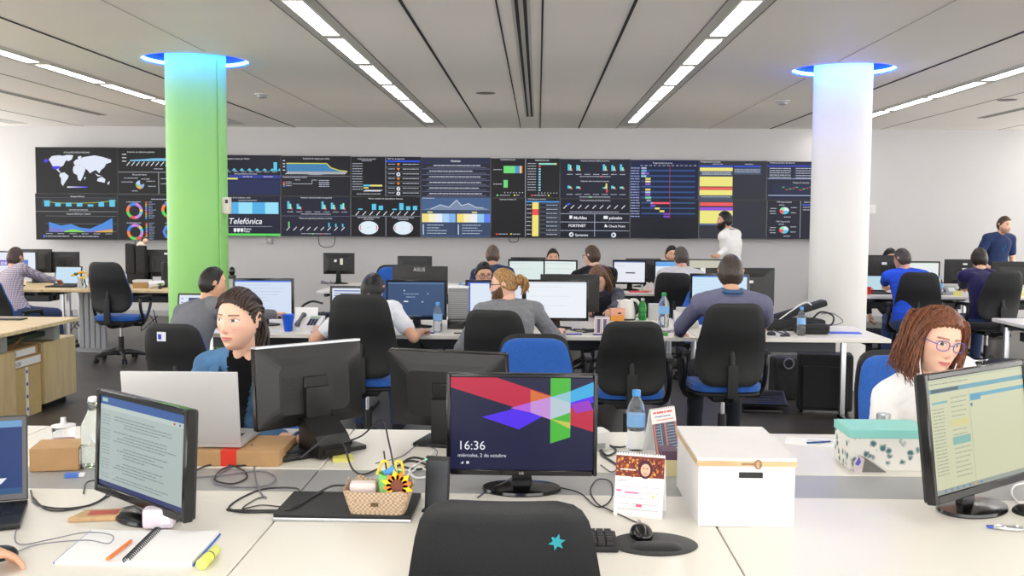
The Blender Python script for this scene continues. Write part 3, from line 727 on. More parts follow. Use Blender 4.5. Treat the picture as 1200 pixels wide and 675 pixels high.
RG_(158.3, 247.2, 6.2, 9.6, SEG); RG_(158.8, 272, 6.2, 9.6, [(f, c) for f, c in SEG[2:]+SEG[:2]]); RG_(199.5, 246, 6.2, 9.6, SEG); RG_(200.5, 271.5, 6.2, 9.6, [(1, (80, 140, 235))])
for y in (236.5, 261): S_(149, y, 166, 1.4); S_(194, y, 210, 1.4)
for i in range(9):
    for y0 in (236.5, 261.2): R_(171.3, y0+i*2.3, 173.3, y0+1.8+i*2.3, [(240, 90, 90), (240, 160, 60), (90, 200, 120), (90, 140, 240), (180, 120, 220)][i % 5]); S_(175, y0+i*2.3, vr.uniform(179, 184), 1.3, (150, 165, 200))
# --- right block: column a
T_('Act. Empleos totales por Nodos', 262, 186.8, 2.4); 
for i in range(8): R_(262+i*8.9, 198.5-(2.4 if i < 7 else 0), 268+i*8.9, 200.5, (150, 190, 220)) if False else P_([(263+i*8.9, 200), (266+i*8.9, 197), (269+i*8.9, 200)], CY)
R_(321, 190, 325, 200, CY); 
for i in range(7): S_(265+i*9, 201, 271+i*9, 1.2)
R_(329, 202.6, 249, 203, W_); S_(275, 203.5, 302, 1.3); R_(249, 205, 329, 209, (40, 60, 150)); S_(285, 206.5, 296, 1.5); S_(309, 206.5, 320, 1.5); R_(262, 208.5, 279, 210.3, (235, 230, 120)); R_(249, 210.5, 329, 228, (26, 38, 84))
T_('Evolución de los sistemas a nivel', 264, 232.4, 2.3); S_(280, 234.5, 302, 1.3); R_(262, 237, 327, 250.5, (80, 175, 230)); R_(280, 237, 296, 250.5, (150, 225, 250)); R_(311, 237, 326, 250.5, (150, 225, 250))
T_('Telefónica', 267.5, 262.3, 9.6, bold=0.012, shear=0.25); R_(268, 265, 319, 265.5, (150, 160, 185))
for i in range(3): P_([(274+i*4, 267.5), (277.3+i*4, 267.5), (277.3+i*4, 270.5), (275.6+i*4, 272.5), (274+i*4, 271)], W_)
T_('Eleven', 286, 269.3, 3.4, bold=0.01); T_('Paths', 286, 272.2, 3.4, bold=0.01); R_(249, 273.6, 329, 276.3, (90, 220, 90))
# column b
T_('Evolución de riesgos para nodos', 371, 186.6, 2.4, align='CENTER'); P_([(336, 191.5), (383, 191.5), (388, 197), (399, 200.3), (407, 201), (336, 201)], (60, 130, 180)); L_([(336, 191.5), (383, 191.5), (388, 196.5), (399, 200), (407, 200.5)], 1.1, (215, 215, 70)); slant(337, 405, 202.6, 26, h=3)
for y in (188, 191.5, 195, 199): R_(332, y, 334.5, y+0.9, W_)
S_(362, 204.3, 378, 1.2); R_(330, 206.2, 410, 206.6, (150, 150, 165)); S_(332, 207.5, 360, 1.5); S_(346, 210.5, 352, 1.3)
for i in range(3): R_(332, 213+i*2.2, 334, 214.6+i*2.2, [(240, 80, 80), (240, 170, 60), (90, 120, 240)][i]); S_(335, 213+i*2.2, 342, 1.2)
for i in range(4): S_(374, 211+i*2.3, 386, 1.5)
L_([(343, 215.5), (366, 215.5), (366, 211), (372, 211)], 0.5, (200, 205, 215))
T_('Evolución diaria de tickets de seguridad', 371, 232.4, 2.3, align='CENTER')
for x, hs in ((337, (9, 6)), (348, (6, 3)), (377, (9, 5)), (388, (7.5, 5)), (399, (5.5, 7))):
    R_(x, 245-hs[0], x+2.6, 245, CY); R_(x+2.6, 245-hs[1], x+4.6, 245, (150, 235, 190)); R_(x+4.6, 243, x+5.8, 246, (235, 80, 110))
for i in range(7): S_(337+i*10.6, 248, 344+i*10.6, 1.2)
S_(353, 250.5, 388, 1.3); R_(330, 253, 410, 253.4, (110, 115, 150)); T_('Tickets de seguridad pendientes por fecha', 370, 256.5, 2.3, align='CENTER'); slant(338, 402, 268, 9, h=4)
for x, h in ((338, 6), (385, 5), (393, 4), (401, 4)): R_(x, 266-h, x+1.6, 266, GR if x < 340 else CY)
S_(353, 273.5, 388, 1.3); R_(366, 273.2, 368, 274.8, GR); R_(376, 273.2, 378, 274.8, (235, 80, 90))
# column c: two halves above, one chart, two dials
R_(451.8, 183, 452.4, 230, (150, 155, 170)); T_('Incidencias de seguridad', 430, 187, 2.2, align='CENTER'); S_(424, 188, 436, 1.3)
for i in range(11): S_(413, 191.5+i*3, 425, 1.3)
R_(426, 216.5, 448, 218.5, (235, 225, 120)); R_(426, 216.5, 434, 218.5, CY); R_(426, 219.5, 432, 221, (235, 225, 120)); slant(428, 446, 223.5, 9, h=1.6); S_(418, 227, 446, 1.3)
T_('TOP Tip. de Seguridad', 454, 186.8, 2.2); R_(452.6, 188, 492.5, 190, (40, 80, 220))
for i in range(7):
    y = 191.5+i*5.6; S_(455, y+0.5, 463, 1.3); R_(452.6, y+4.2, 492.5, y+4.5, (130, 135, 150)); S_(472, y+0.5, 491, 1.5)
    if i in (0, 1, 3, 4): P_([(465, y), (469, y), (467, y+3)], (250, 140, 50))
    else: RG_(467, y+1.6, 1.0, 2.4, [(1, W_)])
T_('Alertas resueltas de seguridad por Sistemas', 452, 233.5, 2.3, align='CENTER')
for x, h in ((420, 1.5), (436, 7), (444, 5), (460, 1.5), (468, 8), (476, 4.5), (484, 5)): R_(x, 246-h, x+5, 246, CY)
slant(419, 484, 250, 9, h=4.5); R_(412, 253, 492.6, 253.4, (160, 165, 180)); R_(452, 253, 452.6, 277, (160, 165, 180))
for cx in (432, 472.5):
    S_(cx-13, 254.5, cx+13, 1.5); S_(cx-6, 256.8, cx+6, 1.3); ce = cell(cx, 266); ce['cv'].ring(cx-ce['x0'], 267-ce['y0'], 0, 11.5, 0, 2*PI, (225, 240, 250), 32, sy=0.68); 
    for q in (-1, 1): ce['cv'].ring(cx-ce['x0'], 267-ce['y0'], 9.2, 10.2, (0 if q > 0 else PI)-0.45, (0 if q > 0 else PI)+0.45, (225, 80, 110), 10, sy=0.68)
    S_(cx-2, 266.5, cx+2, 1)
# column d: news list, charts
T_('Noticias', 534, 189.8, 3.4, bold=0.01, align='CENTER')
for i in range(6):
    y = 192.5+i*6.6; R_(495, y, 574, y+5, (26, 30, 44)); S_(503 if i else 508, y+1, vr.uniform(553, 572), 1.7, (210, 215, 235)); S_(500, y+3.4, 570, 1, (120, 125, 150)); R_(495, y+5.2, 574, y+5.6, (120, 125, 150))
R_(494, 231, 574.6, 246, (66, 96, 140)); P_([(494, 246), (506, 244), (516, 240), (526, 243), (535, 235), (541, 241), (549, 238.5), (558, 243), (568, 243.5), (574, 246)], (120, 140, 170)); L_([(505, 245), (516, 240), (526, 243), (535, 234.5), (541, 241), (549, 238.5), (558, 243), (566, 243.5)], 0.7, (220, 225, 235))
R_(494, 246, 574.6, 276, (52, 70, 100)); S_(495, 232, 509, 1.3)
for x0, cols in ((494.5, [(245, 225, 130), (250, 240, 200), (235, 240, 250), (170, 210, 245), (130, 180, 240)]), (535.5, [(245, 225, 120), (250, 240, 200), (240, 240, 250), (150, 200, 240), (90, 130, 235)])):
    for i, c in enumerate(cols): R_(x0+i*7.9, 250.5, x0+(i+1)*7.9, 260.5, c)
    for i in range(4): S_(x0+6, 263.5+i*3.2, x0+vr.uniform(20, 30), 1.4, (190, 205, 225)); R_(x0+1, 263, x0+2.4, 275, (180, 195, 215))
R_(534, 248, 535, 276, (40, 50, 80)); R_(501, 248, 507, 249.4, (230, 225, 140)); R_(553, 248, 559, 249.4, (230, 225, 140))
# column e: two halves
R_(615.2, 183, 616, 277, (150, 155, 165)); T_('INCIDENCIAS (24)', 595, 188, 2.2, align='CENTER'); T_('PENDIENTES (24)', 635, 188.6, 2.2, align='CENTER')
R_(590, 194.5, 603.5, 203, GR); R_(603.5, 194.5, 609, 203, (70, 150, 210)); R_(609, 194.5, 610.6, 203, (240, 225, 100)); R_(610.6, 194.5, 612, 203, (240, 100, 90)); R_(590, 211, 595, 220, GR); S_(578, 198.5, 588, 1.4); S_(578, 215.5, 588, 1.4)
for i in range(7): R_(591+i*3.5, 225.2, 591.8+i*3.5, 226.2, W_); R_(631+i*3.5, 225.6, 631.8+i*3.5, 226.6, W_)
R_(582, 228, 584, 230, GR); S_(586, 228.5, 598, 1.4); R_(602, 228, 604, 229.6, (240, 220, 80)); S_(605, 228.4, 609, 1.3); T_('Servicios cerrados 24', 595, 234.5, 2.2, align='CENTER'); R_(581, 273.5, 583, 275.5, (230, 60, 60)); S_(584, 274, 595, 1.4); R_(598, 273.5, 600, 275, (240, 220, 80)); S_(601, 274, 610, 1.4)
R_(631, 191, 650, 193, (150, 220, 210)); R_(650, 191, 652, 193, (250, 230, 130))
for i in range(11):
    y = 191+i*3.1; S_(618, y+0.2, 628, 1.4)
    if i: R_(631, y, 633.4, y+1.7, (240, 80, 80) if i == 1 else (150, 220, 240))
R_(622.5, 228.2, 625, 230, (240, 80, 80)); S_(626, 228.5, 640, 1.4); R_(642, 228.2, 644, 229.8, (240, 220, 80)); T_('TOP últimos de servicio', 618, 234, 2.2)
R_(616.5, 235.5, 655, 237, (70, 150, 230)); R_(623.5, 237, 631, 276.8, (245, 228, 120)); R_(623.5, 245, 631, 252, (240, 80, 70)); R_(632, 237, 655, 276.8, (60, 70, 90))
for i in range(8): R_(633, 239+i*4.9, 654, 242+i*4.9, (24, 26, 34)); S_(617, 239.5+i*4.9, 622.5, 1.5); S_(640, 239.8+i*4.9, 653, 1.5)
# column f: evolution charts and the vendors' logos
T_('Evolución diaria de tickets de servicio', 697, 189.2, 2.2, align='CENTER'); T_('Evolución diaria de tickets de usuario', 697, 213, 2.2, align='CENTER')
for x, n in ((665, 0), (675, 1), (706, 2), (716, 3), (726, 4)):
    R_(x, 192.5+n % 2, x+2.4, 200, CY); R_(x+2.4, 193.5+n*0.6, x+4.2, 200, (150, 235, 170)); R_(x+4.2, 198, x+5.4, 200.5, (240, 90, 120))
    R_(x, 217.5+n % 3, x+2.2, 221, CY); R_(x+2.2, 218.5, x+4.2, 221, (150, 235, 170)); R_(x+4.2, 219.5, x+5.4, 222, (240, 90, 120))
R_(709.5, 215, 711.4, 221, (240, 230, 130)); R_(710, 221, 712, 225.5, (230, 70, 90))
for i in range(7): S_(664+i*10.3, 204, 671+i*10.3, 1.3); S_(664+i*10.3, 227.5, 671+i*10.3, 1.3)
S_(679, 206.5, 715, 1.3); S_(679, 230.5, 715, 1.3); R_(703, 206, 705, 207.8, (240, 80, 90)); R_(691, 230, 693, 231.8, GR); R_(658, 204, 659, 192, W_)
T_('Tickets pendientes por fecha de servicio', 697, 235.6, 2.2, align='CENTER'); slant(662, 730, 242.5, 9, h=4); P_([(665, 238), (669, 239), (664, 241)], (60, 90, 240)); S_(667, 248, 725, 1.3)
for y in (250.2, 260, 270): R_(656.5, y, 737, y+0.6, (170, 180, 200))
R_(696.3, 250.5, 697, 277.5, (170, 180, 200))
R_(667, 252.7, 670.5, 256.5, W_); T_('McAfee', 672, 257, 5.0, bold=0.02); R_(707, 252.8, 712, 256.5, W_); T_('paloalto', 713.5, 256.8, 4.8, bold=0.015)
T_('FORTINET', 666, 266, 4.4, bold=0.02); P_([(708, 266), (709, 262.5), (711, 264), (712, 266)], W_); T_('Check Point', 713, 266.2, 3.9, bold=0.01)
RG_(669.5, 275, 1.2, 2.8, [(1, W_)]); T_('Symantec', 674, 276.8, 4.0, bold=0.015); RG_(719, 275.3, 1.2, 3.0, [(.5, W_), (.5, (200, 210, 230))])
# column g: gantt
T_('Programación de tareas', 776, 191.8, 2.4, align='CENTER')
for i in range(13): S_(750+i*5.2, 193.6, 753+i*5.2, 1.3)
for i in range(19):
    y = 196+i*3.15; S_(738.8, y+0.5, 749, 2.0, (150, 165, 215)) if i < 20 else None
    R_(751, y, 814, y+1.6, (44, 84, 140) if i % 2 else (22, 30, 54))
    if i in (14, 15, 16, 17): pass
for (i, x0, x1, c) in ((0, 751, 757, (170, 180, 210)), (1, 751, 757, (120, 190, 220)), (2, 751, 755, (170, 180, 210)), (2, 755, 760, (150, 90, 220)), (3, 751, 757, (150, 210, 235)), (4, 756, 762, (240, 225, 120)), (5, 756, 762, (245, 235, 150)), (6, 756, 762, (150, 100, 220)), (8, 756, 762, (240, 220, 120)), (9, 756, 762, (190, 200, 230)), (10, 756, 762, (140, 100, 220)), (11, 756, 763, (130, 220, 160)), (12, 757, 762, (160, 170, 200)),
                     (13, 763, 784, (250, 90, 110)), (13, 762, 764, (170, 200, 240)), (14, 761.5, 767.5, (120, 80, 210)), (15, 767, 772.5, (245, 230, 120)), (16, 772.5, 778, (245, 230, 120)), (17, 777, 784, (130, 70, 200)), (18, 777, 784, (130, 70, 200))):
    y = 196+i*3.15; R_(x0, y, x1, y+2.1, c)
R_(784.2, 194, 784.7, 256, (190, 50, 80)); R_(738.4, 258, 818, 278.8, (24, 25, 36))
# column h: yellow table
T_('Programación de tareas', 820.5, 190.6, 2.4); R_(819.5, 194, 858, 196, (50, 80, 200)); R_(859.5, 194, 891, 196, (50, 80, 200))
for (y0, y1, c) in ((196.5, 200.5, (240, 232, 130)), (200.8, 206, (70, 84, 104)), (207, 218.5, (240, 232, 130)), (219.5, 222.5, (240, 90, 90)), (222.8, 229, (240, 232, 130)), (229.3, 236.5, (70, 84, 104)), (237.3, 241.5, (240, 90, 90)), (243, 246.5, (150, 80, 220)), (246.8, 262, (240, 232, 130)), (262.2, 264, (90, 110, 150))): R_(819.5, y0, 858, y1, c)
for i in range(4): S_(822, 201.5+i*1.3 if i < 3 else 230.5, 856, 1.2)
R_(859.5, 197, 891, 204.5, (70, 84, 110)); S_(860, 198.5, 890, 1.5); S_(860, 201, 890, 1.5); S_(834, 192, 846, 1.3); S_(872, 192, 882, 1.3)
# column i
T_('Tickets en proceso de atención', 901, 191.6, 2.3); R_(898.5, 193.6, 978, 195.6, (40, 60, 170)); 
for i in range(5): S_(901, 197+i*2.6, 926, 1.6); R_(930, 196.5+i*2.8, 978, 198.3+i*2.8, (60, 66, 96)); S_(932, 197+i*2.8, 950, 1.4)
R_(899, 209, 978, 210, (150, 160, 190)); T_('Tiempos de atención', 938, 214.8, 2.3, align='CENTER'); R_(905, 215.8, 978, 228.5, (34, 40, 70))
for i in range(9): R_(vr.uniform(915, 945), vr.uniform(217, 223), vr.uniform(945, 950), 0, (0, 0, 0)) if False else R_(916+i*4, 219+(i*7 % 4), 919+i*4, 220+(i*7 % 4), (230, 60, 80) if i % 2 else (70, 200, 110))
R_(900, 228.7, 978, 229.6, (170, 190, 220)); R_(937, 234.5, 937.5, 279, (170, 180, 200))
T_('TOP: Seguridad (24)', 918, 237.6, 2.1, align='CENTER'); T_('TOP: Soporte (24)', 917, 260.4, 2.1, align='CENTER'); S_(941, 236.5, 953, 1.5); R_(939, 239, 978, 241, (60, 80, 180)); S_(940, 242.5, 970, 1.4); S_(940, 245.5, 970, 1.4)
for cy in (247, 269.5):
    ce = cell(918, cy); a = 0
    for fr, c in ((.3, (90, 200, 235)), (.25, (240, 90, 90)), (.2, (150, 235, 180)), (.25, (225, 235, 245))): ce['cv'].ring(918.3-ce['x0'], cy-ce['y0'], 0, 5.6, a, a+2*PI*fr, c, 8, sy=0.75); a += 2*PI*fr
    for dx0, dy, dx1 in ((-16, -3, -9), (-17, 0, -10), (-16, 3, -9), (8, -4, 15), (8, 2, 14), (-6, -7, 0), (0, 7, 8)): S_(918+dx0, cy+dy, 918+dx1, 1.4)
# build the displays
names_l = ['upper display with the white world map', 'lower display with small bars over a blue area chart', 'upper display right of the world map, half hidden by the green column', 'lower display of coloured doughnut rings, half hidden by the green column']
names_r = [('display with a row of tiny arches just right of the green column, top row', 'display with a white signature style company name and green bottom stripe'), ('display with a flat topped blue area chart with yellow edge', 'display of small cyan and pink bar groups, bottom row third from left'),
           ('display split into a bar list and a list with orange arrow marks', 'display with two white oval dials'), ('display headed Noticias with lines of news text', 'display with a pale mountain chart over yellow to blue gradient bars'),
           ('display with a green bar block on the left half, top row', 'display with a yellow column holding one red cell'), ('display of two rows of tiny bar clusters, top row', 'display with six white security company logos'),
           ('display with the upper half of the blue striped task timeline', 'display with the lower end of the striped task timeline over dark grey'), ('display with a tall yellow task table with one red row, top row', 'display with a yellow block partly behind the standing bearded man'), ('display with a table of processes at the right end, top row', 'display with two small pie charts at the right end')]
labs = names_l+[n for pr in names_r for n in pr]
for c, lab in zip(cells, labs):
    grp = 'wall displays, left block' if c['Y'] < VY else 'wall displays, long right block'
    t = thing('wall_display', lab, 'display', (c['X'], c['Y'], c['Z']), 0, grp)
    mb = MB(); b = 0.006; w, h = c['w'], c['h']; d = WALLY-0.04-c['Y']
    mb.box((-b, 0.0012, -b), (w+b, 0.05, h+b), M['black_plastic']); mb.build('housing', t)
    MB().box((w*0.25, 0.05, h*0.2), (w*0.75, WALLY-0.002-c['Y'], h*0.8), M['dark_metal']).build('wall_bracket', t)
    mb = MB()
    for lo, hi in (((-b, -0.003, -b), (w+b, 0.001, 0.002)), ((-b, -0.003, h-0.002), (w+b, 0.001, h+b)), ((-b, -0.003, 0), (0.002, 0.001, h)), ((w-0.002, -0.003, 0), (w+b, 0.001, h))): mb.box(lo, hi, M['black_gloss'])
    mb.build('bezel', t)
    c['cv'].build('screen', t)
for (px, py, r) in ((383, 280, 10), (602, 278, 6), (163, 283, 5)):
    p = D(px, py, VY+0.02); cord(name='hanging_cable', label='loop of black cable hanging under the wall displays near the %s' % ('oval dials' if px == 383 else 'red celled table' if px == 602 else 'doughnut ring display'), pts=[(p.x-r/75, p.y, p.z+0.06), (p.x-r/90, p.y-0.01, p.z-r/110), (p.x, p.y-0.01, p.z-r/75), (p.x+r/90, p.y-0.01, p.z-r/110), (p.x+r/75, p.y, p.z+0.06)], r=0.006)
# ================================================================== people
def capsule(p0, p1, r0, r1=None, n=14, flat=None):
    """closed tapered limb piece; flat=(axis, factor) squashes it across an axis"""
    r1 = r0 if r1 is None else r1
    p0 = Vector(p0); p1 = Vector(p1); d = p1-p0; L = max(d.length, 1e-4)
    q = d.to_track_quat('Z', 'Y').to_matrix() if d.length > 1e-4 else Matrix.Identity(3)
    prof = [(r0*math.sin(a), -r0*math.cos(a)) for a in (0.0, 0.4, 0.8, 1.2, PI/2)]+[(r1*math.sin(a), L+r1*math.cos(a)) for a in (PI/2, 1.2, 0.8, 0.4, 0.0)]
    vs = []; fs = []
    for (r, z) in prof:
        for i in range(n):
            a = 2*PI*i/n; v = q @ Vector((r*math.cos(a), r*math.sin(a), z)); 
            if flat is not None: ax = Vector(flat[0]); v = v-ax*(v.dot(ax)*(1-flat[1]))
            vs.append(p0+v)
    for j in range(len(prof)-1):
        for i in range(n): fs.append((j*n+i, j*n+(i+1) % n, (j+1)*n+(i+1) % n, (j+1)*n+i))
    fs.append(tuple(reversed(range(n)))); fs.append(tuple(range((len(prof)-1)*n, len(prof)*n)))
    return vs, fs
def loft(rings, n=24, power=0.85):
    """rings: (centre, axis_u, axis_v, ru, rv)"""
    vs = []; fs = []
    for (c, u, v, ru, rv) in rings:
        for i in range(n):
            a = 2*PI*i/n; ca, sa = math.cos(a), math.sin(a)
            vs.append(c+u*(ru*math.copysign(abs(ca)**power, ca))+v*(rv*math.copysign(abs(sa)**power, sa)))
    for j in range(len(rings)-1):
        for i in range(n): fs.append((j*n+i, j*n+(i+1) % n, (j+1)*n+(i+1) % n, (j+1)*n+i))
    fs.append(tuple(reversed(range(n)))); fs.append(tuple(range((len(rings)-1)*n, len(rings)*n)))
    return vs, fs
def fuse(parts, vox, smooth=4, off=Vector((0, 0, 0))):
    vs = []; fs = []
    for v, f in parts:
        b = len(vs); vs.extend([tuple(Vector(p)-off) for p in v]); fs.extend([tuple(i+b for i in q) for q in f])
    me = bpy.data.meshes.new('f'); me.from_pydata(vs, [], fs); me.update()
    bm = bmesh.new(); bm.from_mesh(me); bmesh.ops.recalc_face_normals(bm, faces=bm.faces); bm.to_mesh(me); bm.free()
    o = bpy.data.objects.new('f', me); COL.objects.link(o)
    m = o.modifiers.new('r', 'REMESH'); m.mode = 'VOXEL'; m.voxel_size = vox; m.adaptivity = 0.0; m.use_smooth_shade = True
    if smooth:
        s = o.modifiers.new('s', 'SMOOTH'); s.iterations = smooth; s.factor = 0.5
    dg = bpy.context.evaluated_depsgraph_get(); dg.update()
    out = bpy.data.meshes.new_from_object(o.evaluated_get(dg))
    bpy.data.objects.remove(o); bpy.data.meshes.remove(me)
    out.polygons.foreach_set('use_smooth', [True]*len(out.polygons))
    return out
def mcoords(me):
    a = np.empty(len(me.vertices)*3, dtype=np.float32); me.vertices.foreach_get('co', a); return a.reshape(-1, 3).astype(np.float64)
def mnormals(me):
    a = np.empty(len(me.vertices)*3, dtype=np.float32); me.vertices.foreach_get('normal', a); return a.reshape(-1, 3).astype(np.float64)
def setcoords(me, a): me.vertices.foreach_set('co', a.astype(np.float32).ravel()); me.update()
def setcol(me, c):
    at = me.color_attributes.new('Col', 'FLOAT_COLOR', 'POINT'); full = np.ones((len(c), 4), dtype=np.float32); full[:, :3] = c; at.data.foreach_set('color', full.ravel())
def wob(p, seed, f):
    """smooth sum-of-sines noise, about -1..1"""
    rs = np.random.RandomState(seed); o = 0
    for k in range(6):
        d = rs.normal(size=3); d /= np.linalg.norm(d); o = o+np.sin(p @ d*f*(0.7+0.25*k)+rs.uniform(0, 6.28)+1.7*np.sin(p @ rs.normal(size=3)*f*0.4))/(1+0.35*k)
    return o/3.2
def gs(x, s): return np.exp(-(x/s)**2)
def head_base(dx, dy, dz, wide=1.0, jaw=0.30):
    x = dx*0.075*wide; y = np.where(dy > 0, dy*0.100, dy*0.088); z = dz*0.118
    t = np.clip(-z/0.118, 0, 1)
    x = x*(1-jaw*t**2.4); y = np.where(y > 0, y*(1-0.42*t**1.3), y*(1-0.04*t+0.80*t**3))
    t2 = np.clip(z/0.118, 0, 1); x = x*(1-0.06*t2)
    x = np.sign(x)*np.abs(x)
    return x, y, z
def head_mesh(n=64, k=48, female=False, wide=1.0, jaw=0.30, nose=1.0):
    vs = []; fs = []
    th = np.linspace(0, PI, k+1); D_ = []
    for j in range(k+1):
        for i in range(n):
            a = 2*PI*i/n-PI/2
            D_.append((math.sin(th[j])*math.cos(a), math.sin(th[j])*math.sin(a), math.cos(th[j])))
    D_ = np.array(D_); x, y, z = head_base(D_[:, 0], D_[:, 1], D_[:, 2], wide, jaw)
    fr = np.clip(-y/0.05, 0, 1)**0.7
    ax = np.abs(x)
    d = nose*0.021*gs(x, 0.0085)*gs(z+0.027, 0.013)+nose*0.013*gs(x, 0.0075)*gs(z+0.008, 0.020)+0.006*gs(ax-0.012, 0.006)*gs(z+0.032, 0.007)
    d += (0.003 if female else 0.006)*gs(ax-0.028, 0.020)*gs(z-0.028, 0.008)+0.003*gs(x, 0.01)*gs(z-0.026, 0.010)
    d += -0.011*gs(ax-0.031, 0.013)*gs(z-0.010, 0.011)+0.0075*gs(ax-0.031, 0.011)*gs(z-0.010, 0.0065)
    lip = 0.0065 if female else 0.0045
    d += lip*gs(x, 0.019)*gs(z+0.054, 0.0042)+(lip+0.001)*gs(x, 0.016)*gs(z+0.065, 0.0050)-0.0035*gs(x, 0.022)*gs(z+0.0595, 0.0022)+0.005*gs(x, 0.028)*gs(z+0.060, 0.018)
    d += -0.003*gs(x, 0.02)*gs(z+0.078, 0.006)+0.008*gs(x, 0.018)*gs(z+0.098, 0.015)
    d += 0.004*gs(ax-0.047, 0.016)*gs(z+0.016, 0.016)-0.002*gs(ax-0.045, 0.012)*gs(z+0.052, 0.018)
    y = y-d*fr
    vs = [Vector((x[i], y[i], z[i])) for i in range(len(x))]
    for j in range(k):
        for i in range(n):
            a = j*n+i; b = j*n+(i+1) % n
            if j == 0: fs.append((a, a+n, b+n))
            elif j == k-1: fs.append((a, a+n, b))
            else: fs.append((a, a+n, b+n, b))
    parts = [(vs, fs)]
    for q in (-1, 1):     # ears: rim, bowl and lobe
        c = Vector((q*0.0755*wide, 0.012, 0.0))
        parts.append(capsule(c+Vector((0, 0.004, -0.022)), c+Vector((q*0.006, 0.004, 0.018)), 0.010, 0.013, flat=((1, 0, 0), 0.45)))
        rim = [c+Vector((q*(0.006+0.006*math.sin(a)), 0.006+0.015*math.cos(a)*(-1), 0.004+0.028*math.sin(a))) for a in np.linspace(-1.2, 3.4, 9)]
        for a, b in zip(rim[:-1], rim[1:]): parts.append(capsule(a, b, 0.0038, n=8))
    return parts
HAIR_F = [-1, -.6, -.25, -.05, .08, .16, .30, .50, .70, .85, 1]
HAIR_SHORT = [-.098, -.092, -.062, -.020, -.010, -.004, .018, .044, .058, .064, .066]
HAIR_LOW = [-.100, -.095, -.070, -.035, -.018, -.006, .014, .038, .052, .058, .060]
def hair_cap(Hm, line, thick=0.012, wide=1.0, top=0.0, seed=1, n=80, k=64, off=Vector((0, 0, 0)), side=1.0, rough=0.0025, jaw=0.30, edge=0.022, backv=0.0, part=None):
    """scalp hair: a shell standing off the skull above the hairline"""
    th = np.linspace(0, PI, k+1); D_ = []
    for j in range(k+1):
        for i in range(n):
            a = 2*PI*i/n; D_.append((math.sin(th[j])*math.cos(a), math.sin(th[j])*math.sin(a), math.cos(th[j])))
    D_ = np.array(D_); x, y, z = head_base(D_[:, 0], D_[:, 1], D_[:, 2], wide, jaw)
    f = -y/0.088; zl = np.interp(f, HAIR_F, line)+0.002*np.sin(x*400)+0.0015*np.sin(x*900+y*500)
    m = np.clip((z-zl)/edge, 0, 1); m = m*m*(3-2*m)
    P = np.stack([x, y, z], 1); nr = P/np.array([0.075, 0.095, 0.118])**2; nr /= np.linalg.norm(nr, axis=1)[:, None]+1e-9
    ax = np.abs(x)/0.075
    t = thick*(1+0.0*ax)*np.where(ax > 0.75, side, 1.0)+top*np.clip(z/0.118, 0, 1)**2+backv*np.clip(y/0.1, 0, 1)
    if part is not None: t = t-0.007*gs(x-part, 0.006)*np.clip(z/0.118, 0, 1)
    st = wob(np.stack([x*3.2, y*0.6, z*0.8], 1), seed, 160)*rough
    P = P+nr*((t+st)*m-0.010*(1-m))[:, None]
    vs = [Hm @ Vector(p)-off for p in P]; fs = []
    for j in range(k):
        for i in range(n):
            a = j*n+i; b = j*n+(i+1) % n
            if j == 0: fs.append((a, a+n, b+n))
            elif j == k-1: fs.append((a, a+n, b))
            else: fs.append((a, a+n, b+n, b))
    return vs, fs
_hm = {}
def hair_mat(c, c2=None, rough=0.45, tex=(90, 90, 12)):
    key = (c, c2)
    if key in _hm: return _hm[key]
    m = mat('hair', rgb(*c), rough, spec=0.4); nt = m.node_tree; b = nt.nodes['Principled BSDF']
    tc = nt.nodes.new('ShaderNodeTexCoord'); mp = nt.nodes.new('ShaderNodeMapping'); mp.inputs['Scale'].default_value = (3.0, 3.0, 0.5)
    n = nt.nodes.new('ShaderNodeTexNoise'); n.inputs['Scale'].default_value = 60; n.inputs['Detail'].default_value = 4
    r = nt.nodes.new('ShaderNodeValToRGB'); c2 = c2 or tuple(min(255, int(v*1.3+8)) for v in c)
    r.color_ramp.elements[0].position = 0.38; r.color_ramp.elements[1].position = 0.68
    r.color_ramp.elements[0].color = rgb(*c); r.color_ramp.elements[1].color = rgb(*c2)
    bp = nt.nodes.new('ShaderNodeBump'); bp.inputs['Strength'].default_value = 0.5; bp.inputs['Distance'].default_value = 0.003
    nt.links.new(tc.outputs['Object'], mp.inputs['Vector']); nt.links.new(mp.outputs['Vector'], n.inputs['Vector'])
    nt.links.new(n.outputs['Fac'], r.inputs['Fac']); nt.links.new(r.outputs['Color'], b.inputs['Base Color'])
    nt.links.new(n.outputs['Fac'], bp.inputs['Height']); nt.links.new(bp.outputs['Normal'], b.inputs['Normal'])
    _hm[key] = m; return m
def strands(mb, m, Hm, guides, per=14, r=0.004, spread=0.012, seed=3, off=Vector((0, 0, 0)), end=0.35, wave=0.0):
    """locks of hair: each guide (head-local points) grows a bundle of thin tapering strands"""
    rr_ = random.Random(seed)
    for g in guides:
        for i in range(per):
            o = Vector([rr_.gauss(0, spread) for _ in range(3)]); ph = rr_.uniform(0, 6.28); s = rr_.uniform(0.85, 1.08)
            pts = []
            for j, p in enumerate(g):
                t = j/(len(g)-1); q = Vector(p)+o*(0.35+0.65*t)+Vector((math.sin(ph+t*7), math.cos(ph+t*6), 0))*wave*t
                if t > 0.6: q = Vector(g[0])+(q-Vector(g[0]))*(1+(s-1)*(t-0.6)/0.4)
                pts.append(Hm @ q-off)
            sp = spline(pts, 3); k = len(sp)
            mb.tube(sp, r, m, 6, rr=[r*(0.7+0.3*min(1, 4*u/k))*(1 if u < 0.6*k else 1-(1-end)*(u-0.6*k)/(0.4*k)) for u in range(k)])
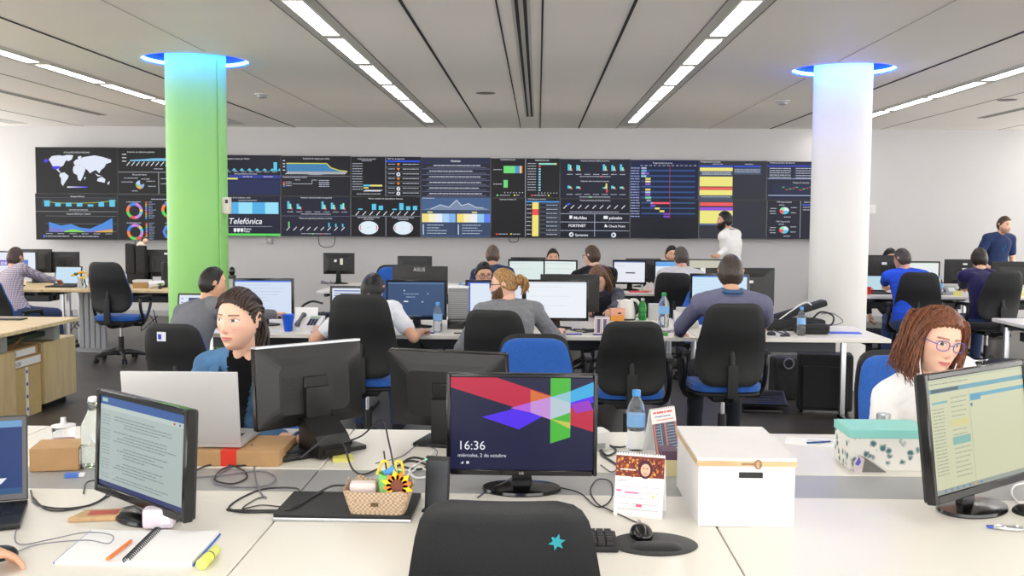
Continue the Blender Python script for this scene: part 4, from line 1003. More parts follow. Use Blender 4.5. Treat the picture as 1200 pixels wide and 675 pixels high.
def hand_parts(w, d, nrm, side, curl=0.5, s=1.0, rad=0.0085, spread=0.12):
    """w wrist, d pointing direction, nrm back-of-hand normal, side = +1 if the thumb lies on d x nrm's side"""
    d = Vector(d).normalized(); nrm = Vector(nrm); nrm = (nrm-d*nrm.dot(d)).normalized(); t = d.cross(nrm).normalized()*side
    parts = []; w = Vector(w)
    lens = [(0.040, 0.025, 0.020), (0.045, 0.028, 0.022), (0.041, 0.026, 0.021), (0.032, 0.020, 0.018)]
    for i in range(4):
        o = (0.027-0.018*i)*s; base = w+t*(o*0.7)+d*0.012; kn = w+t*(o*1.15)+d*(0.088-0.004*abs(i-1.2))*s+nrm*(0.004)
        parts.append(capsule(base, kn, 0.0125*s, 0.0105*s, 10))
        dd = (d+t*(spread*(1.2-i)*0.6)).normalized(); p = kn; ang = 0.25+curl*0.55
        for j, L in enumerate(lens[i]):
            v = (dd*math.cos(ang)-nrm*math.sin(ang)); q = p+v*(L*s); parts.append(capsule(p, q, rad*s*(1-0.06*j), rad*s*(0.94-0.08*j), 10)); p = q; ang += curl*0.75
    tb = w+t*0.022*s+d*0.028*s-nrm*0.006; t1 = tb+(t*0.75+d*0.7-nrm*0.25).normalized()*0.042*s; t2 = t1+(t*0.28+d*0.95-nrm*0.25).normalized()*0.030*s; t3 = t2+(d*0.95-t*0.05-nrm*0.3).normalized()*0.024*s
    parts += [capsule(tb, t1, 0.0145*s, 0.011*s, 10), capsule(t1, t2, 0.0105*s, 0.0095*s, 10), capsule(t2, t3, 0.0095*s, 0.0080*s, 10)]
    return parts
def ik(a, b, l1, l2, hint):
    d = b-a; L = min(d.length, (l1+l2)*0.995); dn = d.normalized(); x = (l1*l1-l2*l2+L*L)/(2*L); h = math.sqrt(max(0, l1*l1-x*x))
    hv = Vector(hint); hv = hv-dn*hv.dot(dn)
    hv = hv.normalized() if hv.length > 1e-6 else dn.orthogonal().normalized()
    return a+dn*x+hv*h, a+dn*L
SKIN = {'light': (226, 180, 156), 'fair': (232, 190, 166), 'tan': (205, 156, 128), 'warm': (216, 168, 138)}
M['skin'] = attr_mat('skin', 0.48, 0.4, 0.12)
def person(label, hip, head, hyaw=0.0, tyaw=0.0, hpitch=0.0, hroll=0.0, hands=None, vox=0.006, female=False, s=1.0, skin='light', shirt=None, sleeve='long', trousers=None, hair=None, hairline=None,
           hair_t=0.012, hair_kw=None, beard=None, glasses=None, feat=None, stand=False, shw=0.172, legs=True, knees=None, feet=None, shirt_region=None, collar=None, curl=0.5, slump=0.02, fold=0.006,
           extra_hair=None, nose=1.0, lanyard=None, elbow_hint=None, belly=0.0, group=None, brow=None, jaw=0.30, gaze=(0, 0), wide=1.0, loc_z=0.0, head_s=1.0, handrot=None, lips=None, sleeve_frac=0.62, hand_s=1.0, shoe=(30, 30, 34), neck_h=0.0, open_neck=0.0):
    root = thing('person', label, 'person', (hip[0], hip[1], 0), 0, group)
    off = Vector((hip[0], hip[1], 0)); hip = Vector(hip); head = Vector(head)
    TR = Matrix.Rotation(tyaw, 3, 'Z'); F = TR @ Vector((0, -1, 0)); Lf = TR @ Vector((1, 0, 0)); UP = Vector((0, 0, 1))
    HR_ = Matrix.Rotation(hyaw, 3, 'Z') @ Matrix.Rotation(hroll, 3, 'Y') @ Matrix.Rotation(hpitch, 3, 'X')
    Hm = Matrix.Translation(head) @ HR_.to_4x4() @ Matrix.Scale(s*head_s, 4)
    neck_top = Hm @ Vector((0, 0.035, -0.075))
    nb = Hm @ Vector((0, 0.030, 0))+Vector((0, 0, -0.140*s-neck_h))-F*0.035*s            # base of the neck
    wf = 0.90 if female else 1.0
    spine = nb-hip; su = spine.normalized(); fw = (F-su*F.dot(su)).normalized(); lf = su.cross(fw)*-1
    if lf.dot(Lf) < 0: lf = -lf
    def sp(t): return hip+spine*t-fw*(slump*math.sin(PI*t)*1.6)
    def torso(g, t0=0.0, t1=1.0, neck=True):
        prof = [(-0.10, .125, .085), (0.0, .165, .115), (0.15, .160*wf, .112), (0.33, .140*wf, .102+belly), (0.5, .150*wf, .108+belly*0.5), (0.66, .162*wf, .115), (0.79, .165*wf, .108), (0.88, .150*wf, .092), (0.94, .108*wf, .076), (1.0, .062, .058)]
        rings = []
        for t, a, b in prof:
            if t < t0-1e-6 or t > t1+1e-6: continue
            c = sp(t) if t >= 0 else hip+su*(t*0.5)
            if t > 0.93: c = c+fw*0.0
            rings.append((c, lf, fw, (a+g)*s, (b+g)*s))
        return loft(rings)
    shc = sp(0.875); body = []
    body.append(torso(0))
    if female:
        for q in (-1, 1): body.append(capsule(sp(0.66)+fw*0.075*s+lf*q*0.07*s, sp(0.62)+fw*0.085*s+lf*q*0.07*s, 0.055*s, 0.058*s))
    body.append(capsule(nb-su*0.03, neck_top, (0.052 if not female else 0.045)*s, (0.050 if not female else 0.043)*s))
    hp_ = head_mesh(96 if vox < 0.004 else 48, 72 if vox < 0.004 else 36, female, wide, jaw, nose)
    body += [([Hm @ v for v in vs], fs) for vs, fs in hp_]
    arms = {}
    for q, nm in ((1, 'L'), (-1, 'R')):
        sh = shc+lf*(q*shw*wf*s)+UP*0.0
        tgt = (hands or {}).get(nm)
        if tgt is None: tgt = sh+Vector((0, 0, -0.50*s))+F*0.05*s+lf*q*0.07
        tgt = Vector(tgt); hint = (elbow_hint or {}).get(nm, -F*0.5+lf*q*0.5-UP*0.9)
        el, wr = ik(sh, tgt, 0.285*s, 0.255*s, hint); arms[nm] = (sh, el, wr, q)
        body.append(capsule(sp(0.84)+lf*q*0.07*s, sh, 0.062*s, 0.056*s*wf))
        body.append(capsule(nb+lf*q*0.022*s+su*0.018*s, sh+UP*0.012*s, 0.040*s, 0.046*s*wf)); body.append(capsule(sh, el, 0.050*s*wf, 0.039*s*wf)); body.append(capsule(el, wr, 0.040*s*wf, 0.025*s*wf, flat=None))
        fd = (wr-el).normalized(); hr = (handrot or {}).get(nm)
        if hr is not None: d_, n_ = Vector(hr[0]), Vector(hr[1])
        elif stand or tgt.z < 0.6: d_, n_ = fd, lf*q
        else:
            d_ = Vector((fd.x, fd.y, fd.z*0.2-0.05)).normalized(); n_ = UP
        tside = d_.cross(n_); inner = -lf*q
        if n_.dot(UP) < 0.5: inner = F
        body += hand_parts(wr, d_, n_, 1 if tside.dot(inner) > 0 else -1, curl, s*hand_s*(0.94 if female else 1.0), 0.0085 if vox < 0.005 else 0.0095)
    lg = []
    if legs:
        for q, nm in ((1, 'L'), (-1, 'R')):
            hj = hip+lf*q*0.085*s
            if stand: kn = hj+Vector((0, 0, -0.43*s))+F*0.02; ft = Vector((hj.x+lf.x*q*0.02, hj.y+lf.y*q*0.02, 0.085))
            else:
                kn = hj+F*0.40*s+lf*q*0.05*s; kn.z = 0.50*s; ft = kn+F*0.06; ft.z = 0.085
            if knees and nm in knees: kn = Vector(knees[nm])
            if feet and nm in feet: ft = Vector(feet[nm])
            lg.append((hj, kn, ft, q))
            body.append(capsule(hj, kn, 0.080*s, 0.056*s)); body.append(capsule(kn, ft, 0.054*s, 0.036*s)); body.append(capsule(ft+Vector((0, 0, -0.045)), ft+F*0.15*s+Vector((0, 0, -0.055)), 0.036*s, 0.028*s))
    me = fuse(body, vox, 3, off)
    P = mcoords(me)
    Hi = np.array((Matrix.Translation(-off) @ Hm).inverted()); Q = P @ Hi[:3, :3].T+Hi[:3, 3]
    base = np.array(rgb(*SKIN[skin])[:3]); colr = np.tile(base, (len(P), 1)); x, y, z = Q[:, 0], Q[:, 1], Q[:, 2]
    colr *= (1+0.04*wob(P, 5, 40))[:, None]
    near = (np.linalg.norm(Q, axis=1) < 0.16) & (y < 0.0); ax = np.abs(x)
    def blend(mask, c, a=1.0):
        mm = (np.clip(mask, 0, 1)*a*near)[:, None]; colr[:] = colr*(1-mm)+np.array(rgb(*c)[:3])*mm
    def ss(v, e): return np.clip(v/e+0.5, 0, 1)
    e = 0.0016 if vox < 0.004 else 0.004
    blend(gs(ax-0.043, 0.020)*gs(z+0.022, 0.018)*(y < -0.03), (225, 140, 125), 0.16)
    blend(gs(x, 0.012)*gs(z+0.030, 0.010)*(y < -0.07), (222, 150, 130), 0.3)
    bc = brow or (70, 48, 36)
    bz = 0.0285+0.0022*np.sin(np.clip((ax-0.002)/0.046, 0, 1)*PI*0.9)
    blend(ss((0.0030 if female else 0.0045)-np.abs(z-bz), e)*(ax > 0.011)*(ax < 0.048)*(y < -0.03), bc, 0.85)
    ez = 0.010+0.06*(ax-0.031)
    hh = (0.0052 if female else 0.0044)*np.sqrt(np.clip(1-((ax-0.031)/0.0150)**2, 0, 1))
    blend(ss(hh+0.0022-np.abs(z-ez-0.0008), e)*(np.abs(ax-0.031) < 0.017)*(y < -0.03), (60, 38, 30), 0.8)
    blend(ss(hh-np.abs(z-ez), e)*(np.abs(ax-0.031) < 0.015)*(y < -0.03), (232, 224, 218), 1.0)
    gx = np.sign(x)*0.031+gaze[0]; ir = np.sqrt((x-gx)**2+(z-0.010-gaze[1])**2)
    blend(ss(0.0064-ir, e)*ss(hh-np.abs(z-ez), e)*(y < -0.03), (70, 62, 56), 1.0); blend(ss(0.0026-ir, e)*(y < -0.03)*ss(hh-np.abs(z-ez), e), (12, 10, 10), 1.0)
    lw = np.clip(1-(ax/0.0245)**2, 0, 1); lc = lips or ((190, 98, 92) if female else (186, 118, 104))
    blend(ss(0.0085*np.sqrt(lw)-np.abs(z+0.0600+0.0006), e)*(ax < 0.0245)*(y < -0.04), lc, 0.85)
    blend(ss(0.0010-np.abs(z+0.0592), e)*(ax < 0.021)*(y < -0.04), (110, 50, 48), 0.7)
    blend(gs(ax-0.0065, 0.0028)*gs(z+0.0385, 0.0022)*(y < -0.05), (90, 50, 42), 0.8)
    if beard or feat == 'stubble':
        jl = (z < -0.030-0.05*np.clip((-y-0.02)/0.07, 0, 1)*0+0.00) & (y < 0.01)
        reg = ss(-0.040-z+0.018*np.clip((0.05+y)/0.05, 0, 1), 0.008)*ss(0.012-y, 0.01)*(1-ss(0.0085*np.sqrt(lw)+0.003-np.abs(z+0.060), 0.003)*(ax < 0.026))
        near2 = near; blend(reg, (90, 68, 56), 0.45)
    setcol(me, colr); me.materials.clear(); me.materials.append(M['skin'])
    b = bpy.data.objects.new('body', me); COL.objects.link(b); b.parent = root
    cv = max(vox, 0.006)
    # ---- shirt
    if shirt is not None:
        sp_ = [torso(0.014, -0.2, 1.0)]
        if female:
            for q in (-1, 1): sp_.append(capsule(sp(0.66)+fw*0.075*s+lf*q*0.07*s, sp(0.62)+fw*0.085*s+lf*q*0.07*s, 0.066*s, 0.068*s))
        for nm, (sh, el, wr, q) in arms.items():
            sp_.append(capsule(sp(0.84)+lf*q*0.06*s, sh, 0.073*s, 0.068*s*wf))
            sp_.append(capsule(nb+lf*q*0.050*s-su*0.004*s, sh+UP*0.012*s, 0.056*s, 0.066*s*wf)); sp_.append(capsule(nb-lf*0.03*s-su*0.010*s, nb+lf*0.03*s-su*0.010*s, 0.060*s))
            if sleeve == 'long': sp_.append(capsule(sh, el, 0.063*s*wf, 0.052*s*wf)); sp_.append(capsule(el, el+(wr-el)*0.93, 0.053*s*wf, 0.038*s))
            elif sleeve == 'mid': sp_.append(capsule(sh, el, 0.063*s*wf, 0.053*s*wf)); sp_.append(capsule(el, el+(wr-el)*0.30, 0.053*s*wf, 0.050*s))
            else: sp_.append(capsule(sh, sh+(el-sh)*sleeve_frac, 0.064*s*wf, 0.060*s*wf))
        ms = fuse(sp_, cv, 3, off)
        Pm = mcoords(ms); N = mnormals(ms)
        fold_ = wob(Pm*np.array([1, 1, 0.55]), 11+len(label), 30)*fold+wob(Pm, 3+len(label), 75)*fold*0.4
        fold_ = fold_*np.clip((np.linalg.norm(Pm-np.array(nb-off), axis=1)-0.085)/0.08, 0, 1)
        Pm = Pm+N*np.maximum(fold_, -0.006)[:, None]; setcoords(ms, Pm)
        mats_ = shirt if isinstance(shirt, list) else [shirt]
        ms.materials.clear()
        for m_ in mats_: ms.materials.append(m_)
        if shirt_region:
            T3 = np.array([list(lf), list(fw), list(su)]); o3 = np.array(hip-off); L3 = (Pm-o3) @ T3.T; LT = L3.copy(); LT[:, 2] /= spine.length
            vi = shirt_region(LT, Pm); mi = np.zeros(len(ms.polygons), dtype=np.int32)
            lv = np.empty(len(ms.loops), dtype=np.int32); ms.loops.foreach_get('vertex_index', lv); st = np.empty(len(ms.polygons), dtype=np.int32); ms.polygons.foreach_get('loop_start', st)
            mi = vi[lv[st]].astype(np.int32); ms.polygons.foreach_set('material_index', mi); ms.update()
        o = bpy.data.objects.new('shirt', ms); COL.objects.link(o); o.parent = root
    if collar is not None:
        mb = MB(); c0 = nb+su*0.022+fw*0.004; pts = []
        for i in range(29):
            a = 2*PI*i/28*0.86+PI*0.5+0.44; pts.append((c0-off)+lf*(0.068*s*math.cos(a))+fw*(0.066*s*math.sin(a))+su*(-0.022*max(0, math.sin(a))))
        for k_, (dr, dz) in enumerate(((0, 0.0),)): pass
        vs = []; fs = []
        for i, p in enumerate(pts):
            out = (p-(c0-off)); out = (out-su*out.dot(su)).normalized()
            vs += [p+out*0.004, p-out*0.006+su*0.030, p+out*0.000+su*0.032, p+out*0.014-su*0.004]
        for i in range(len(pts)-1):
            for j in range(3): fs.append((i*4+j, i*4+j+1, (i+1)*4+j+1, (i+1)*4+j))
        mb.add(vs, fs, collar, True); mb.build('collar', root)
    if trousers is not None:
        tp = [loft([(hip+su*t*0.5, lf, fw, (a+0.016)*s, (b_+0.016)*s) for t, a, b_ in ((-0.2, .10, .08), (-0.1, .145, .10), (0.0, .165, .115), (0.16, .155, .110))])]
        for (hj, kn, ft, q) in lg: tp.append(capsule(hj, kn, 0.094*s, 0.070*s)); tp.append(capsule(kn, ft, 0.069*s, 0.053*s))
        mt = fuse(tp, max(cv, 0.009), 3, off); Pm = mcoords(mt); N = mnormals(mt); setcoords(mt, Pm+N*(wob(Pm, 23, 35)*0.005)[:, None])
        mt.materials.clear(); mt.materials.append(trousers); o = bpy.data.objects.new('trousers', mt); COL.objects.link(o); o.parent = root
        for (hj, kn, ft, q) in lg:
            v = fuse([capsule(ft+Vector((0, 0, -0.035)), ft+F*0.16*s+Vector((0, 0, -0.048)), 0.046*s, 0.036*s), capsule(ft+Vector((0, 0, -0.042)), ft-F*0.02+Vector((0, 0, -0.042)), 0.042*s, 0.042*s)], 0.009, 2, off)
            v.materials.clear(); v.materials.append(pmat(shoe, 0.5)); o = bpy.data.objects.new('shoe', v); COL.objects.link(o); o.parent = root
    if hair is not None:
        kw = dict(hair_kw or {}); vs, fs = hair_cap(Hm, hairline or HAIR_SHORT, hair_t, wide, off=off, jaw=jaw, **kw)
        mb = MB(); mb.add(vs, fs, hair, True)
        if extra_hair: extra_hair(mb, hair, Hm, off)
        mb.build('hair', root)
    if beard:
        th = []; k = 30; n = 60; vs = []; fs = []
        dirs = np.array([(math.sin(PI*j/k)*math.cos(2*PI*i/n), math.sin(PI*j/k)*math.sin(2*PI*i/n), math.cos(PI*j/k)) for j in range(k+1) for i in range(n)])
        bx, by, bz_ = head_base(dirs[:, 0], dirs[:, 1], dirs[:, 2], wide, jaw); fr = np.clip(-by/0.05, 0, 1)**0.7
        by = by-(0.006*gs(bx, 0.03)*gs(bz_+0.060, 0.02)+0.008*gs(bx, 0.02)*gs(bz_+0.098, 0.016))*fr
        m_ = np.clip((-0.030-bz_+0.035*np.clip((by+0.06)/0.05, 0, 1))/0.012, 0, 1)*np.clip((0.015-by)/0.015, 0, 1)*(1-gs(bx, 0.020)**0.7*gs(bz_+0.060, 0.0085)*1.1); m_ = np.clip(m_, 0, 1)
        Pb = np.stack([bx, by, bz_], 1); nr = Pb/np.linalg.norm(Pb, axis=1)[:, None]
        Pb = Pb+nr*((beard[1]+wob(Pb, 9, 200)*0.0015)*m_-0.012*(1-m_))[:, None]
        for j in range(k):
            for i in range(n): fs.append((j*n+i, (j+1)*n+i, (j+1)*n+(i+1) % n, j*n+(i+1) % n))
        MB().add([Hm @ Vector(p)-off for p in Pb], fs, beard[0], True).build('beard', root)
    if glasses:
        mb = MB(); gm = glasses
        for q in (-1, 1):
            c = Vector((q*0.032, -0.094, 0.006)); pts = [Hm @ (c+Vector((0.0235*math.copysign(abs(math.cos(a))**0.8, math.cos(a)), 0.006*abs(math.cos(a))*(1 if math.cos(a)*q > 0 else 0), 0.0185*math.copysign(abs(math.sin(a))**0.8, math.sin(a)))))-off for a in [2*PI*i/24 for i in range(24)]]
            mb.tube(pts, 0.0016 if vox < 0.004 else 0.0022, gm, 6, closed=True)
            mb.tube([Hm @ Vector(p)-off for p in ((q*0.0555, -0.088, 0.010), (q*0.070, -0.075, 0.012), (q*0.080*wide, -0.02, 0.012), (q*0.081*wide, 0.010, 0.010), (q*0.078*wide, 0.022, -0.005))], 0.0018 if vox < 0.004 else 0.0024, gm, 6, smooth_pts=3)
        mb.tube([Hm @ Vector(p)-off for p in ((-0.0095, -0.098, 0.009), (0, -0.1005, 0.012), (0.0095, -0.098, 0.009))], 0.0016, gm, 6, smooth_pts=3)
        mb.build('glasses', root)
    if lanyard is not None:
        mb = MB(); c0 = nb-su*0.01; A = []
        for i in range(13):
            a = PI*(-0.05)+PI*1.1*i/12+PI; A.append(c0-off+lf*(0.080*s*math.cos(a))+fw*(0.074*s*math.sin(a)*1.0)+su*0.040)
        ch = sp(0.52)+fw*(0.128+0.03*female)*s-off
        mid1 = A[0]+(ch-A[0])*0.5+fw*0.035; mid2 = A[-1]+(ch-A[-1])*0.5+fw*0.035
        mb.tube([ch, mid1]+A+[mid2, ch], 0.005, lanyard, 6, smooth_pts=2); mb.build('lanyard', root)
    return root, dict(Hm=Hm, arms=arms, off=off, sp=sp, fw=fw, lf=lf, su=su, nb=nb, F=F)
def cloth(c, noise=0.06, rough=0.9, ns=90): return mat('cloth', rgb(*c), rough, spec=0.15, noise=noise, nscale=ns, bump=0.25, bscale=500, sheen=0.15)
# ================================================================== desks
XB = [-3.232, -1.986, -0.740, 0.507, 1.753, 3.0]
nmD = ['at far left', 'left of the closed laptop seam', 'under the lock screen monitor', 'with the white storage box corner', 'at far right']
for i in range(5):
    make_desk('white desk of the nearest row, viewer side, ' + ['leftmost, running out of the frame', 'under the open notebook', 'under the monitor showing the time', 'under the black mouse mat and right monitor', 'rightmost, outside the frame'][i], XB[i], XB[i+1], 2.35, 3.14, group='nearest row, viewer side')
    make_desk('white desk of the nearest row, far side, ' + ['leftmost', 'in front of the woman in denim', 'behind the monitor showing the time', 'before the woman in white', 'rightmost'][i], XB[i], XB[i+1], 3.43, 4.09, group='nearest row, far side')
    t = thing('cable_channel', 'grey metal cable channel between the two nearest desk rows, ' + ['leftmost length', 'length by the glass bottle', 'length behind the time monitor', 'length behind the white storage box', 'rightmost length'][i], 'cable channel', (XB[i], 3.145, 0), 0, 'cable channels of the nearest row')
    w = XB[i+1]-XB[i]; MB().box((0.002, 0, 0.728), (w-0.002, 0.28, 0.7385), M['grey_metal'], bev=0.002, seg=1).build('cover_plate', t)
    MB().box((0.01, 0.01, 0.64), (w-0.01, 0.27, 0.728), M['dark_metal']).build('trough', t)
    mb = MB(); mb.cyl((w/2, 0.14, 0), (w/2, 0.14, 0.64), 0.03, M['grey_metal']); mb.build('post', t)
def cdesk(label, x0, x1, y0, y1, group, front=1, z=0.74, top='white_desk'):
    """desk on two C-shaped frames whose posts stand at the back"""
    w = x1-x0; d = y1-y0; t = thing('desk', label, 'desk', (x0, y0, 0), 0, group); th = 0.03
    MB().box((0.002, 0, z-th), (w-0.002, d, z), M[top], bev=0.003, seg=1).build('worktop', t)
    py = d-0.08 if front else 0.08
    for sx in (0.1, w-0.1):
        mb = MB(); mb.box((sx-0.02, py-0.02, 0.03), (sx+0.02, py+0.02, z-th), M['silver'], bev=0.006); mb.box((sx-0.025, py-0.30 if front else py-0.05, 0.0), (sx+0.025, py+0.05 if front else py+0.3, 0.03), M['dark_metal'], bev=0.008)
        mb.box((sx-0.02, 0.06, z-th-0.04), (sx+0.02, d-0.06, z-th), M['dark_metal']); mb.build('leg', t)
    MB().box((0.1, py-0.02, z-th-0.07), (w-0.1, py+0.02, z-th-0.002), M['dark_metal']).build('crossbar', t)
    MB().box((0.2, py-0.14, z-th-0.16), (w-0.2, py-0.03, z-th-0.08), M['dark_metal'], bev=0.004, seg=1).build('cable_tray', t)
    return t
X2 = [-2.80, -1.48, -0.16, 1.16, 2.56]
dn = ['at its left end beside the green column', 'with the white desk phone', 'with the calendar and bottles', 'at its right end with the black bags']
for i in range(4): cdesk('white desk of the second row, near side, '+dn[i], X2[i], X2[i+1], 7.42, 8.32, 'second row, near side')
for i in range(3): cdesk('white desk of the second row, far side, '+['at its left end', 'in the middle behind the dark monitors', 'carrying the white kettle'][i], X2[i], X2[i+1]-(0.0 if i < 2 else 0.0), 8.33, 8.86, 'second row, far side', 0)
X2[0] = -2.56
for i in range(4): cdesk('white desk of the third row, near side, '+['left end', 'left of centre', 'right of centre under the bright monitors', 'right end'][i], X2[i], X2[i+1], 11.75, 12.55, 'third row, near side'); cdesk('white desk of the third row, far side, '+['left end', 'left of centre', 'right of centre', 'right end'][i], X2[i], X2[i+1], 12.56, 13.36, 'third row, far side', 0)
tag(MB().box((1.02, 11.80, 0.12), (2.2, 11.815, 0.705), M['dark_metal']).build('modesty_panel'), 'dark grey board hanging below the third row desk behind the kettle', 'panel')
# left and right desk blocks of the third row
for i, (a, b) in enumerate(((-7.2, -5.72), (-5.71, -4.10))):
    t = cdesk('maple topped desk along the left, '+['in front of the man in the checked shirt', 'beside the green column'][i], a, b, 11.65, 12.45, 'maple desks at left', top='wood_top'); cdesk('maple topped desk along the left, far side, '+['left one', 'right one'][i], a, b, 12.46, 13.26, 'maple desks at left, far side', 0, top='wood_top')
for (a, b, lab) in ((-5.78, -5.64, 'left of the empty black chair'),):
    pass
t = thing('cable_column', 'grey ribbed desk end column under the maple desks left of the empty chair', 'desk leg', (D(104, 345, 11.9).x, 12.0, 0))
mb = MB(); 
for i in range(5): mb.box((-0.16+i*0.065, -0.02, 0.02), (-0.105+i*0.065, 0.02, 0.70), M['grey_metal'], bev=0.01)
mb.build('ribbed_panel', t); MB().box((-0.2, -0.25, 0), (0.2, 0.2, 0.02), M['grey_metal'], bev=0.006).build('foot_plate', t)
for i, (a, b) in enumerate(((3.70, 5.20), (5.21, 6.75))):
    cdesk('white desk at right, third row, '+['in front of the man in the blue shirt', 'in front of the seated man in navy'][i], a, b, 11.60, 12.40, 'white desks at right'); cdesk('white desk at right, third row far side, '+['left one', 'right one'][i], a, b, 12.41, 13.2, 'white desks at right, far side', 0)
p = G(1177, 376, 0.74); cdesk('white desk whose corner enters the frame at the right edge', p.x, p.x+1.4, p.y-0.55, p.y+0.25, None, 1)
# ------------------------------------------------------------------ chairs
def ch(label, px, Y, rz=0, **k): return make_chair(label, (D(px, 300, Y).x, Y), rz, **k)
ch('big black office chair in the foreground with a small teal star on its back', 597, 2.50, 0.0, back_z=0.466, seat_z=0.44, arms=False)
t = bpy.data.objects['office_chair']; star = []
for i in range(12): a = PI*i/6+0.25; r = 0.019 if i % 2 == 0 else 0.009; star.append((r*math.cos(a), r*math.sin(a)))
o = MB().prism(star, -0.0010, 0.0022, pmat((40, 140, 150), 0.6)).build('star_sticker', t); o.location = (0.115, -0.326, 0.90)
ch('empty office chair with blue front, facing the viewer behind the time monitor', 627, 5.35, PI, seat_z=0.42, back_z=0.47, back_h=0.46, arms=False)
ch('blue office chair behind the woman in the white t-shirt', 1088, 4.62, PI+0.1, seat_z=0.44, back_z=0.45, arms=False)
ch('office chair under the woman in denim', 292, 4.62, PI-0.1, seat_z=0.44, back_z=0.44, back_h=0.42, arms=False)
c = ch('black office chair with a small blue and white sticker on its back', 226, 6.85, -0.15, seat_z=0.40, back_z=0.41, back_h=0.47)
o = MB().box((-0.03, -0.002, -0.03), (0.03, 0.003, 0.03), pmat((225, 225, 235))).box((-0.022, -0.004, -0.018), (0.0, -0.001, 0.015), pmat((50, 60, 190))).build('sticker', c); o.location = (-0.05, -0.342, 0.82)
ch('black office chair behind the man in the white t-shirt', 430, 7.0, 0.0, seat_z=0.49, back_z=0.53, back_h=0.54, arms=False)
ch('black office chair turned slightly, behind the man with the blond bun', 592, 7.02, -0.22, seat_z=0.46, back_z=0.46, back_h=0.51, arms=False)
ch('empty black office chair between the bun man and the man in the purple grey sweater', 738, 6.95, 0.0, seat_z=0.43, back_z=0.44, back_h=0.47)
ch('black office chair behind the man in the purple grey sweater', 850, 6.98, 0.05, seat_z=0.48, back_z=0.50, back_h=0.53)
ch('black office chair behind the man in the pale shirt, third row', 797, 11.25, -0.35, seat_z=0.46, back_z=0.50, arms=False)
ch('blue fronted chair standing right of the man in the pale shirt', 812, 10.35, 2.5, seat_z=0.42, back_z=0.46, back_h=0.42, arms=False)
ch('black office chair behind the man in the blue shirt', 1075, 11.15, -0.25, seat_z=0.47, back_z=0.51, back_h=0.52)
ch('black office chair with a white mark, behind the seated man in navy', 1160, 11.0, 0.15, seat_z=0.50, back_z=0.56, back_h=0.50, cushion='black_fabric', seat='black_fabric', base='chrome')
ch('black office chair with blue edge at the left border behind the checked shirt', 8, 9.9, -0.3, seat_z=0.44, back_z=0.49, back_h=0.50)
ch('empty black office chair at the maple desk left of the green column', 140, 11.1, -0.12, seat_z=0.49, back_z=0.56, back_h=0.52)
ch('blue and black chair pushed in behind the dark rear facing monitor, centre', 466, 9.85, PI+0.2, seat_z=0.46, back_z=0.60, back_h=0.50, arms=False)
# ------------------------------------------------------------------ monitors
def mon(label, px, Y, w, h, top_y, rz=0.0, draw=None, desk=0.74, **k):
    x, ztop = XZ(px, top_y, Y); return make_monitor(label, (x, Y, desk), w, h, max(0.03, ztop-desk-h), rz, draw=draw, **k)
def lock(cv):
    cv.rect(0, 0, 100, 100, (30, 32, 66))
    red = (200, 44, 72); cv.poly([(0, 0), (32, 0), (100, 34), (100, 58), (70, 44), (0, 11)], red)
    cv.poly([(22, 43), (68, 24), (100, 9), (100, 26), (70, 37), (48, 56)], (88, 48, 245))
    cv.poly([(68, 24), (100, 4), (100, 19), (70, 33)], (70, 180, 235)); cv.poly([(56, 13), (70, 20), (70, 33), (56, 26)], (222, 118, 60))
    cv.poly([(42, 33), (56, 26.5), (70, 33), (70, 45), (56, 37.5)], (190, 100, 225)); cv.poly([(56, 26.5), (70, 20.5), (70, 45), (56, 37.5)], (205, 150, 225)); cv.poly([(84, 28), (97, 24), (100, 34), (88, 38)], (160, 60, 200))
    cv.poly([(70, 0), (84, 0), (84, 64), (70, 71)], (80, 190, 62)); cv.poly([(70, 21), (84, 14), (84, 28), (70, 33)], (150, 205, 215)); cv.poly([(70, 20), (84, 27), (84, 37), (70, 45)], (190, 210, 220)); cv.poly([(70, 45), (84, 48), (84, 55), (70, 44.5)], (200, 205, 90))
    cv.text('16:36', 5, 78.5, 13.5, (240, 242, 250)); cv.text('miércoles, 2 de octubre', 5, 86.5, 5.4, (225, 228, 240), bold=0.004)
    cv.poly([(7, 94), (9, 91), (9, 94)], (230, 230, 240)); cv.rect(11, 91.3, 13, 94, (230, 230, 240))
mon('black monitor showing the time 16:36 over crossing coloured beams', 612, 3.19, 0.472, 0.322, 436.5, 0.0, lock, logo='LG', bw=0.125, bez=0.013, k=0.95)
def docL(cv):
    r = random.Random(4); cv.rect(0, 0, 100, 100, (176, 190, 186)); cv.rect(0, 0, 100, 9, (48, 92, 158)); cv.rect(0, 95, 100, 100, (50, 60, 110)); cv.rect(0, 9, 100, 14, (190, 204, 200)); cv.rect(2, 2, 9, 6, (170, 200, 190))
    for i in range(22):
        y = 20+i*3.3
        if i % 5 != 4: cv.scrib(r.choice((18, 22, 30)), y, r.uniform(55, 92), 1.9, (128, 140, 142), r); cv.scrib(3, y, 13, 1.6, (140, 152, 152), r)
    cv.rect(88, 10.5, 90, 12.5, (200, 60, 60)); cv.rect(94, 10.5, 96, 12.5, (120, 70, 160))
p = G(180, 603, 0.74)
make_monitor('black monitor turned left showing a grey document, left foreground', (-1.105, 2.84, 0.74), 0.50, 0.305, 0.040, R(-40), -0.05, docL, bw=0.115, k=0.95)
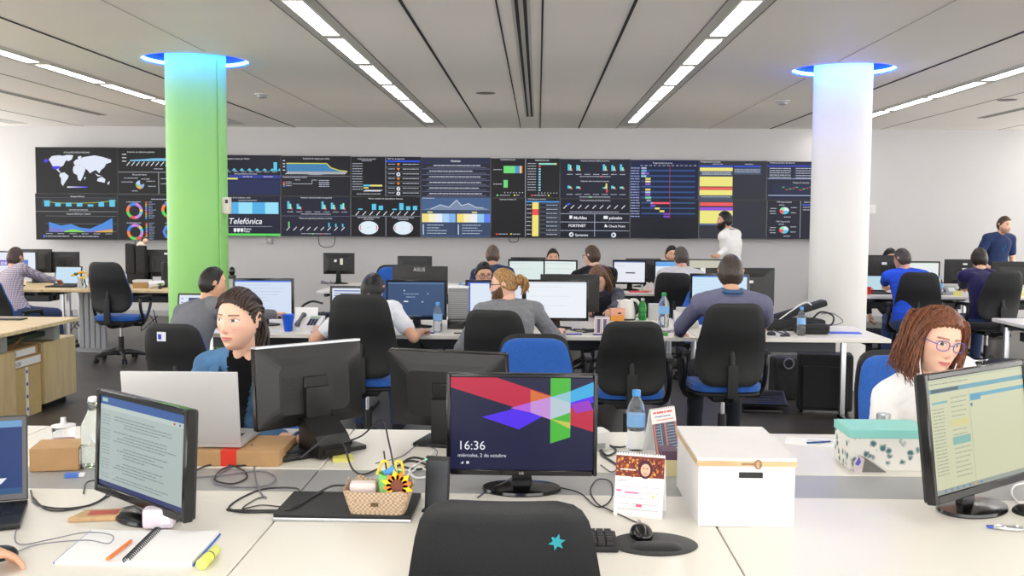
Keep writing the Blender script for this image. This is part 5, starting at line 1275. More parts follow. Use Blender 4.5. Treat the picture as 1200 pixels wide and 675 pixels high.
def docR(cv):
    r = random.Random(9); cv.rect(0, 0, 100, 100, (206, 208, 172)); cv.rect(0, 8.5, 100, 12.5, (96, 160, 176)); cv.rect(3, 9, 30, 12, (70, 84, 92)); cv.scrib(2, 4, 40, 2, (150, 160, 140), r); cv.rect(0, 0, 100, 2.5, (190, 196, 170))
    cv.rect(41, 18, 100, 21.5, (96, 168, 190)); cv.rect(41, 18, 52, 24, (80, 156, 186)); cv.rect(41, 26, 43, 29, (60, 120, 130)); cv.rect(3, 20, 18, 22, (120, 180, 185))
    for i in range(20): cv.scrib(3, 26+i*3.0, 14, 1.6, (158, 166, 140), r)
    for i in range(18): cv.scrib(21, 18+i*4.1, r.uniform(34, 39), 1.6, (160, 168, 142), r)
    cv.rect(20, 38, 38, 44, (214, 206, 140)); cv.rect(20, 53, 38, 60, (128, 180, 172)); cv.rect(39.5, 14, 40, 96, (176, 184, 156)); cv.rect(0, 96, 100, 100, (150, 158, 150))
    for i in range(7): cv.rect(8+i*6, 97, 10+i*6, 99, (220, 170, 60) if i == 5 else (90, 130, 170))
make_monitor('large black monitor with a cream coloured web page at the right edge', (1.30, 3.035, 0.74), 0.56, 0.365, 0.062, R(38), -0.13, docR, bw=0.125, k=0.95, logo='')
make_monitor('black monitor seen from behind with a silver top edge and a bulky foot', (-0.83, 3.70, 0.74), 0.435, 0.295, 0.098, R(180+42), 0.06, None, base='dock', topm='silver', bw=0.15)
make_monitor('plain dark monitor seen from behind, between the desks and left of the time monitor', (-0.335, 3.86, 0.74), 0.47, 0.30, 0.055, R(180-14), -0.16, None, vents=False, base='rect', bw=0.11, sticker=[(-0.22, 0.38, 0.05, 0.03, (215, 215, 215))])
# second row
mon('monitor with a big pale page behind the head of the woman in denim', 309, 8.0, 0.475, 0.32, 326, 0.05, scr_doc((214, 226, 246), (90, 130, 230), 9, 3, 0, (180, 192, 215), 4), k=1.0)
mon('monitor with striped blue and white rows left of the man in the white t-shirt', 417, 8.02, 0.40, 0.25, 335, 0.0, lambda cv: [cv.rect(0, 0, 100, 100, (225, 232, 242))]+[cv.rect(3, 8+i*9, 60+(i*37 % 35), 12+i*9, [(70, 90, 170), (150, 160, 200), (100, 120, 190)][i % 3]) for i in range(10)] and None)
mon('monitor showing a slate blue desktop with a few icons', 488, 7.95, 0.475, 0.31, 328, 0.0, scr_desk(), sticker=None)
mon('dark monitor seen from behind above the slate blue desktop screen', 492, 8.72, 0.475, 0.31, 312, PI, None, logo='', sticker=None)
b = [o for o in bpy.data.objects if o.name.startswith('monitor') and o.get('label', '').startswith('dark monitor seen from behind above')][0]
vs, fs = text_geo('ASUS', 0.045, 'CENTER'); o = MB().add([(-x, 0.0375, y) for x, y in vs], fs, pmat((190, 190, 195))).build('logo', b); o.location = (0, 0.0, b.children[0].bound_box[0][2]+0.30 if False else 0.06+0.34)
mon('monitor with a blue left stripe half hidden by the man with the bun', 580, 7.98, 0.46, 0.27, 328, 0.0, lambda cv: [cv.rect(0, 0, 100, 100, (224, 234, 248)), cv.rect(0, 0, 5, 100, (60, 90, 200)), cv.rect(0, 0, 100, 4, (70, 100, 210))] and None)
mon('monitor with a wide white page right of the man with the bun', 652, 7.92, 0.50, 0.32, 327.5, 0.0, scr_doc((238, 244, 250), (225, 230, 240), 3, 8, 0, (215, 222, 232), 5))
mon('dark monitor seen from behind, sticking out right of the white page monitor', 668, 8.66, 0.50, 0.32, 321.5, PI, None)
mon('monitor with a pale blue page left of the man in the purple grey sweater', 843, 7.85, 0.45, 0.27, 320.5, 0.0, scr_doc((206, 232, 250), (80, 140, 230), 9, 12, 0, (190, 215, 238), 4))
mon('dark monitor seen from behind, right of the man in the purple grey sweater', 868, 8.2, 0.56, 0.31, 314, PI+0.12, None, sticker=[(-0.16, 0.62, 0.035, 0.02, (235, 235, 235)), (-0.09, 0.60, 0.02, 0.02, (235, 235, 235))])
# third row
W0 = (236, 242, 244)
mon('far monitor with a pale green white page above the bun man', 617, 12.25, 0.44, 0.29, 303.5, 0.05, scr_doc((222, 236, 234), (60, 70, 80), 3, 1, 0, (190, 205, 205), 4))
mon('dark far monitor seen from behind, peeping over the pale green white one', 619, 12.9, 0.44, 0.30, 301.5, PI, None)
mon('far monitor turned slightly, white page, right of the pale green white one', 657, 12.22, 0.42, 0.27, 304.5, -0.25, scr_doc((228, 240, 236), (225, 232, 236), 3, 2, 0, (150, 165, 170), 3))
mon('far monitor with a white page and one dark title, right of the long haired person', 738, 12.25, 0.40, 0.29, 304.5, -0.18, lambda cv: [cv.rect(0, 0, 100, 100, (234, 236, 246)), cv.rect(0, 0, 100, 5, (90, 110, 160)), cv.rect(38, 52, 68, 58, (70, 70, 80)), cv.scrib(10, 20, 36, 3, (180, 190, 215), random.Random(1))] and None)
mon('dark far monitor seen from behind, right of the white page with one dark title', 754, 12.9, 0.44, 0.30, 303, PI, None)
mon('far monitor with a blue topped page behind the man in the pale shirt', 787, 12.3, 0.42, 0.26, 305, 0.0, lambda cv: [cv.rect(0, 0, 100, 100, (224, 238, 250)), cv.rect(0, 0, 100, 25, (110, 170, 235))] and None)
mon('far monitor with a beige page left of the purple grey sweater man', 827, 12.3, 0.46, 0.26, 303.5, 0.0, lambda cv: [cv.rect(0, 0, 100, 40, (200, 198, 180)), cv.rect(0, 40, 35, 100, (90, 96, 104)), cv.rect(35, 40, 100, 100, (230, 230, 226))] and None)
make_monitor('far black monitor seen from behind with white marks, right of the green column', (D(397, 300, 13.05).x, 13.05, 0.74), 0.40, 0.27, 0.125, PI, 0, None, sticker=[(-0.15, 0.45, 0.035, 0.08, (220, 220, 200)), (0.05, 0.58, 0.03, 0.03, (230, 230, 230))])
mon('far black monitor seen from behind, its top above the centre monitors', 486, 13.0, 0.44, 0.28, 300, PI, None)
# left group
mon('monitor with a white page and blue badge before the man in the checked shirt', 16, 12.2, 0.58, 0.30, 294, 0.0, lambda cv: [cv.rect(0, 0, 100, 100, (232, 236, 248)), cv.rect(18, 36, 46, 62, (130, 110, 200)), cv.text('IDE', 22, 58, 20, (235, 235, 250), bold=0.02), cv.rect(62, 34, 84, 60, (70, 130, 225))] and None)
mon('black monitor seen from behind, beside the white page with blue badge', 41, 12.85, 0.42, 0.30, 292, PI, None)
mon('black monitor seen from behind over the small open laptop at left', 74, 12.9, 0.40, 0.27, 295, PI, None)
mon('wide black monitor seen from behind, left of the green column', 176, 12.8, 0.60, 0.34, 292.5, PI+0.05, None, sticker=[(-0.40, 0.82, 0.05, 0.025, (235, 235, 235))])
# right group
mon('black monitor seen from behind, before the man in the blue shirt', 1036, 12.75, 0.44, 0.29, 299, PI, None, sticker=[(-0.05, 0.6, 0.06, 0.03, (220, 220, 220))])
mon('monitor with a white page, right of the man in the blue shirt', 1080, 12.2, 0.42, 0.28, 306, 0.0, scr_doc((236, 242, 240), (200, 220, 200), 3, 5, 0, (225, 232, 232), 4))
mon('black monitor seen from behind, left of the seated man in navy', 1128, 12.7, 0.42, 0.30, 304, PI, None, sticker=[(-0.10, 0.78, 0.05, 0.02, (230, 230, 230)), (-0.08, 0.55, 0.05, 0.03, (230, 230, 230))])
mon('black monitor seen from behind at the right edge, beneath the standing man in navy', 1188, 12.0, 0.50, 0.27, 306.5, PI, None)
# laptops
def lap(label, px, Y, w, d, rz, ang, **k): make_laptop(label, (D(px, 300, Y).x, Y, 0.74), w, d, rz, ang, **k)
lap('small open laptop with a pale blue screen at the maple desk', 73, 12.1, 0.33, 0.23, 0.0, 0.25, draw=scr_doc((200, 228, 246), (220, 235, 245), 5, 3, 0, (185, 215, 235), 4), shell='black_soft')
lap('open laptop with a pale blue page before the man in the blue shirt', 1029, 12.0, 0.27, 0.2, 0.0, 0.25, draw=scr_doc((190, 222, 232), (170, 205, 225), 5, 3, 0, (170, 205, 220), 4), shell='black_soft')
lap('open laptop with a dark panel at the left end of the second row', 226, 7.78, 0.36, 0.24, 0.0, 0.22, draw=lambda cv: [cv.rect(0, 0, 100, 100, (222, 232, 245)), cv.rect(22, 10, 60, 30, (60, 70, 110))]+[cv.rect(5, 12+i*14, 9, 16+i*14, (60, 110, 210)) for i in range(6)] and None, shell='black_soft')
# ================================================================== the people
def at(px, py, Y): return D(px, py, Y)
def hipat(px, Y, z=0.50): p = D(px, 400, Y); return Vector((p.x, Y, z))
JEANS = cloth((52, 66, 100)); DARK = cloth((34, 36, 44)); 
HB = hair_mat((34, 26, 21), (52, 40, 33)); HBK = hair_mat((17, 14, 13), (30, 26, 24)); HBR = hair_mat((56, 42, 32), (88, 68, 52)); HGR = hair_mat((58, 50, 44), (84, 75, 67))
# --- woman in denim
DEN = mat('denim', rgb(74, 112, 150), 0.85, noise=0.18, nscale=16, bump=0.35, bscale=420, spec=0.2); BT = cloth((14, 14, 17), 0.03)
def den_region(L, P): # open front shows the black top
    w = 0.008+0.044*np.clip((L[:, 2]-0.52)/0.44, 0, 1)
    return ((np.abs(L[:, 0]+0.004) < w) & (L[:, 1] > 0.0) & (L[:, 1] < 0.15) & (L[:, 2] > 0.55)).astype(int)
def pony(mb, m, Hm, off):
    g = [[(0, 0.085, 0.02), (0.01, 0.125, -0.01), (0.02, 0.135, -0.06), (0.015, 0.12, -0.115), (0.01, 0.10, -0.16)]]
    mb.sphere((0, 0, 0), 0.024, m, sc=(1, 1.1, 1.1), T=Matrix.Translation(-off) @ Hm @ Matrix.Translation((0, 0.100, 0.00)))
    strands(mb, m, Hm, g, per=70, r=0.0055, spread=0.017, seed=2, off=off, wave=0.006)
def w1_hair(mb, m, Hm, off):
    g = []
    for i in range(13):
        x = -0.060+0.010*i; z0 = 0.078-6.5*x*x; y0 = -0.070+5.5*x*x
        g.append([(x*0.97, y0+0.004, z0-0.003), (x*1.05, y0+0.028, z0+0.030+0.004*(abs(x) < 0.03)), (x*1.0, 0.03, 0.118-9*x*x), (x*0.8, 0.085, 0.062-2*x*x), (x*0.25, 0.110, 0.008)])
    for q in (-1, 1):
        for (ya, za) in ((-0.040, 0.046), (-0.028, 0.030), (-0.018, 0.014), (-0.006, 0.002)): g.append([(q*0.071, ya, za), (q*0.080, ya+0.03, za+0.012), (q*0.074, 0.055, za*0.7+0.01), (q*0.03, 0.100, 0.004)])
    strands(mb, m, Hm, g, per=12, r=0.0036, spread=0.0042, seed=12, off=off, end=0.8)
    pony(mb, m, Hm, off)
W1H = hair_mat((32, 21, 17), (66, 46, 35))
h1 = at(279, 374.5, 3.93)
L1 = [-.060, -.060, -.050, -.030, -.012, .006, .026, .046, .062, .071, .073]
r1, i1 = person('woman in a blue denim jacket over a black top, dark hair tied back', hipat(288, 4.42, 0.47), h1, R(-17), R(6), hpitch=R(4), hroll=R(2), vox=0.0026, female=True, skin='light', shirt=[DEN, BT], shirt_region=den_region,
    sleeve='mid', trousers=JEANS, hair=W1H, hairline=L1, hair_t=0.006, hair_kw=dict(seed=4, rough=0.0018, edge=0.018, backv=0.008), extra_hair=w1_hair, hands={'L': G(358, 516, 0.775), 'R': G(226, 516, 0.80)}, elbow_hint={'L': (-0.9, 0.2, -0.8), 'R': (-1, 0.3, -0.6)},
    gaze=(-0.003, 0), fold=0.006, neck_h=0.03, curl=0.6, jaw=0.32, wide=0.97, nose=0.95, brow=(74, 50, 38), lips=(196, 112, 108), shw=0.165)
# jacket lapels and collar
def lapels(info, root, m):
    sp, fw, lf, su, off, nb = info['sp'], info['fw'], info['lf'], info['su'], info['off'], info['nb']
    for q in (-1, 1):
        mb = MB(); a = nb-off-su*0.012+lf*q*0.058-fw*0.015; pts = []
        P = [nb-off-su*0.005-fw*0.055+lf*q*0.02, nb-off-su*0.0+lf*q*0.068-fw*0.02, nb-off-su*0.03+lf*q*0.078+fw*0.040, nb-off-su*0.095+lf*q*0.066+fw*0.085]
        Q = [p+d for p, d in zip(P, (-su*0.05-fw*0.025+lf*q*0.0, -su*0.040+lf*q*0.040-fw*0.01, -su*0.055+lf*q*0.048+fw*0.018, -su*0.018+lf*q*0.035-fw*0.004))]
        P = spline(P, 4); Q = spline(Q, 4); P = [p+su*0.006 for p in P]; n = len(P); vs = []
        for p, qq in zip(P, Q):
            o2 = lf*q*0.010+su*0.022+fw*0.012; p = p+o2; qq = qq+o2; mid = (p+qq)/2+su*0.012+fw*0.006; vs += [p, mid, qq, qq-su*0.004-fw*0.003, mid-su*0.004-fw*0.003, p-su*0.004-fw*0.003]
        fs = []
        for i in range(n-1):
            for j in range(6): fs.append((i*6+j, i*6+(j+1) % 6, (i+1)*6+(j+1) % 6, (i+1)*6+j))
        fs += [tuple(range(6)), tuple(range((n-1)*6, n*6))]
        mb.add(vs, fs, m, True); mb.build('collar', root)
lapels(i1, r1, DEN)
wr = i1['arms']['L'][2]; el = i1['arms']['L'][1]; d_ = (wr-el).normalized()
for k_, (o_, c_) in enumerate(((0.035, (60, 90, 150)), (0.050, (150, 160, 170)))):
    c0 = wr-d_*o_-i1['off']; u_ = d_.orthogonal().normalized(); v_ = d_.cross(u_)
    tag(MB().tube([c0+u_*0.030*math.cos(a)+v_*0.029*math.sin(a) for a in [2*PI*i/20 for i in range(20)]], 0.005, pmat(c_), 6, closed=True).build('bracelet', r1))
# --- woman in the white t-shirt
WT = cloth((236, 234, 234), 0.02)
W2H = hair_mat((76, 40, 25), (132, 78, 48))
def w2_hair(mb, m, Hm, off):
    g = []
    for q in (-1, 1):
        for (y0, dy) in ((-0.030, -0.012), (-0.005, 0.0), (0.020, 0.01), (0.045, 0.015), (0.07, 0.015)):
            k_ = 1.0; g.append([(q*0.030, y0*0.7, 0.108), (q*0.068, y0-0.004, 0.070), (q*0.086, y0+0.004, 0.010), (q*0.090*k_, y0+dy+0.008, -0.055), (q*(0.088+0.008*(y0 > 0)), y0+dy+0.006, -0.115), (q*0.078, y0+dy-0.006, -0.132)])
    for q in (-1, 1):
        for y0 in (-0.046, -0.02, 0.005, 0.03, 0.055, 0.08):
            z0 = 0.127-6*(y0-0.005)**2-0.02*abs(y0)/0.08; f_ = max(0, (-y0-0.03)/0.03)
            g.append([(-0.012+q*0.004, y0, z0), (-0.012+q*0.035, y0-0.004*f_, z0-0.008-0.012*f_), (q*0.066, y0+0.004, 0.078), (q*0.085, y0*0.8+0.004+0.012*f_, 0.020), (q*0.090, y0*0.6+0.004+0.012*f_, -0.05), (q*0.088, y0*0.55+0.01, -0.105)])
    for x_ in (-0.055, -0.02, 0.02, 0.055): g.append([(x_*0.5, 0.05, 0.100), (x_, 0.100, 0.045), (x_, 0.112, -0.02), (x_, 0.105, -0.09), (x_, 0.090, -0.140)])
    strands(mb, m, Hm, g, per=60, r=0.0031, spread=0.010, seed=8, off=off, wave=0.007, end=0.25)
h2 = at(1098, 399, 3.80)
L2 = [-.110, -.110, -.100, -.080, -.060, -.010, .034, .052, .064, .070, .072]
r2, i2 = person('woman with reddish brown bob, blue glasses and white earphones in a white t-shirt', hipat(1078, 4.38, 0.48), h2, R(12), R(4), hpitch=R(12), hroll=R(8), vox=0.0026, female=True, skin='light', shirt=WT, sleeve='short', trousers=JEANS, hair=W2H, hairline=L2, hair_t=0.016,
    hair_kw=dict(seed=9, rough=0.002, part=-0.012, edge=0.010), extra_hair=w2_hair, hands={'R': G(1085, 506, 0.785), 'L': at(1150, 505, 4.0)}, elbow_hint={'R': (-0.9, -0.1, -0.7), 'L': (0.3, 1.0, -0.8)}, glasses=mat('blue_glasses_frame', rgb(70, 70, 150), 0.3, noise=0.02),
    lanyard=cloth((34, 66, 92)), fold=0.006, jaw=0.20, wide=1.03, brow=(96, 62, 44), lips=(202, 104, 106), sleeve_frac=0.75, neck_h=0.0, gaze=(0.002, -0.001))
mb = MB(); Hm = i2['Hm']; off = i2['off']
for q in (-1, 1):
    e = Hm @ Vector((q*0.079, -0.004, -0.006))-off; j = i2['sp'](0.62)+i2['fw']*0.20-off
    mb.tube([e, e+Vector((0, -0.02, -0.05)), Hm @ Vector((q*0.055, -0.075, -0.15))-off, j], 0.0022, M['white_cable'], 6, smooth_pts=5)
mb.tube([j, j+Vector((0.01, 0, -0.1)), j+Vector((0.05, 0.02, -0.22))], 0.0022, M['white_cable'], 6, smooth_pts=4); mb.build('earphones', r2)
vs, fs = text_geo('sp', 0.030, 'LEFT'); c0 = i2['sp'](0.76)-i2['lf']*0.070+i2['fw']*0.127-off
MB().add([c0+i2['lf']*x+(i2['su']*0.95)*y+i2['fw']*(0.0105) for x, y in vs], fs, pmat((40, 40, 46))).build('chest_print', r2)
# --- second row, seen from behind
GSH = check_mat('grey_cloth', rgb(96, 98, 102), rgb(116, 118, 124), 60)
person('dark haired man in a dark grey shirt reaching towards the monitor behind the denim woman', hipat(222, 7.0, 0.46), at(250, 333, 7.28), R(128), R(150), hpitch=R(4), vox=0.0065, skin='warm', shirt=GSH, sleeve='long', trousers=DARK, hair=HBK, hair_t=0.009,
       hands={'R': at(322, 368, 7.55), 'L': at(226, 392, 7.55)}, shw=0.185, slump=0.05, elbow_hint={'R': (0.5, -0.4, -1)}, hairline=[-.085, -.075, -.045, -.020, -.010, .004, .034, .060, .072, .078, .080])
person('man in a white t-shirt bent low over the desk, dark short hair', hipat(430, 7.05, 0.52), at(437, 340, 7.42), R(172), R(178), hpitch=R(28), vox=0.0065, skin='tan', shirt=cloth((222, 224, 230), 0.02), sleeve='short', trousers=JEANS, hair=HBK, hair_t=0.013,
       hands={'R': G(494, 388, 0.775), 'L': G(372, 385, 0.775)}, elbow_hint={'R': (0.8, -0.5, -0.8), 'L': (-0.8, -0.5, -0.8)}, shw=0.18, slump=0.07, fold=0.008)
def bun(mb, m, Hm, off):
    mb.sphere((0, 0, 0), 0.042, m, sc=(0.9, 0.9, 1.0), T=Matrix.Translation(-off) @ Hm @ Matrix.Translation((0, 0.122, 0.035)))
    strands(mb, m, Hm, [[(0, 0.115, 0.045), (0, 0.150, 0.035), (0.0, 0.160, -0.005), (0.0, 0.150, -0.045)]], per=40, r=0.006, spread=0.013, seed=5, off=off, wave=0.012)
BL = hair_mat((112, 78, 44), (196, 152, 96))
person('bearded man with a blond top bun and glasses in a grey shirt, looking left', hipat(600, 7.08, 0.50), at(590, 334.5, 7.30), R(-100), R(186), hpitch=R(3), vox=0.0065, skin='light', shirt=cloth((122, 124, 128), 0.12, ns=50), sleeve='mid', trousers=DARK, hair=BL, hair_t=0.009, hair_kw=dict(seed=3, rough=0.002),
       extra_hair=bun, beard=(hair_mat((70, 48, 32), (120, 86, 56)), 0.012), glasses=pmat((24, 24, 28), 0.3), hands={'L': G(566, 388, 0.78), 'R': G(656, 388, 0.778)}, elbow_hint={'R': (0.7, -0.5, -1.0), 'L': (-0.9, -0.8, -0.9)}, shw=0.19, slump=0.05, fold=0.008, hairline=[-.050, -.048, -.035, -.020, -.010, .004, .030, .050, .060, .066, .068])
SW = check_mat('knit_purple_grey', rgb(84, 84, 108), rgb(112, 112, 136), 75)
person('broad man in a purple grey sweater with a blue lanyard, seen from behind', hipat(852, 7.02, 0.54), at(856, 320.5, 7.0), R(176), R(180), vox=0.0065, skin='warm', shirt=SW, sleeve='long', trousers=DARK, hair=hair_mat((46, 38, 32), (74, 62, 53)), hair_t=0.012,
       hands={'L': G(797, 390, 0.775), 'R': at(893, 384, 7.5)}, elbow_hint={'R': (1.0, -0.6, -0.6), 'L': (-1.0, -0.7, -0.6)}, shw=0.205, s=1.03, slump=0.02, collar=pmat((70, 96, 130), 0.9), lanyard=cloth((30, 60, 100)), fold=0.007)
# --- second row far side, facing the viewer
person('man with black hair and glasses in black, mostly hidden behind the bun man', hipat(563, 9.75, 0.48), at(567, 322.5, 9.45), R(15), 0, hpitch=R(8), vox=0.008, skin='warm', shirt=cloth((20, 20, 24)), sleeve='long', trousers=DARK, hair=HBK, hair_t=0.012, glasses=pmat((20, 20, 22), 0.3), shw=0.18, hands={'L': G(600, 372, 0.77), 'R': G(545, 372, 0.77)})
def longhair(mb, m, Hm, off):
    g = []
    for q in (-1, 1):
        for y0 in (-0.02, 0.01, 0.04, 0.07): g.append([(q*0.02, y0*0.5, 0.11), (q*0.07, y0, 0.06), (q*0.085, y0, -0.03), (q*0.088, y0-0.01, -0.13), (q*0.075, y0-0.02, -0.24), (q*0.06, y0-0.02, -0.33)])
    strands(mb, m, Hm, g, per=34, r=0.005, spread=0.012, seed=4, off=off)
person('person with very long straight brown hair bowing the head beside a dark monitor', hipat(712, 9.75, 0.48), at(702, 326, 9.25), R(-25), R(-10), hpitch=R(38), vox=0.008, female=True, skin='light', shirt=cloth((60, 62, 74)), sleeve='long', trousers=DARK, hair=hair_mat((64, 44, 30), (128, 92, 60)), hair_t=0.016, hairline=L2,
       extra_hair=longhair, hands={'L': G(712, 372, 0.77), 'R': G(690, 374, 0.77)})
# --- third row
person('man with cropped hair seen from behind above the bun man', hipat(578, 11.2, 0.50), at(577.5, 299.5, 11.4), R(180), R(180), vox=0.010, skin='tan', shirt=cloth((44, 56, 88)), sleeve='long', trousers=DARK, hair=hair_mat((70, 58, 50), (104, 88, 76)), hair_t=0.005, shw=0.18)
person('man whose forehead and eyes show above the angled far monitor', hipat(648, 13.85, 0.48), at(648, 302, 13.75), R(5), 0, hpitch=R(5), vox=0.010, skin='warm', shirt=cloth((50, 50, 60)), sleeve='long', trousers=DARK, hair=HBK, hair_t=0.011)
person('man in a black t-shirt and glasses turned left, elbow on the third row desk', hipat(700, 11.2, 0.50), at(693.5, 300.5, 11.35), R(-135), R(175), hpitch=R(2), vox=0.009, skin='light', shirt=cloth((24, 25, 30)), sleeve='short', trousers=DARK, hair=HBR, hair_t=0.010, glasses=pmat((20, 20, 22), 0.3), shw=0.195,
       hands={'R': at(712, 345, 11.9), 'L': at(680, 345, 11.9)}, elbow_hint={'R': (1.0, 0.1, -0.8)}, slump=0.04)
person('grey haired man in a pale grey shirt seen from behind, third row', hipat(795, 11.2, 0.50), at(798, 302, 11.35), R(-170), R(172), hpitch=R(5), vox=0.009, skin='tan', shirt=cloth((192, 190, 184), 0.04), sleeve='long', trousers=DARK, hair=HGR, hair_t=0.009, shw=0.20,
       hands={'L': at(770, 340, 11.85), 'R': at(815, 342, 11.85)}, elbow_hint={'L': (-1.0, -0.4, -0.6)}, slump=0.05)
person('dark haired man looking round the head of the grey haired man', hipat(784, 13.85, 0.48), at(787, 298.5, 13.7), R(12), 0, hpitch=R(5), vox=0.010, skin='warm', shirt=cloth((50, 52, 66)), sleeve='long', trousers=DARK, hair=HBK, hair_t=0.011, feat='stubble')
p = D(852, 300, 13.7)
person('standing man with a dark beard in a white shirt looking at the wall displays', (p.x+0.03, 13.7, 0.93), at(849, 258.5, 13.7), R(-95), R(-130), vox=0.010, skin='tan', shirt=cloth((226, 226, 222), 0.03), sleeve='long', trousers=cloth((40, 44, 60)), hair=HBK, hair_t=0.012, beard=(HBK, 0.014), stand=True, lanyard=cloth((24, 28, 40)),
       shw=0.18, hands={'R': at(840, 301, 13.4), 'L': at(862, 318, 13.8)}, hairline=HAIR_LOW)
p = D(1168, 300, 14.2)
person('standing man with brown hair and stubble in a navy t-shirt with a lanyard', (p.x, 14.2, 0.93), at(1177, 264, 14.1), R(28), R(15), hpitch=R(6), vox=0.009, skin='light', shirt=cloth((40, 54, 92)), sleeve='short', trousers=cloth((36, 40, 56)), hair=HBR, hair_t=0.010, feat='stubble', stand=True, lanyard=cloth((30, 100, 150)),
       shw=0.19, hands={'R': at(1158, 313, 13.9), 'L': at(1188, 318, 14.0)})
BSH = mat('striped_blue_cloth', rgb(28, 78, 196), 0.9, noise=0.25, nscale=7, stretch=(0.4, 0.4, 5), bump=0.2, bscale=300)
person('man in a bright blue striped polo seen from behind, right part of the third row', hipat(1064, 11.05, 0.50), at(1057, 304, 11.3), R(-150), R(172), hpitch=R(10), vox=0.009, skin='tan', shirt=BSH, sleeve='short', trousers=JEANS, hair=hair_mat((40, 34, 32), (86, 74, 66)), hair_t=0.009, shw=0.19,
       hands={'L': at(1037, 337, 11.85), 'R': at(1075, 340, 11.85)}, elbow_hint={'L': (-1, -0.5, -0.8)}, slump=0.06)
person('man in a navy jumper seen from behind at the right, dark hair', hipat(1150, 11.0, 0.52), at(1147.5, 304, 11.2), R(168), R(180), hpitch=R(8), vox=0.009, skin='warm', shirt=cloth((38, 34, 74)), sleeve='long', trousers=JEANS, hair=HB, hair_t=0.014, shw=0.20, hands={'L': at(1130, 341, 11.8), 'R': at(1172, 341, 11.8)}, slump=0.06)
person('dark haired person whose head just tops the monitor before the blue polo man', hipat(1043, 13.6, 0.46), at(1043, 302, 13.45), R(10), 0, hpitch=R(12), vox=0.010, skin='warm', shirt=cloth((40, 40, 50)), sleeve='long', trousers=DARK, hair=HBK, hair_t=0.013)
CK = check_mat('checked_shirt_cloth', rgb(186, 178, 188), rgb(146, 134, 150), 14, width=0.3)
person('man in a pale checked shirt at the left edge seen from behind', hipat(22, 10.9, 0.50), at(18.5, 302.5, 11.15), R(165), R(160), hpitch=R(3), vox=0.009, skin='tan', shirt=CK, sleeve='long', trousers=JEANS, hair=hair_mat((48, 36, 32), (84, 66, 58)), hair_t=0.008, shw=0.20,
       hands={'R': at(82, 335, 11.75), 'L': at(-5, 338, 11.8)}, elbow_hint={'R': (0.5, -0.5, -1)}, slump=0.05)
# --- person at the left border whose hand holds a mouse
p = G(-2, 652, 0.775); q_ = p+Vector((-0.18, -0.25, 0.05))
person('person at the left border, only the right hand resting on a mouse in view', (p.x-0.38, p.y-0.48, 0.5), (p.x-0.37, p.y-0.32, 1.20), R(180), R(180), vox=0.006, skin='warm', shirt=cloth((60, 60, 70)), sleeve='long', trousers=DARK, hair=HBK, hands={'R': p+Vector((-0.045, -0.070, 0.018))},
       handrot={'R': ((0.55, 0.8, -0.1), (0, 0, 1))}, curl=0.45)
# ================================================================== things on the nearest desks
ZD = 0.74
def g(px, py, z=ZD): return G(px, py, z)
def at0(px, py, z=ZD): p = G(px, py, z); return (p.x, p.y, z)
t = make_laptop('big silver laptop on a brown carton, its lid towards the viewer', (g(215, 523, 0.80).x, g(215, 523, 0.80).y+0.128, 0.795), 0.405, 0.256, PI, 0.12, shell='laptop')
# carton with red tape under it
p = g(232, 546); t = thing('cardboard_box', 'flat brown carton with a red tape band under the silver laptop', 'box', (p.x-0.18, p.y, ZD), 0)
MB().box((0, 0, 0), (0.46, 0.26, 0.053), M['carton'], bev=0.002, seg=1).build('carton', t)
mb = MB(); xr = g(259, 546).x-(p.x-0.18); mb.box((xr, -0.0008, 0.0), (xr+0.055, 0.2608, 0.0542), pmat((222, 62, 44), 0.5)); mb.build('red_tape', t)
# small carton at the left
p = g(42, 553); t = thing('cardboard_box', 'small brown carton with a white label at the left edge of the far desks', 'box', (p.x, p.y, ZD), R(12))
MB().box((-0.02, 0, 0), (0.135, 0.15, 0.078), M['carton'], bev=0.002, seg=1).build('carton', t)
MB().box((0.135, 0.02, 0.015), (0.1365, 0.11, 0.065), M['paper']).build('paper_label', t)
# glass swing bottle
p = g(106, 549); t = thing('glass_bottle', 'clear glass bottle with a white swing stopper at left, half full', 'bottle', (p.x, p.y+0.03, ZD))
GL = glass_mat('bottle_glass', (0.90, 0.96, 0.92, 1), 0.03, 0.93)
MB().lathe([(0.036, 0), (0.041, 0.008), (0.041, 0.135), (0.036, 0.155), (0.020, 0.185), (0.016, 0.20), (0.016, 0.215), (0.019, 0.218), (0.019, 0.226)], GL, 28).build('body', t)
MB().lathe([(0.0375, 0.01), (0.0375, 0.075)], M['water'], 24).build('water', t)
MB().lathe([(0.010, 0.222), (0.016, 0.227), (0.016, 0.238), (0.010, 0.243)], M['white_cable'], 20).build('stopper', t)
MB().tube([(0.018, 0, 0.21), (0.034, 0, 0.213), (0.020, 0.0, 0.232), (0.0, 0, 0.24)], 0.0016, M['silver'], 6).tube([(0.018, -0.004, 0.205), (0.036, -0.012, 0.195), (0.038, -0.01, 0.17)], 0.0016, M['silver'], 6).build('wire_clip', t)
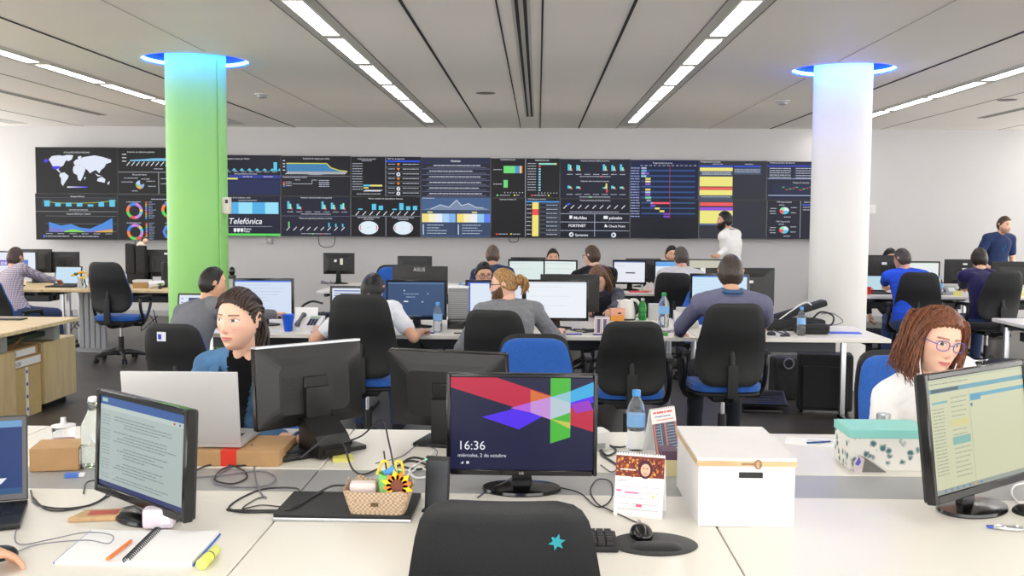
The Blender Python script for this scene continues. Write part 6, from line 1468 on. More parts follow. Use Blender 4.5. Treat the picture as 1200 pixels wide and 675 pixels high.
# clear tub with pinkish contents and white stick
p = g(60, 530); t = thing('plastic_tub', 'clear plastic tub with a white lid knob behind the small carton', 'tub', (p.x, p.y+0.10, ZD))
MB().lathe([(0.036, 0), (0.042, 0.075)], M['clear'], 24).build('tub', t); MB().lathe([(0.034, 0.004), (0.037, 0.03)], pmat((226, 170, 176)), 20).build('contents', t)
MB().lathe([(0.043, 0.075), (0.043, 0.08), (0.012, 0.083), (0.009, 0.10), (0.010, 0.108)], M['white_cable'], 24).build('lid', t)
p = g(85, 520); tag(MB().box((-0.05, -0.07, 0), (0.06, 0.08, 0.002), M['paper']).build('paper_sheet', loc=(p.x, p.y+0.05, ZD), rot=(0, 0, 0.1)), 'white paper sheet beside the glass bottle', 'paper')
p = g(88, 559, 0.7385); t = thing('eraser', 'small blue and white eraser left of the grey monitor', 'eraser', (p.x, p.y, 0.7385), 0.25)
MB().box((-0.032, -0.012, 0), (0.012, 0.012, 0.014), pmat((90, 130, 215)), bev=0.002).build('sleeve', t); MB().box((0.012, -0.011, 0.001), (0.03, 0.011, 0.013), M['paper'], bev=0.003).build('rubber', t)
# laptop at the left border
def lapL(cv):
    r = random.Random(2); cv.rect(0, 0, 100, 100, (26, 58, 118)); cv.rect(0, 0, 100, 9, (110, 160, 205)); cv.rect(0, 92, 100, 100, (40, 84, 130)); cv.rect(0, 12, 70, 62, (150, 196, 220)); cv.poly([(0, 60), (55, 42), (78, 68), (20, 72)], (232, 238, 242)); cv.poly([(78, 78), (88, 78), (83, 86)], (235, 240, 245))
    cv.scrib(4, 3, 60, 3, (60, 100, 150), r); cv.scrib(4, 18, 60, 2.5, (90, 140, 170), r); cv.scrib(4, 26, 50, 2.5, (90, 140, 170), r)
p = g(30, 612); make_laptop('black laptop cut off by the left border, screen showing a blue desktop', (p.x-0.20, p.y-0.02, ZD), 0.37, 0.25, R(22), 0.20, draw=lapL, shell='black_plastic')
p = g(-3, 655); t = thing('computer_mouse', 'dark computer mouse under the hand at the left border', 'mouse', (p.x, p.y, ZD), -0.6)
MB().sphere((0, 0, 0.004), 0.03, M['black_plastic'], sc=(1.0, 1.75, 0.95)).build('shell', t)
# brown packet, lavender case
p = g(117, 607); t = thing('paper_packet', 'flat kraft paper packet left of the grey monitor foot', 'packet', (p.x, p.y, ZD), 0.18)
MB().box((-0.065, -0.038, 0.0), (0.065, 0.045, 0.014), mat('kraft_paper', rgb(196, 164, 122), 0.8, noise=0.12, nscale=30), Matrix(((1, 0.35, 0, 0), (0, 1, 0, 0), (0, 0, 1, 0), (0, 0, 0, 1))), bev=0.006, seg=3).build('packet', t)
MB().box((-0.03, -0.018, 0.0138), (0.05, 0.026, 0.0148), pmat((190, 96, 84))).build('printed_patch', t)
LAV = mat('lavender_plastic', rgb(214, 204, 216), 0.45, noise=0.02)
p = g(185, 621); t = thing('plastic_case', 'small lavender rounded case in front of the grey monitor', 'case', (p.x, p.y+0.01, ZD), 0.15)
MB().box((-0.042, -0.02, 0.004), (0.042, 0.028, 0.060), LAV, bev=0.016, seg=4).build('case', t); MB().box((0.01, -0.022, 0.02), (0.032, -0.0195, 0.046), M['paper']).build('lens', t)
# spiral notebook with pencil
a_, b_, c_, d_ = g(64, 661), g(225, 664), g(257, 627), g(108, 623)
t = thing('notebook', 'open spiral notebook with blank white pages in the left foreground', 'notebook', ((a_.x+b_.x)/2, (a_.y+b_.y)/2, ZD))
o_ = Vector(t.location); P4 = [(q-o_) for q in (a_, b_, c_, d_)]; mid0 = P4[0]*0.48+P4[1]*0.52; mid1 = P4[3]*0.48+P4[2]*0.52
for nm, q in (('left_page', (P4[0], mid0, mid1, P4[3])), ('right_page', (mid0, P4[1], P4[2], mid1))):
    hgt = 0.006 if nm == 'left_page' else 0.011; sh = 0.006*(1 if nm == 'left_page' else -1)
    q = [Vector((v.x, v.y, 0)) for v in q]; n8 = q+[v+Vector((0, 0, hgt)) for v in q]
    MB().add(n8, [(0, 3, 2, 1), (4, 5, 6, 7), (0, 1, 5, 4), (1, 2, 6, 5), (2, 3, 7, 6), (3, 0, 4, 7)], M['paper']).build('page_stack', t)
    k_ = (q[1], q[2]) if nm == 'right_page' else (q[0], q[3])
    e = (k_[1]-k_[0]); w_ = Vector((0.004, 0, 0)); MB().add([k_[0]+Vector((0, 0, 0.0)), k_[1], k_[1]+w_*(1 if nm == 'right_page' else -1), k_[0]+w_*(1 if nm == 'right_page' else -1)]+[v+Vector((0, 0, 0.004)) for v in (k_[0], k_[1], k_[1]+w_*(1 if nm == 'right_page' else -1), k_[0]+w_*(1 if nm == 'right_page' else -1))], [(0, 3, 2, 1), (4, 5, 6, 7), (0, 1, 5, 4), (1, 2, 6, 5), (2, 3, 7, 6), (3, 0, 4, 7)], pmat((60, 110, 190))).build('cover_edge', t)
mb = MB(); n = 22
for i in range(n):
    c0 = mid0+(mid1-mid0)*((i+0.5)/n); c0 = Vector((c0.x, c0.y, 0.012)); mb.tube([c0+Vector((0.009*math.cos(a), 0.0015*math.cos(a), 0.007*math.sin(a))) for a in [2*PI*j/10 for j in range(10)]], 0.0017, M['dark_metal'], 5, closed=True)
mb.build('spiral', t)
a_, b_ = g(126, 655, 0.752), g(153, 634, 0.752); t = thing('pencil', 'orange pen lying on the open notebook', 'pen', a_)
MB().cyl((0, 0, 0), b_-a_, 0.0045, pmat((236, 128, 66)), n=10).build('barrel', t); MB().cyl((b_-a_), (b_-a_)*1.08, 0.0045, pmat((200, 90, 50)), 0.001, n=10).build('tip', t)
a_, b_ = g(236, 661, 0.756), g(253, 644, 0.756); t = thing('highlighter', 'fat yellow highlighter beside the notebook', 'highlighter', (a_.x, a_.y, 0.755)); v_ = b_-a_; v_.z = 0
MB().cyl((0, 0, 0), v_*0.5, 0.014, pmat((222, 226, 110))).build('barrel', t); MB().cyl(v_*0.5, v_*0.56, 0.0135, pmat((50, 60, 40))).build('band', t); MB().cyl(v_*0.56, v_*1.05, 0.013, pmat((214, 220, 120)), 0.011).build('cap', t)
# closed laptop with basket
p = g(400, 612); t = thing('laptop', 'closed black laptop with silver edge under the small basket', 'laptop', (g(318, 612).x, p.y, ZD), R(-0.5))
MB().box((0, 0, 0.0), (0.395, 0.245, 0.011), M['silver'], bev=0.004).build('base', t); MB().box((0.002, 0.002, 0.0115), (0.393, 0.243, 0.022), M['black_soft'], bev=0.004).build('lid', t)
ZL = ZD+0.022
p = g(441, 604, ZL); WV = mat('woven_paper', rgb(186, 162, 138), 0.85, noise=0.0)
nt = WV.node_tree; b = nt.nodes['Principled BSDF']; tc = nt.nodes.new('ShaderNodeTexCoord'); ck = nt.nodes.new('ShaderNodeTexChecker'); ck.inputs['Scale'].default_value = 150; ck.inputs['Color1'].default_value = rgb(198, 176, 150); ck.inputs['Color2'].default_value = rgb(158, 132, 106); nt.links.new(tc.outputs['Object'], ck.inputs['Vector']); nt.links.new(ck.outputs['Color'], b.inputs['Base Color'])
t = thing('basket', 'small tan patterned paper basket on the closed laptop', 'basket', (p.x, p.y+0.05, ZL), R(-2))
def bring(wx, wy, z, wav=0.0): return [(wx*math.copysign(abs(math.cos(a))**0.35, math.cos(a)), wy*math.copysign(abs(math.sin(a))**0.35, math.sin(a)), z+wav*(1 if math.sin(a) > 0.2 else 0.25)*(0.5+0.5*math.cos(a*6+1))) for a in [2*PI*i/60 for i in range(60)]]
mb = MB(); rr_ = [bring(0.078, 0.045, 0.0), bring(0.098, 0.060, 0.066, 0.022), bring(0.095, 0.057, 0.066, 0.022), bring(0.075, 0.042, 0.004)]
vs = [v for q in rr_ for v in q]; fs = [(j*60+i, j*60+(i+1) % 60, (j+1)*60+(i+1) % 60, (j+1)*60+i) for j in range(3) for i in range(60)]+[tuple(range(60)), tuple(range(180, 240))]
mb.add(vs, fs, WV, True); mb.build('basket_wall', t); MB().box((-0.012, -0.063, 0.028), (0.008, -0.0545, 0.036), pmat((90, 70, 40))).build('tag', t)
t = thing('plastic_case', 'pinkish white rounded case standing in the basket', 'case', (p.x-0.045, p.y+0.05, ZL+0.006), 0.1)
MB().box((-0.038, -0.022, 0.0), (0.038, 0.022, 0.078), mat('pink_white_plastic', rgb(226, 208, 206), 0.5, noise=0.02), bev=0.015, seg=4).build('case', t)
t = thing('craft_pot', 'green pot with yellow handles and a felt sunflower in the basket', 'pot', (p.x+0.035, p.y+0.045, ZL+0.006), 0.0)
GP = mat('green_felt', rgb(124, 198, 110), 0.85, noise=0.08, nscale=60)
MB().lathe([(0.030, 0), (0.036, 0.105), (0.032, 0.105), (0.028, 0.01)], GP, 28).build('pot', t)
for q in (-1, 1): MB().tube([(q*0.028-0.012, 0.0, 0.10), (q*0.02-0.006, 0, 0.135), (q*0.02+0.010, 0, 0.135), (q*0.02+0.016, 0, 0.10)], 0.004, pmat((236, 198, 70)), 8, smooth_pts=4).build('handle', t)
MB().cyl((-0.015, 0, 0.10), (0.012, 0, 0.118), 0.012, pmat((80, 150, 210))).build('blue_roll', t)
MB().cyl((-0.01, 0.008, 0.08), (-0.022, 0.012, 0.165), 0.0025, M['dark_metal']).build('screwdriver', t)
mb = MB(); c0 = Vector((0.024, -0.046, 0.080))
for i in range(12):
    a = 2*PI*i/12+0.2; L_r = 0.046 if i % 2 else 0.041; col = (242, 200, 50) if i % 2 else (240, 130, 60)
    d1 = Vector((math.cos(a), 0, math.sin(a))); s1 = Vector((-math.sin(a), 0, math.cos(a)))
    pts = [c0+d1*0.010-s1*0.006, c0+d1*0.026-s1*0.011, c0+d1*L_r, c0+d1*0.026+s1*0.011, c0+d1*0.010+s1*0.006]
    vs = [q+Vector((0, -0.002, 0)) for q in pts]+[q+Vector((0, 0.002, 0)) for q in pts]; n5 = 5
    mb.add(vs, [tuple(range(5)), tuple(reversed(range(5, 10)))]+[(k2, k2+5, (k2+1) % 5+5, (k2+1) % 5) for k2 in range(5)], pmat(col, 0.9))
mb.sphere(c0, 0.019, pmat((120, 72, 56), 0.9), sc=(1, 0.5, 1)); mb.build('sunflower', t)
# slim dark device leaning left of the time monitor
p = g(511, 600); t = thing('tablet_phone', 'slim dark device with a green light standing left of the time monitor', 'device', (p.x, p.y, ZD), R(-12)); T = Matrix.Rotation(-0.10, 4, 'X')
MB().box((-0.036, 0, 0.0), (0.036, 0.012, 0.162), M['black_soft'], T, bev=0.003).build('housing', t); MB().box((-0.030, -0.001, 0.012), (0.032, 0.0002, 0.150), M['dark_metal'], T).build('front_panel', t)
MB().box((-0.031, -0.0015, 0.153), (-0.028, 0.0, 0.156), mat('green_led', (0, 0, 0, 1), 0.5, emis=(0.1, 1, 0.3, 1), estr=4)).build('status_light', t)
MB().box((-0.04, -0.015, 0), (0.04, 0.03, 0.008), M['black_soft'], bev=0.003).build('foot', t)
# keyboard hidden behind the chair, mouse mat, mouse
t = thing('keyboard', 'black keyboard mostly hidden behind the foreground chair', 'keyboard', (g(520, 626).x+0.10, 2.66, ZD), 0.0); kx = g(720, 626).x-t.location.x
MB().box((kx-0.44, -0.07, 0.0), (kx, 0.07, 0.016), M['black_soft'], bev=0.005).build('base', t)
mb = MB()
for j in range(6):
    for i in range(20): mb.box((kx-0.43+i*0.021, -0.062+j*0.021, 0.016), (kx-0.43+i*0.021+0.018, -0.062+j*0.021+0.018, 0.024), M['black_plastic'])
mb.build('keys', t)
p = g(766, 638); t = thing('mouse_mat', 'round black gel mouse mat at the right of the foreground chair', 'mouse mat', (p.x, p.y, ZD), 0)
vs = []; n = 48
mb = MB(); mb.lathe([(0.114, 0), (0.116, 0.002), (0.112, 0.004)], M['black_fabric'], 48, T=Matrix.Translation((0, 0, 0)) @ Matrix.Diagonal((1.0, 0.85, 1, 1))); mb.build('mat', t)
vs, fs = capsule((-0.03, -0.035, 0.0), (0.04, -0.035, 0.0), 0.034); MB().add([(x, y, max(0.002, z*0.5)) for x, y, z in vs], fs, M['black_fabric'], True).build('wrist_pad', t)
p = g(752, 630, 0.745); t = thing('computer_mouse', 'black computer mouse on the round mouse mat', 'mouse', (p.x, p.y+0.012, 0.7445), 0.1)
mb = MB(); mb.sphere((0, 0, 0.006), 0.031, M['black_gloss'], 20, 12, sc=(1.0, 1.6, 0.95)); mb.v = [(x, y, max(z, 0.0)) for x, y, z in mb.v]; mb.build('shell', t)
MB().box((-0.003, 0.018, 0.031), (0.003, 0.034, 0.036), M['grey_metal']).build('wheel', t)
# desk calendars
def calendar(label, pos, rz, w, h, draw, dep=0.05):
    t = thing('desk_calendar', label, 'calendar', pos, rz); T = Matrix.Rotation(-math.atan2(dep, h), 4, 'X')
    cv = Canvas(w, h, 100, 100, ink=lambda c: pmat(c), step=0.00003); draw(cv); o = cv.build('printed_page', t); o.matrix_local = T @ Matrix.Translation((-w/2, -0.0015, 0))
    MB().box((-w/2, -0.001, 0), (w/2, 0.001, h), M['paper'], T).build('front_card', t)
    T2 = Matrix.Translation((0, 2*dep, 0)) @ Matrix.Rotation(math.atan2(dep, h), 4, 'X'); MB().box((-w/2, -0.001, 0), (w/2, 0.001, h), M['paper'], T2).build('back_card', t)
    MB().box((-w/2, 0.002, 0.0), (w/2, 2*dep-0.002, 0.0015), M['paper']).build('bottom_card', t)
    mb = MB(); hh = h*math.cos(math.atan2(dep, h))
    for i in range(18): mb.tube([(-w/2+w*(i+0.5)/18, dep+0.004*math.cos(a), hh+0.004*math.sin(a)-0.001) for a in [2*PI*j/8 for j in range(8)]], 0.0007, M['dark_metal'], 4, closed=True)
    mb.build('ring_binding', t); return t
def cal1(cv):
    r = random.Random(6); cv.rect(0, 0, 100, 100, (236, 232, 230)); cv.rect(0, 4, 100, 37, (116, 52, 44))
    for i in range(150):
        x, y = r.uniform(0, 97), r.uniform(5, 34); s = r.uniform(1.2, 3); cv.ring(x+s, y+s, 0, s, 0, 2*PI, r.choice([(196, 120, 50), (150, 70, 40), (214, 160, 80), (90, 40, 50), (170, 60, 60)]), 6)
    cv.ring(62, 24, 0, 15, 0, 2*PI, (74, 34, 48), 20); cv.ring(62, 25, 0, 10, 0, 2*PI, (222, 170, 140), 16); cv.rect(57, 22, 60, 23.5, (80, 40, 40)); cv.rect(64, 22, 67, 23.5, (80, 40, 40)); cv.rect(59, 30, 65, 31.5, (180, 80, 80)); cv.scrib(10, 25, 42, 3.5, (236, 226, 216), r)
    cv.scrib(5, 43, 25, 2.5, (140, 150, 190), r)
    for i in range(5): cv.line([(6, 50+i*9), (95, 50+i*9)], 0.3, (200, 196, 200)); cv.scrib(8, 52+i*9, 92, 2.0, (176, 174, 182), r)
    cv.rect(4, 58, 14, 61, (240, 120, 160)); cv.rect(22, 61, 50, 63.5, (236, 110, 160)); cv.rect(46, 80, 58, 84, (232, 90, 130)); cv.ring(80, 66, 0, 2.4, 0, 2*PI, (236, 200, 90), 10)
p = g(752, 606); calendar('desk calendar with a photo of a face in autumn leaves, right of the time monitor', (p.x-0.012, p.y+0.0, ZD), R(-16), 0.142, 0.180, cal1, 0.04)
def cal2(cv):
    r = random.Random(8); cv.rect(0, 0, 100, 100, (232, 228, 228)); cv.rect(0, 34, 100, 100, (84, 96, 116)); cv.scrib(10, 8, 90, 8, (222, 110, 110), r); cv.scrib(14, 18, 80, 4, (90, 110, 180), r); cv.rect(20, 26, 90, 28, (226, 140, 110))
    for x in (4, 48, 92): cv.rect(x, 34, x+6, 100, (214, 120, 96))
    cv.rect(30, 36, 34, 98, (150, 160, 176))
    for i in range(9): cv.scrib(12, 40+i*6.6, 28, 2.5, (176, 186, 200), r); cv.scrib(56, 40+i*6.6, 90, 2.5, (176, 186, 200), r)
p = g(786, 530); calendar('tent calendar with a dark blue table, standing behind the white storage box', (p.x-0.01, p.y, ZD), R(38), 0.125, 0.165, cal2, 0.035)
make_bottle('small clear water bottle with a blue cap beside the tent calendar', (g(745, 527).x, g(745, 527).y, ZD), 0.225, 0.034)
p = g(700, 528); t = thing('power_adapter', 'white plastic adapter behind the right edge of the time monitor', 'adapter', (p.x+0.01, p.y+0.02, ZD), 0.3); MB().box((-0.04, -0.03, 0), (0.03, 0.05, 0.075), M['white_cable'], bev=0.012, seg=3).build('housing', t); MB().box((-0.02, -0.032, 0.01), (0.01, -0.029, 0.03), M['grey_metal']).build('socket', t)
# yellow and dark box behind the storage box
p = g(778, 562); t = thing('small_carton', 'small dark topped cream carton between calendar and storage box', 'box', (p.x+0.0, p.y+0.06, 0.7385), 0.0)
MB().box((0, -0.01, 0), (0.05, 0.08, 0.055), pmat((210, 200, 150))).build('carton', t); MB().box((0, -0.01, 0.055), (0.05, 0.08, 0.085), pmat((96, 72, 92))).build('carton_top', t)
# white storage box with lid
x0, y0 = 0.453, 2.825; t = thing('storage_box', 'white storage box with a wood trimmed lid and leather tab', 'box', (x0, y0, ZD), 0)
WB = mat('white_box_board', rgb(222, 220, 220), 0.6, noise=0.02)
mb = MB(); mb.box((0, 0.002, 0), (0.268, 0.436, 0.172), WB, bev=0.002, seg=1); mb.build('box_body', t)
mb = MB(); mb.box((-0.004, -0.002, 0.172), (0.272, 0.440, 0.196), WB, bev=0.002, seg=1); mb.build('lid', t)
WD = wood_mat('pale_wood_trim', rgb(204, 176, 134), rgb(184, 152, 108), (2, 12, 12)); MB().box((-0.005, -0.0045, 0.174), (0.273, -0.002, 0.188), WD).box((-0.0065, -0.0045, 0.174), (-0.0042, 0.440, 0.188), WD).build('wood_trim', t)
MB().box((0.112, -0.0005, 0.140), (0.178, 0.004, 0.156), M['black_soft']).build('handle_slot', t)
LT = pmat((150, 118, 90), 0.7); MB().tube([(0.118, -0.006, 0.180), (0.14, -0.007, 0.181), (0.158, -0.007, 0.180)], 0.0028, LT, 6).tube([(0.163+0.008*math.cos(a), -0.008, 0.180+0.012*math.sin(a)) for a in [2*PI*i/12 for i in range(12)]], 0.0025, LT, 6, closed=True).build('leather_tab', t)
# floral box with turquoise lid
FL = mat('floral_paper', rgb(226, 224, 218), 0.7); nt = FL.node_tree; b = nt.nodes['Principled BSDF']
tc = nt.nodes.new('ShaderNodeTexCoord'); vo = nt.nodes.new('ShaderNodeTexVoronoi'); vo.inputs['Scale'].default_value = 30; no = nt.nodes.new('ShaderNodeTexNoise'); no.inputs['Scale'].default_value = 90
ad = nt.nodes.new('ShaderNodeMath'); ad.operation = 'MULTIPLY_ADD'; ad.inputs[1].default_value = 0.45; nt.links.new(tc.outputs['Object'], vo.inputs['Vector']); nt.links.new(tc.outputs['Object'], no.inputs['Vector']); nt.links.new(no.outputs['Fac'], ad.inputs[0]); nt.links.new(vo.outputs['Distance'], ad.inputs[2])
cr = nt.nodes.new('ShaderNodeValToRGB'); cr.color_ramp.elements[0].position = 0.44; cr.color_ramp.elements[0].color = rgb(70, 112, 120); cr.color_ramp.elements[1].position = 0.66; cr.color_ramp.elements[1].color = rgb(230, 228, 222)
nt.links.new(ad.outputs[0], cr.inputs['Fac']); nt.links.new(cr.outputs['Color'], b.inputs['Base Color'])
t = thing('gift_box', 'white box with teal flower print and turquoise lid beside the right monitor', 'box', (1.072, 3.49, ZD), 0)
MB().box((0.004, 0.004, 0), (0.276, 0.186, 0.118), FL, bev=0.002, seg=1).build('box_body', t); MB().box((0, 0, 0.113), (0.28, 0.19, 0.143), mat('turquoise_board', rgb(140, 208, 200), 0.55, noise=0.02), bev=0.002, seg=1).build('lid', t)
p = g(1030, 555); t = thing('picture_card', 'grey folded card with a small coloured picture leaning on the floral box', 'card', (1.085, 3.475, ZD), R(0))
MB().prism([(0.0, 0.0), (0.02, 0.058), (0.045, 0.045), (0.11, 0.0)], 0.0, 0.003, pmat((116, 114, 112)), 'Y').build('folded_card', t); MB().prism([(0.0, 0.0), (-0.003, 0.035), (0.016, 0.060), (0.034, 0.046), (0.026, 0.0)], -0.0035, -0.0005, pmat((206, 196, 200)), 'Y').build('picture', t)
MB().prism([(0.002, 0.028), (0.016, 0.054), (0.022, 0.034), (0.012, 0.022)], -0.0045, -0.0035, pmat((96, 92, 190)), 'Y').build('blue_patch', t)
# papers with pen, jar, silver lid at right
a_ = g(952, 519); t = thing('paper_pad', 'white papers with a pen left of the floral box', 'paper', (a_.x, a_.y, ZD), -0.3); MB().box((-0.10, -0.06, 0), (0.10, 0.07, 0.004), M['paper']).build('sheets', t)
mb = MB(); r = random.Random(3)
for i in range(4): mb.box((-0.02, -0.03+i*0.02, 0.004), (-0.02+r.uniform(0.04, 0.09), -0.026+i*0.02, 0.0045), pmat((120, 140, 170)))
mb.build('writing', t); a_ = g(960, 518, 0.75); t = thing('pen', 'thin blue pen lying on the papers left of the floral box', 'pen', (a_.x, a_.y, 0.7485), 0.2); MB().cyl((-0.05, 0, 0), (0.05, 0.01, 0), 0.0035, pmat((60, 90, 150)), n=8).build('barrel', t); MB().cyl((0.05, 0.01, 0), (0.062, 0.0112, 0), 0.0035, M['silver'], 0.0008, n=8).build('tip', t)
p = D(1035, 500, 3.86); t = thing('glass_jar', 'clear jar with a silver lid behind the floral box, by the elbow', 'jar', (p.x, 3.86, ZD), 0)
MB().lathe([(0.030, 0), (0.036, 0.006), (0.036, 0.085), (0.030, 0.100), (0.024, 0.106), (0.024, 0.112)], M['clear'], 28).build('body', t); MB().lathe([(0.026, 0.106), (0.026, 0.128), (0.022, 0.131)], M['silver'], 28).build('lid', t); MB().lathe([(0.028, 0.004), (0.033, 0.05)], pmat((190, 160, 150)), 20).build('contents', t)
t = make_laptop('laptop with a thin silver lid edge behind the right monitor', (1.86, 3.83, ZD), 0.36, 0.25, R(180-6), 0.15, shell='laptop')
for o in t and [] or []: pass
p = g(1182, 622); t = thing('key_ring', 'small silver clip with keys in front of the right monitor foot', 'keys', (p.x, p.y, ZD), 0)
MB().tube([(-0.035, 0.018, 0.006), (-0.02, 0.0, 0.008), (0.0, -0.008, 0.008), (0.03, -0.012, 0.008), (0.038, 0.0, 0.008), (0.02, 0.010, 0.008), (-0.01, 0.012, 0.008)], 0.005, M['chrome'], 8, closed=True, smooth_pts=4).build('clip', t); MB().box((-0.05, 0.012, 0.002), (-0.028, 0.028, 0.008), pmat((70, 90, 190)), bev=0.002).build('blue_tag', t)
p = g(1204, 603); t = thing('computer_mouse', 'dark computer mouse cut off by the right border', 'mouse', (p.x, p.y, ZD), 0.5); MB().sphere((0, 0, 0.004), 0.03, M['black_plastic'], sc=(1, 1.6, 0.85)).build('shell', t)
p = g(428, 549); t = thing('sticky_note', 'blue grey sticky note pad by the docking stand foot', 'note', (p.x-0.10, p.y+0.12, ZD), 0.2); MB().box((-0.035, -0.035, 0.0), (0.035, 0.035, 0.012), pmat((214, 210, 110))).build('pad', t)
p = g(345, 522); t = thing('power_plug', 'white multi plug lying left of the docking stand', 'plug', (p.x-0.01, p.y-0.02, ZD), -0.3); MB().box((-0.05, -0.025, 0), (0.06, 0.025, 0.035), M['white_cable'], bev=0.012, seg=3).build('housing', t); MB().box((-0.04, -0.018, 0.034), (0.05, 0.018, 0.0365), M['grey_metal'], bev=0.001).build('sockets', t)
# ------------------------------------------------------------------ cables on the nearest desks
def C_(label, pts, r=0.0028, m='cable', **k):
    return cord(label, [g(x, y, z) for x, y, z in pts], r, m, 5, **k)
z1 = ZD+0.004
C_('grey mouse cable looping over the open notebook at left', [(12, 650, z1), (45, 638, z1), (100, 633, 0.756), (127, 637, 0.757), (131, 627, 0.757), (100, 624, 0.757), (60, 632, 0.752), (24, 638, z1), (18, 625, z1), (30, 598, z1)], 0.0016, 'grey_cable')
C_('dark cable looping from the left laptop towards the grey monitor', [(36, 575, z1), (42, 590, z1), (70, 596, z1), (105, 592, z1), (130, 580, z1), (150, 572, 0.76), (170, 582, 0.80)], 0.003)
C_('second dark cable between the left laptop and the grey monitor', [(38, 582, z1), (55, 597, z1), (85, 597, z1), (118, 586, z1), (132, 570, 0.76)], 0.0025)
C_('thin dark cable curling below the grey monitor frame', [(98, 578, z1), (101, 566, z1), (113, 562, 0.76)], 0.0025)
C_('black cable coil in front of the taped carton', [(228, 552, z1), (245, 545, z1), (268, 545, z1), (285, 551, z1), (289, 560, z1), (272, 567, z1), (252, 562, z1), (262, 549, z1), (290, 545, z1), (318, 543, z1), (345, 530, z1)], 0.003)
C_('long grey cable loop crossing the channel below the carton', [(226, 560, z1), (262, 557, z1), (305, 552, z1), (323, 560, z1), (312, 569, z1), (280, 571, z1), (252, 566, z1), (255, 556, z1), (285, 540, z1), (296, 528, 0.77)], 0.0028, 'grey_cable')
C_('pale plug cable running down from the carton to the closed laptop', [(295, 520, 0.80), (297, 540, z1), (300, 562, z1), (306, 578, z1), (312, 584, z1)], 0.003, 'grey_cable')
C_('black cable arch left of the closed laptop', [(330, 598, z1), (290, 598, z1), (268, 596, z1), (282, 584, z1), (310, 573, z1), (345, 572, 0.764), (352, 577, 0.766)], 0.003)
C_('black charger cable curving over the closed laptop', [(405, 569, z1), (388, 570, 0.765), (365, 582, 0.767), (340, 596, 0.767), (318, 600, z1), (285, 600, z1), (266, 597, z1)], 0.0035)
C_('thin black cable beside the black charger cable', [(330, 594, z1), (306, 592, z1), (284, 596, z1), (300, 585, z1), (312, 582, z1)], 0.002)
C_('black cable hanging from the docking stand across the white desk', [(352, 537, 0.80), (385, 512, 0.86), (402, 520, 0.82), (412, 548, z1), (425, 556, z1), (442, 550, z1)], 0.0035)
C_('dark cable rising behind the basket', [(461, 545, z1), (456, 520, 0.80), (447, 492, 0.88), (425, 510, 0.80), (405, 518, z1)], 0.003)
C_('thin grey cable loop left of the time monitor', [(440, 543, z1), (470, 535, z1), (490, 522, z1), (512, 528, z1), (505, 545, z1)], 0.0018, 'grey_cable')
C_('tangle of dark cable right of the basket', [(462, 548, z1), (480, 540, z1), (500, 545, z1), (490, 550, z1), (470, 545, z1), (485, 536, z1), (512, 543, z1)], 0.0035)
C_('white cable bunch beside the slim dark device', [(478, 556, z1), (492, 548, z1), (505, 556, z1), (488, 560, z1), (480, 550, z1), (500, 538, z1), (508, 530, z1)], 0.004, 'white_cable')
C_('blue cable hanging at the left of the time monitor', [(513, 545, z1), (516, 520, 0.80), (521, 505, 0.85)], 0.004, 'blue_cable') if False else None
C_('dark cable loop right of the time monitor foot', [(655, 571, z1), (680, 578, z1), (700, 594, z1), (716, 585, z1), (716, 565, z1), (700, 562, z1), (692, 575, z1), (700, 590, z1), (715, 598, z1), (752, 615, z1)], 0.0022)
C_('black cable tangle beside the white adapter', [(703, 527, z1), (712, 534, z1), (722, 528, z1), (713, 522, z1), (704, 531, z1), (716, 540, z1), (728, 548, z1)], 0.004)
C_('thin dark cable under the autumn calendar', [(704, 545, z1), (716, 553, z1), (725, 549, z1)], 0.002)
C_('short black cable by the small water bottle', [(716, 523, z1), (727, 524, z1), (733, 523, z1)], 0.003)
C_('black stand cable left of the time monitor foot', [(560, 583, z1), (575, 572, z1), (590, 566, 0.80), (600, 560, 0.83)], 0.0022)
C_('white cable loop right of the right monitor foot', [(1200, 566, z1), (1188, 570, z1), (1186, 580, z1), (1195, 590, z1), (1204, 592, z1)], 0.003, 'white_cable')
# ================================================================== left maple desk and cabinets
CB = wood_mat('cabinet_maple', rgb(222, 196, 150), rgb(208, 180, 134), (4, 4, 0.8))
pc = g(93, 371.5); xr = pc.x
t = thing('meeting_desk', 'big maple desk at the left border with grey brackets, over two cabinets', 'desk', (xr-1.7, 0, 0)); t.location.y = pc.y-2.2
MB().box((0, 0, 0.71), (1.7, 2.2, 0.74), M['wood_top'], bev=0.003, seg=1).build('worktop', t)
for yy in (0.35, 1.15, 2.0):
    MB().box((1.30, yy, 0.565), (1.58, yy+0.10, 0.71), M['grey_metal'], bev=0.02).build('bracket', t)
for (xx, yy) in ((0.1, 0.1), (0.1, 2.1)): MB().cyl((xx, yy, 0), (xx, yy, 0.71), 0.03, M['grey_metal']).build('leg', t)
MB().box((0.2, 0.3, 0.60), (1.5, 2.05, 0.64), M['dark_metal']).build('under_tray', t)
cx = xr-0.10
def cabinet(label, y0, y1, x0, x1):
    t = thing('cabinet', label, 'cabinet', (x0, y0, 0)); w = x1-x0; d = y1-y0
    MB().box((0, 0, 0.05), (w-0.02, d, 0.56), CB, bev=0.002, seg=1).build('carcass', t); MB().box((0.04, 0.04, 0), (w-0.08, d-0.04, 0.05), M['black_soft']).build('plinth', t)
    MB().box((w-0.019, 0.002, 0.055), (w, d*0.94, 0.558), CB, bev=0.002, seg=1).build('door', t); MB().box((w-0.019, d*0.945, 0.055), (w, d-0.002, 0.558), CB, bev=0.002, seg=1).build('end_strip', t)
ya = G(20, 489, 0.05); yb0, yb1 = G(53, 474, 0.05), G(91, 460, 0.05)
cabinet('maple cabinet at the left border under the big maple desk', ya.y-0.85, ya.y, cx-0.50, ya.x)
cabinet('maple cabinet right of the stacked cartons', yb0.y, yb1.y, cx-0.55, yb0.x)
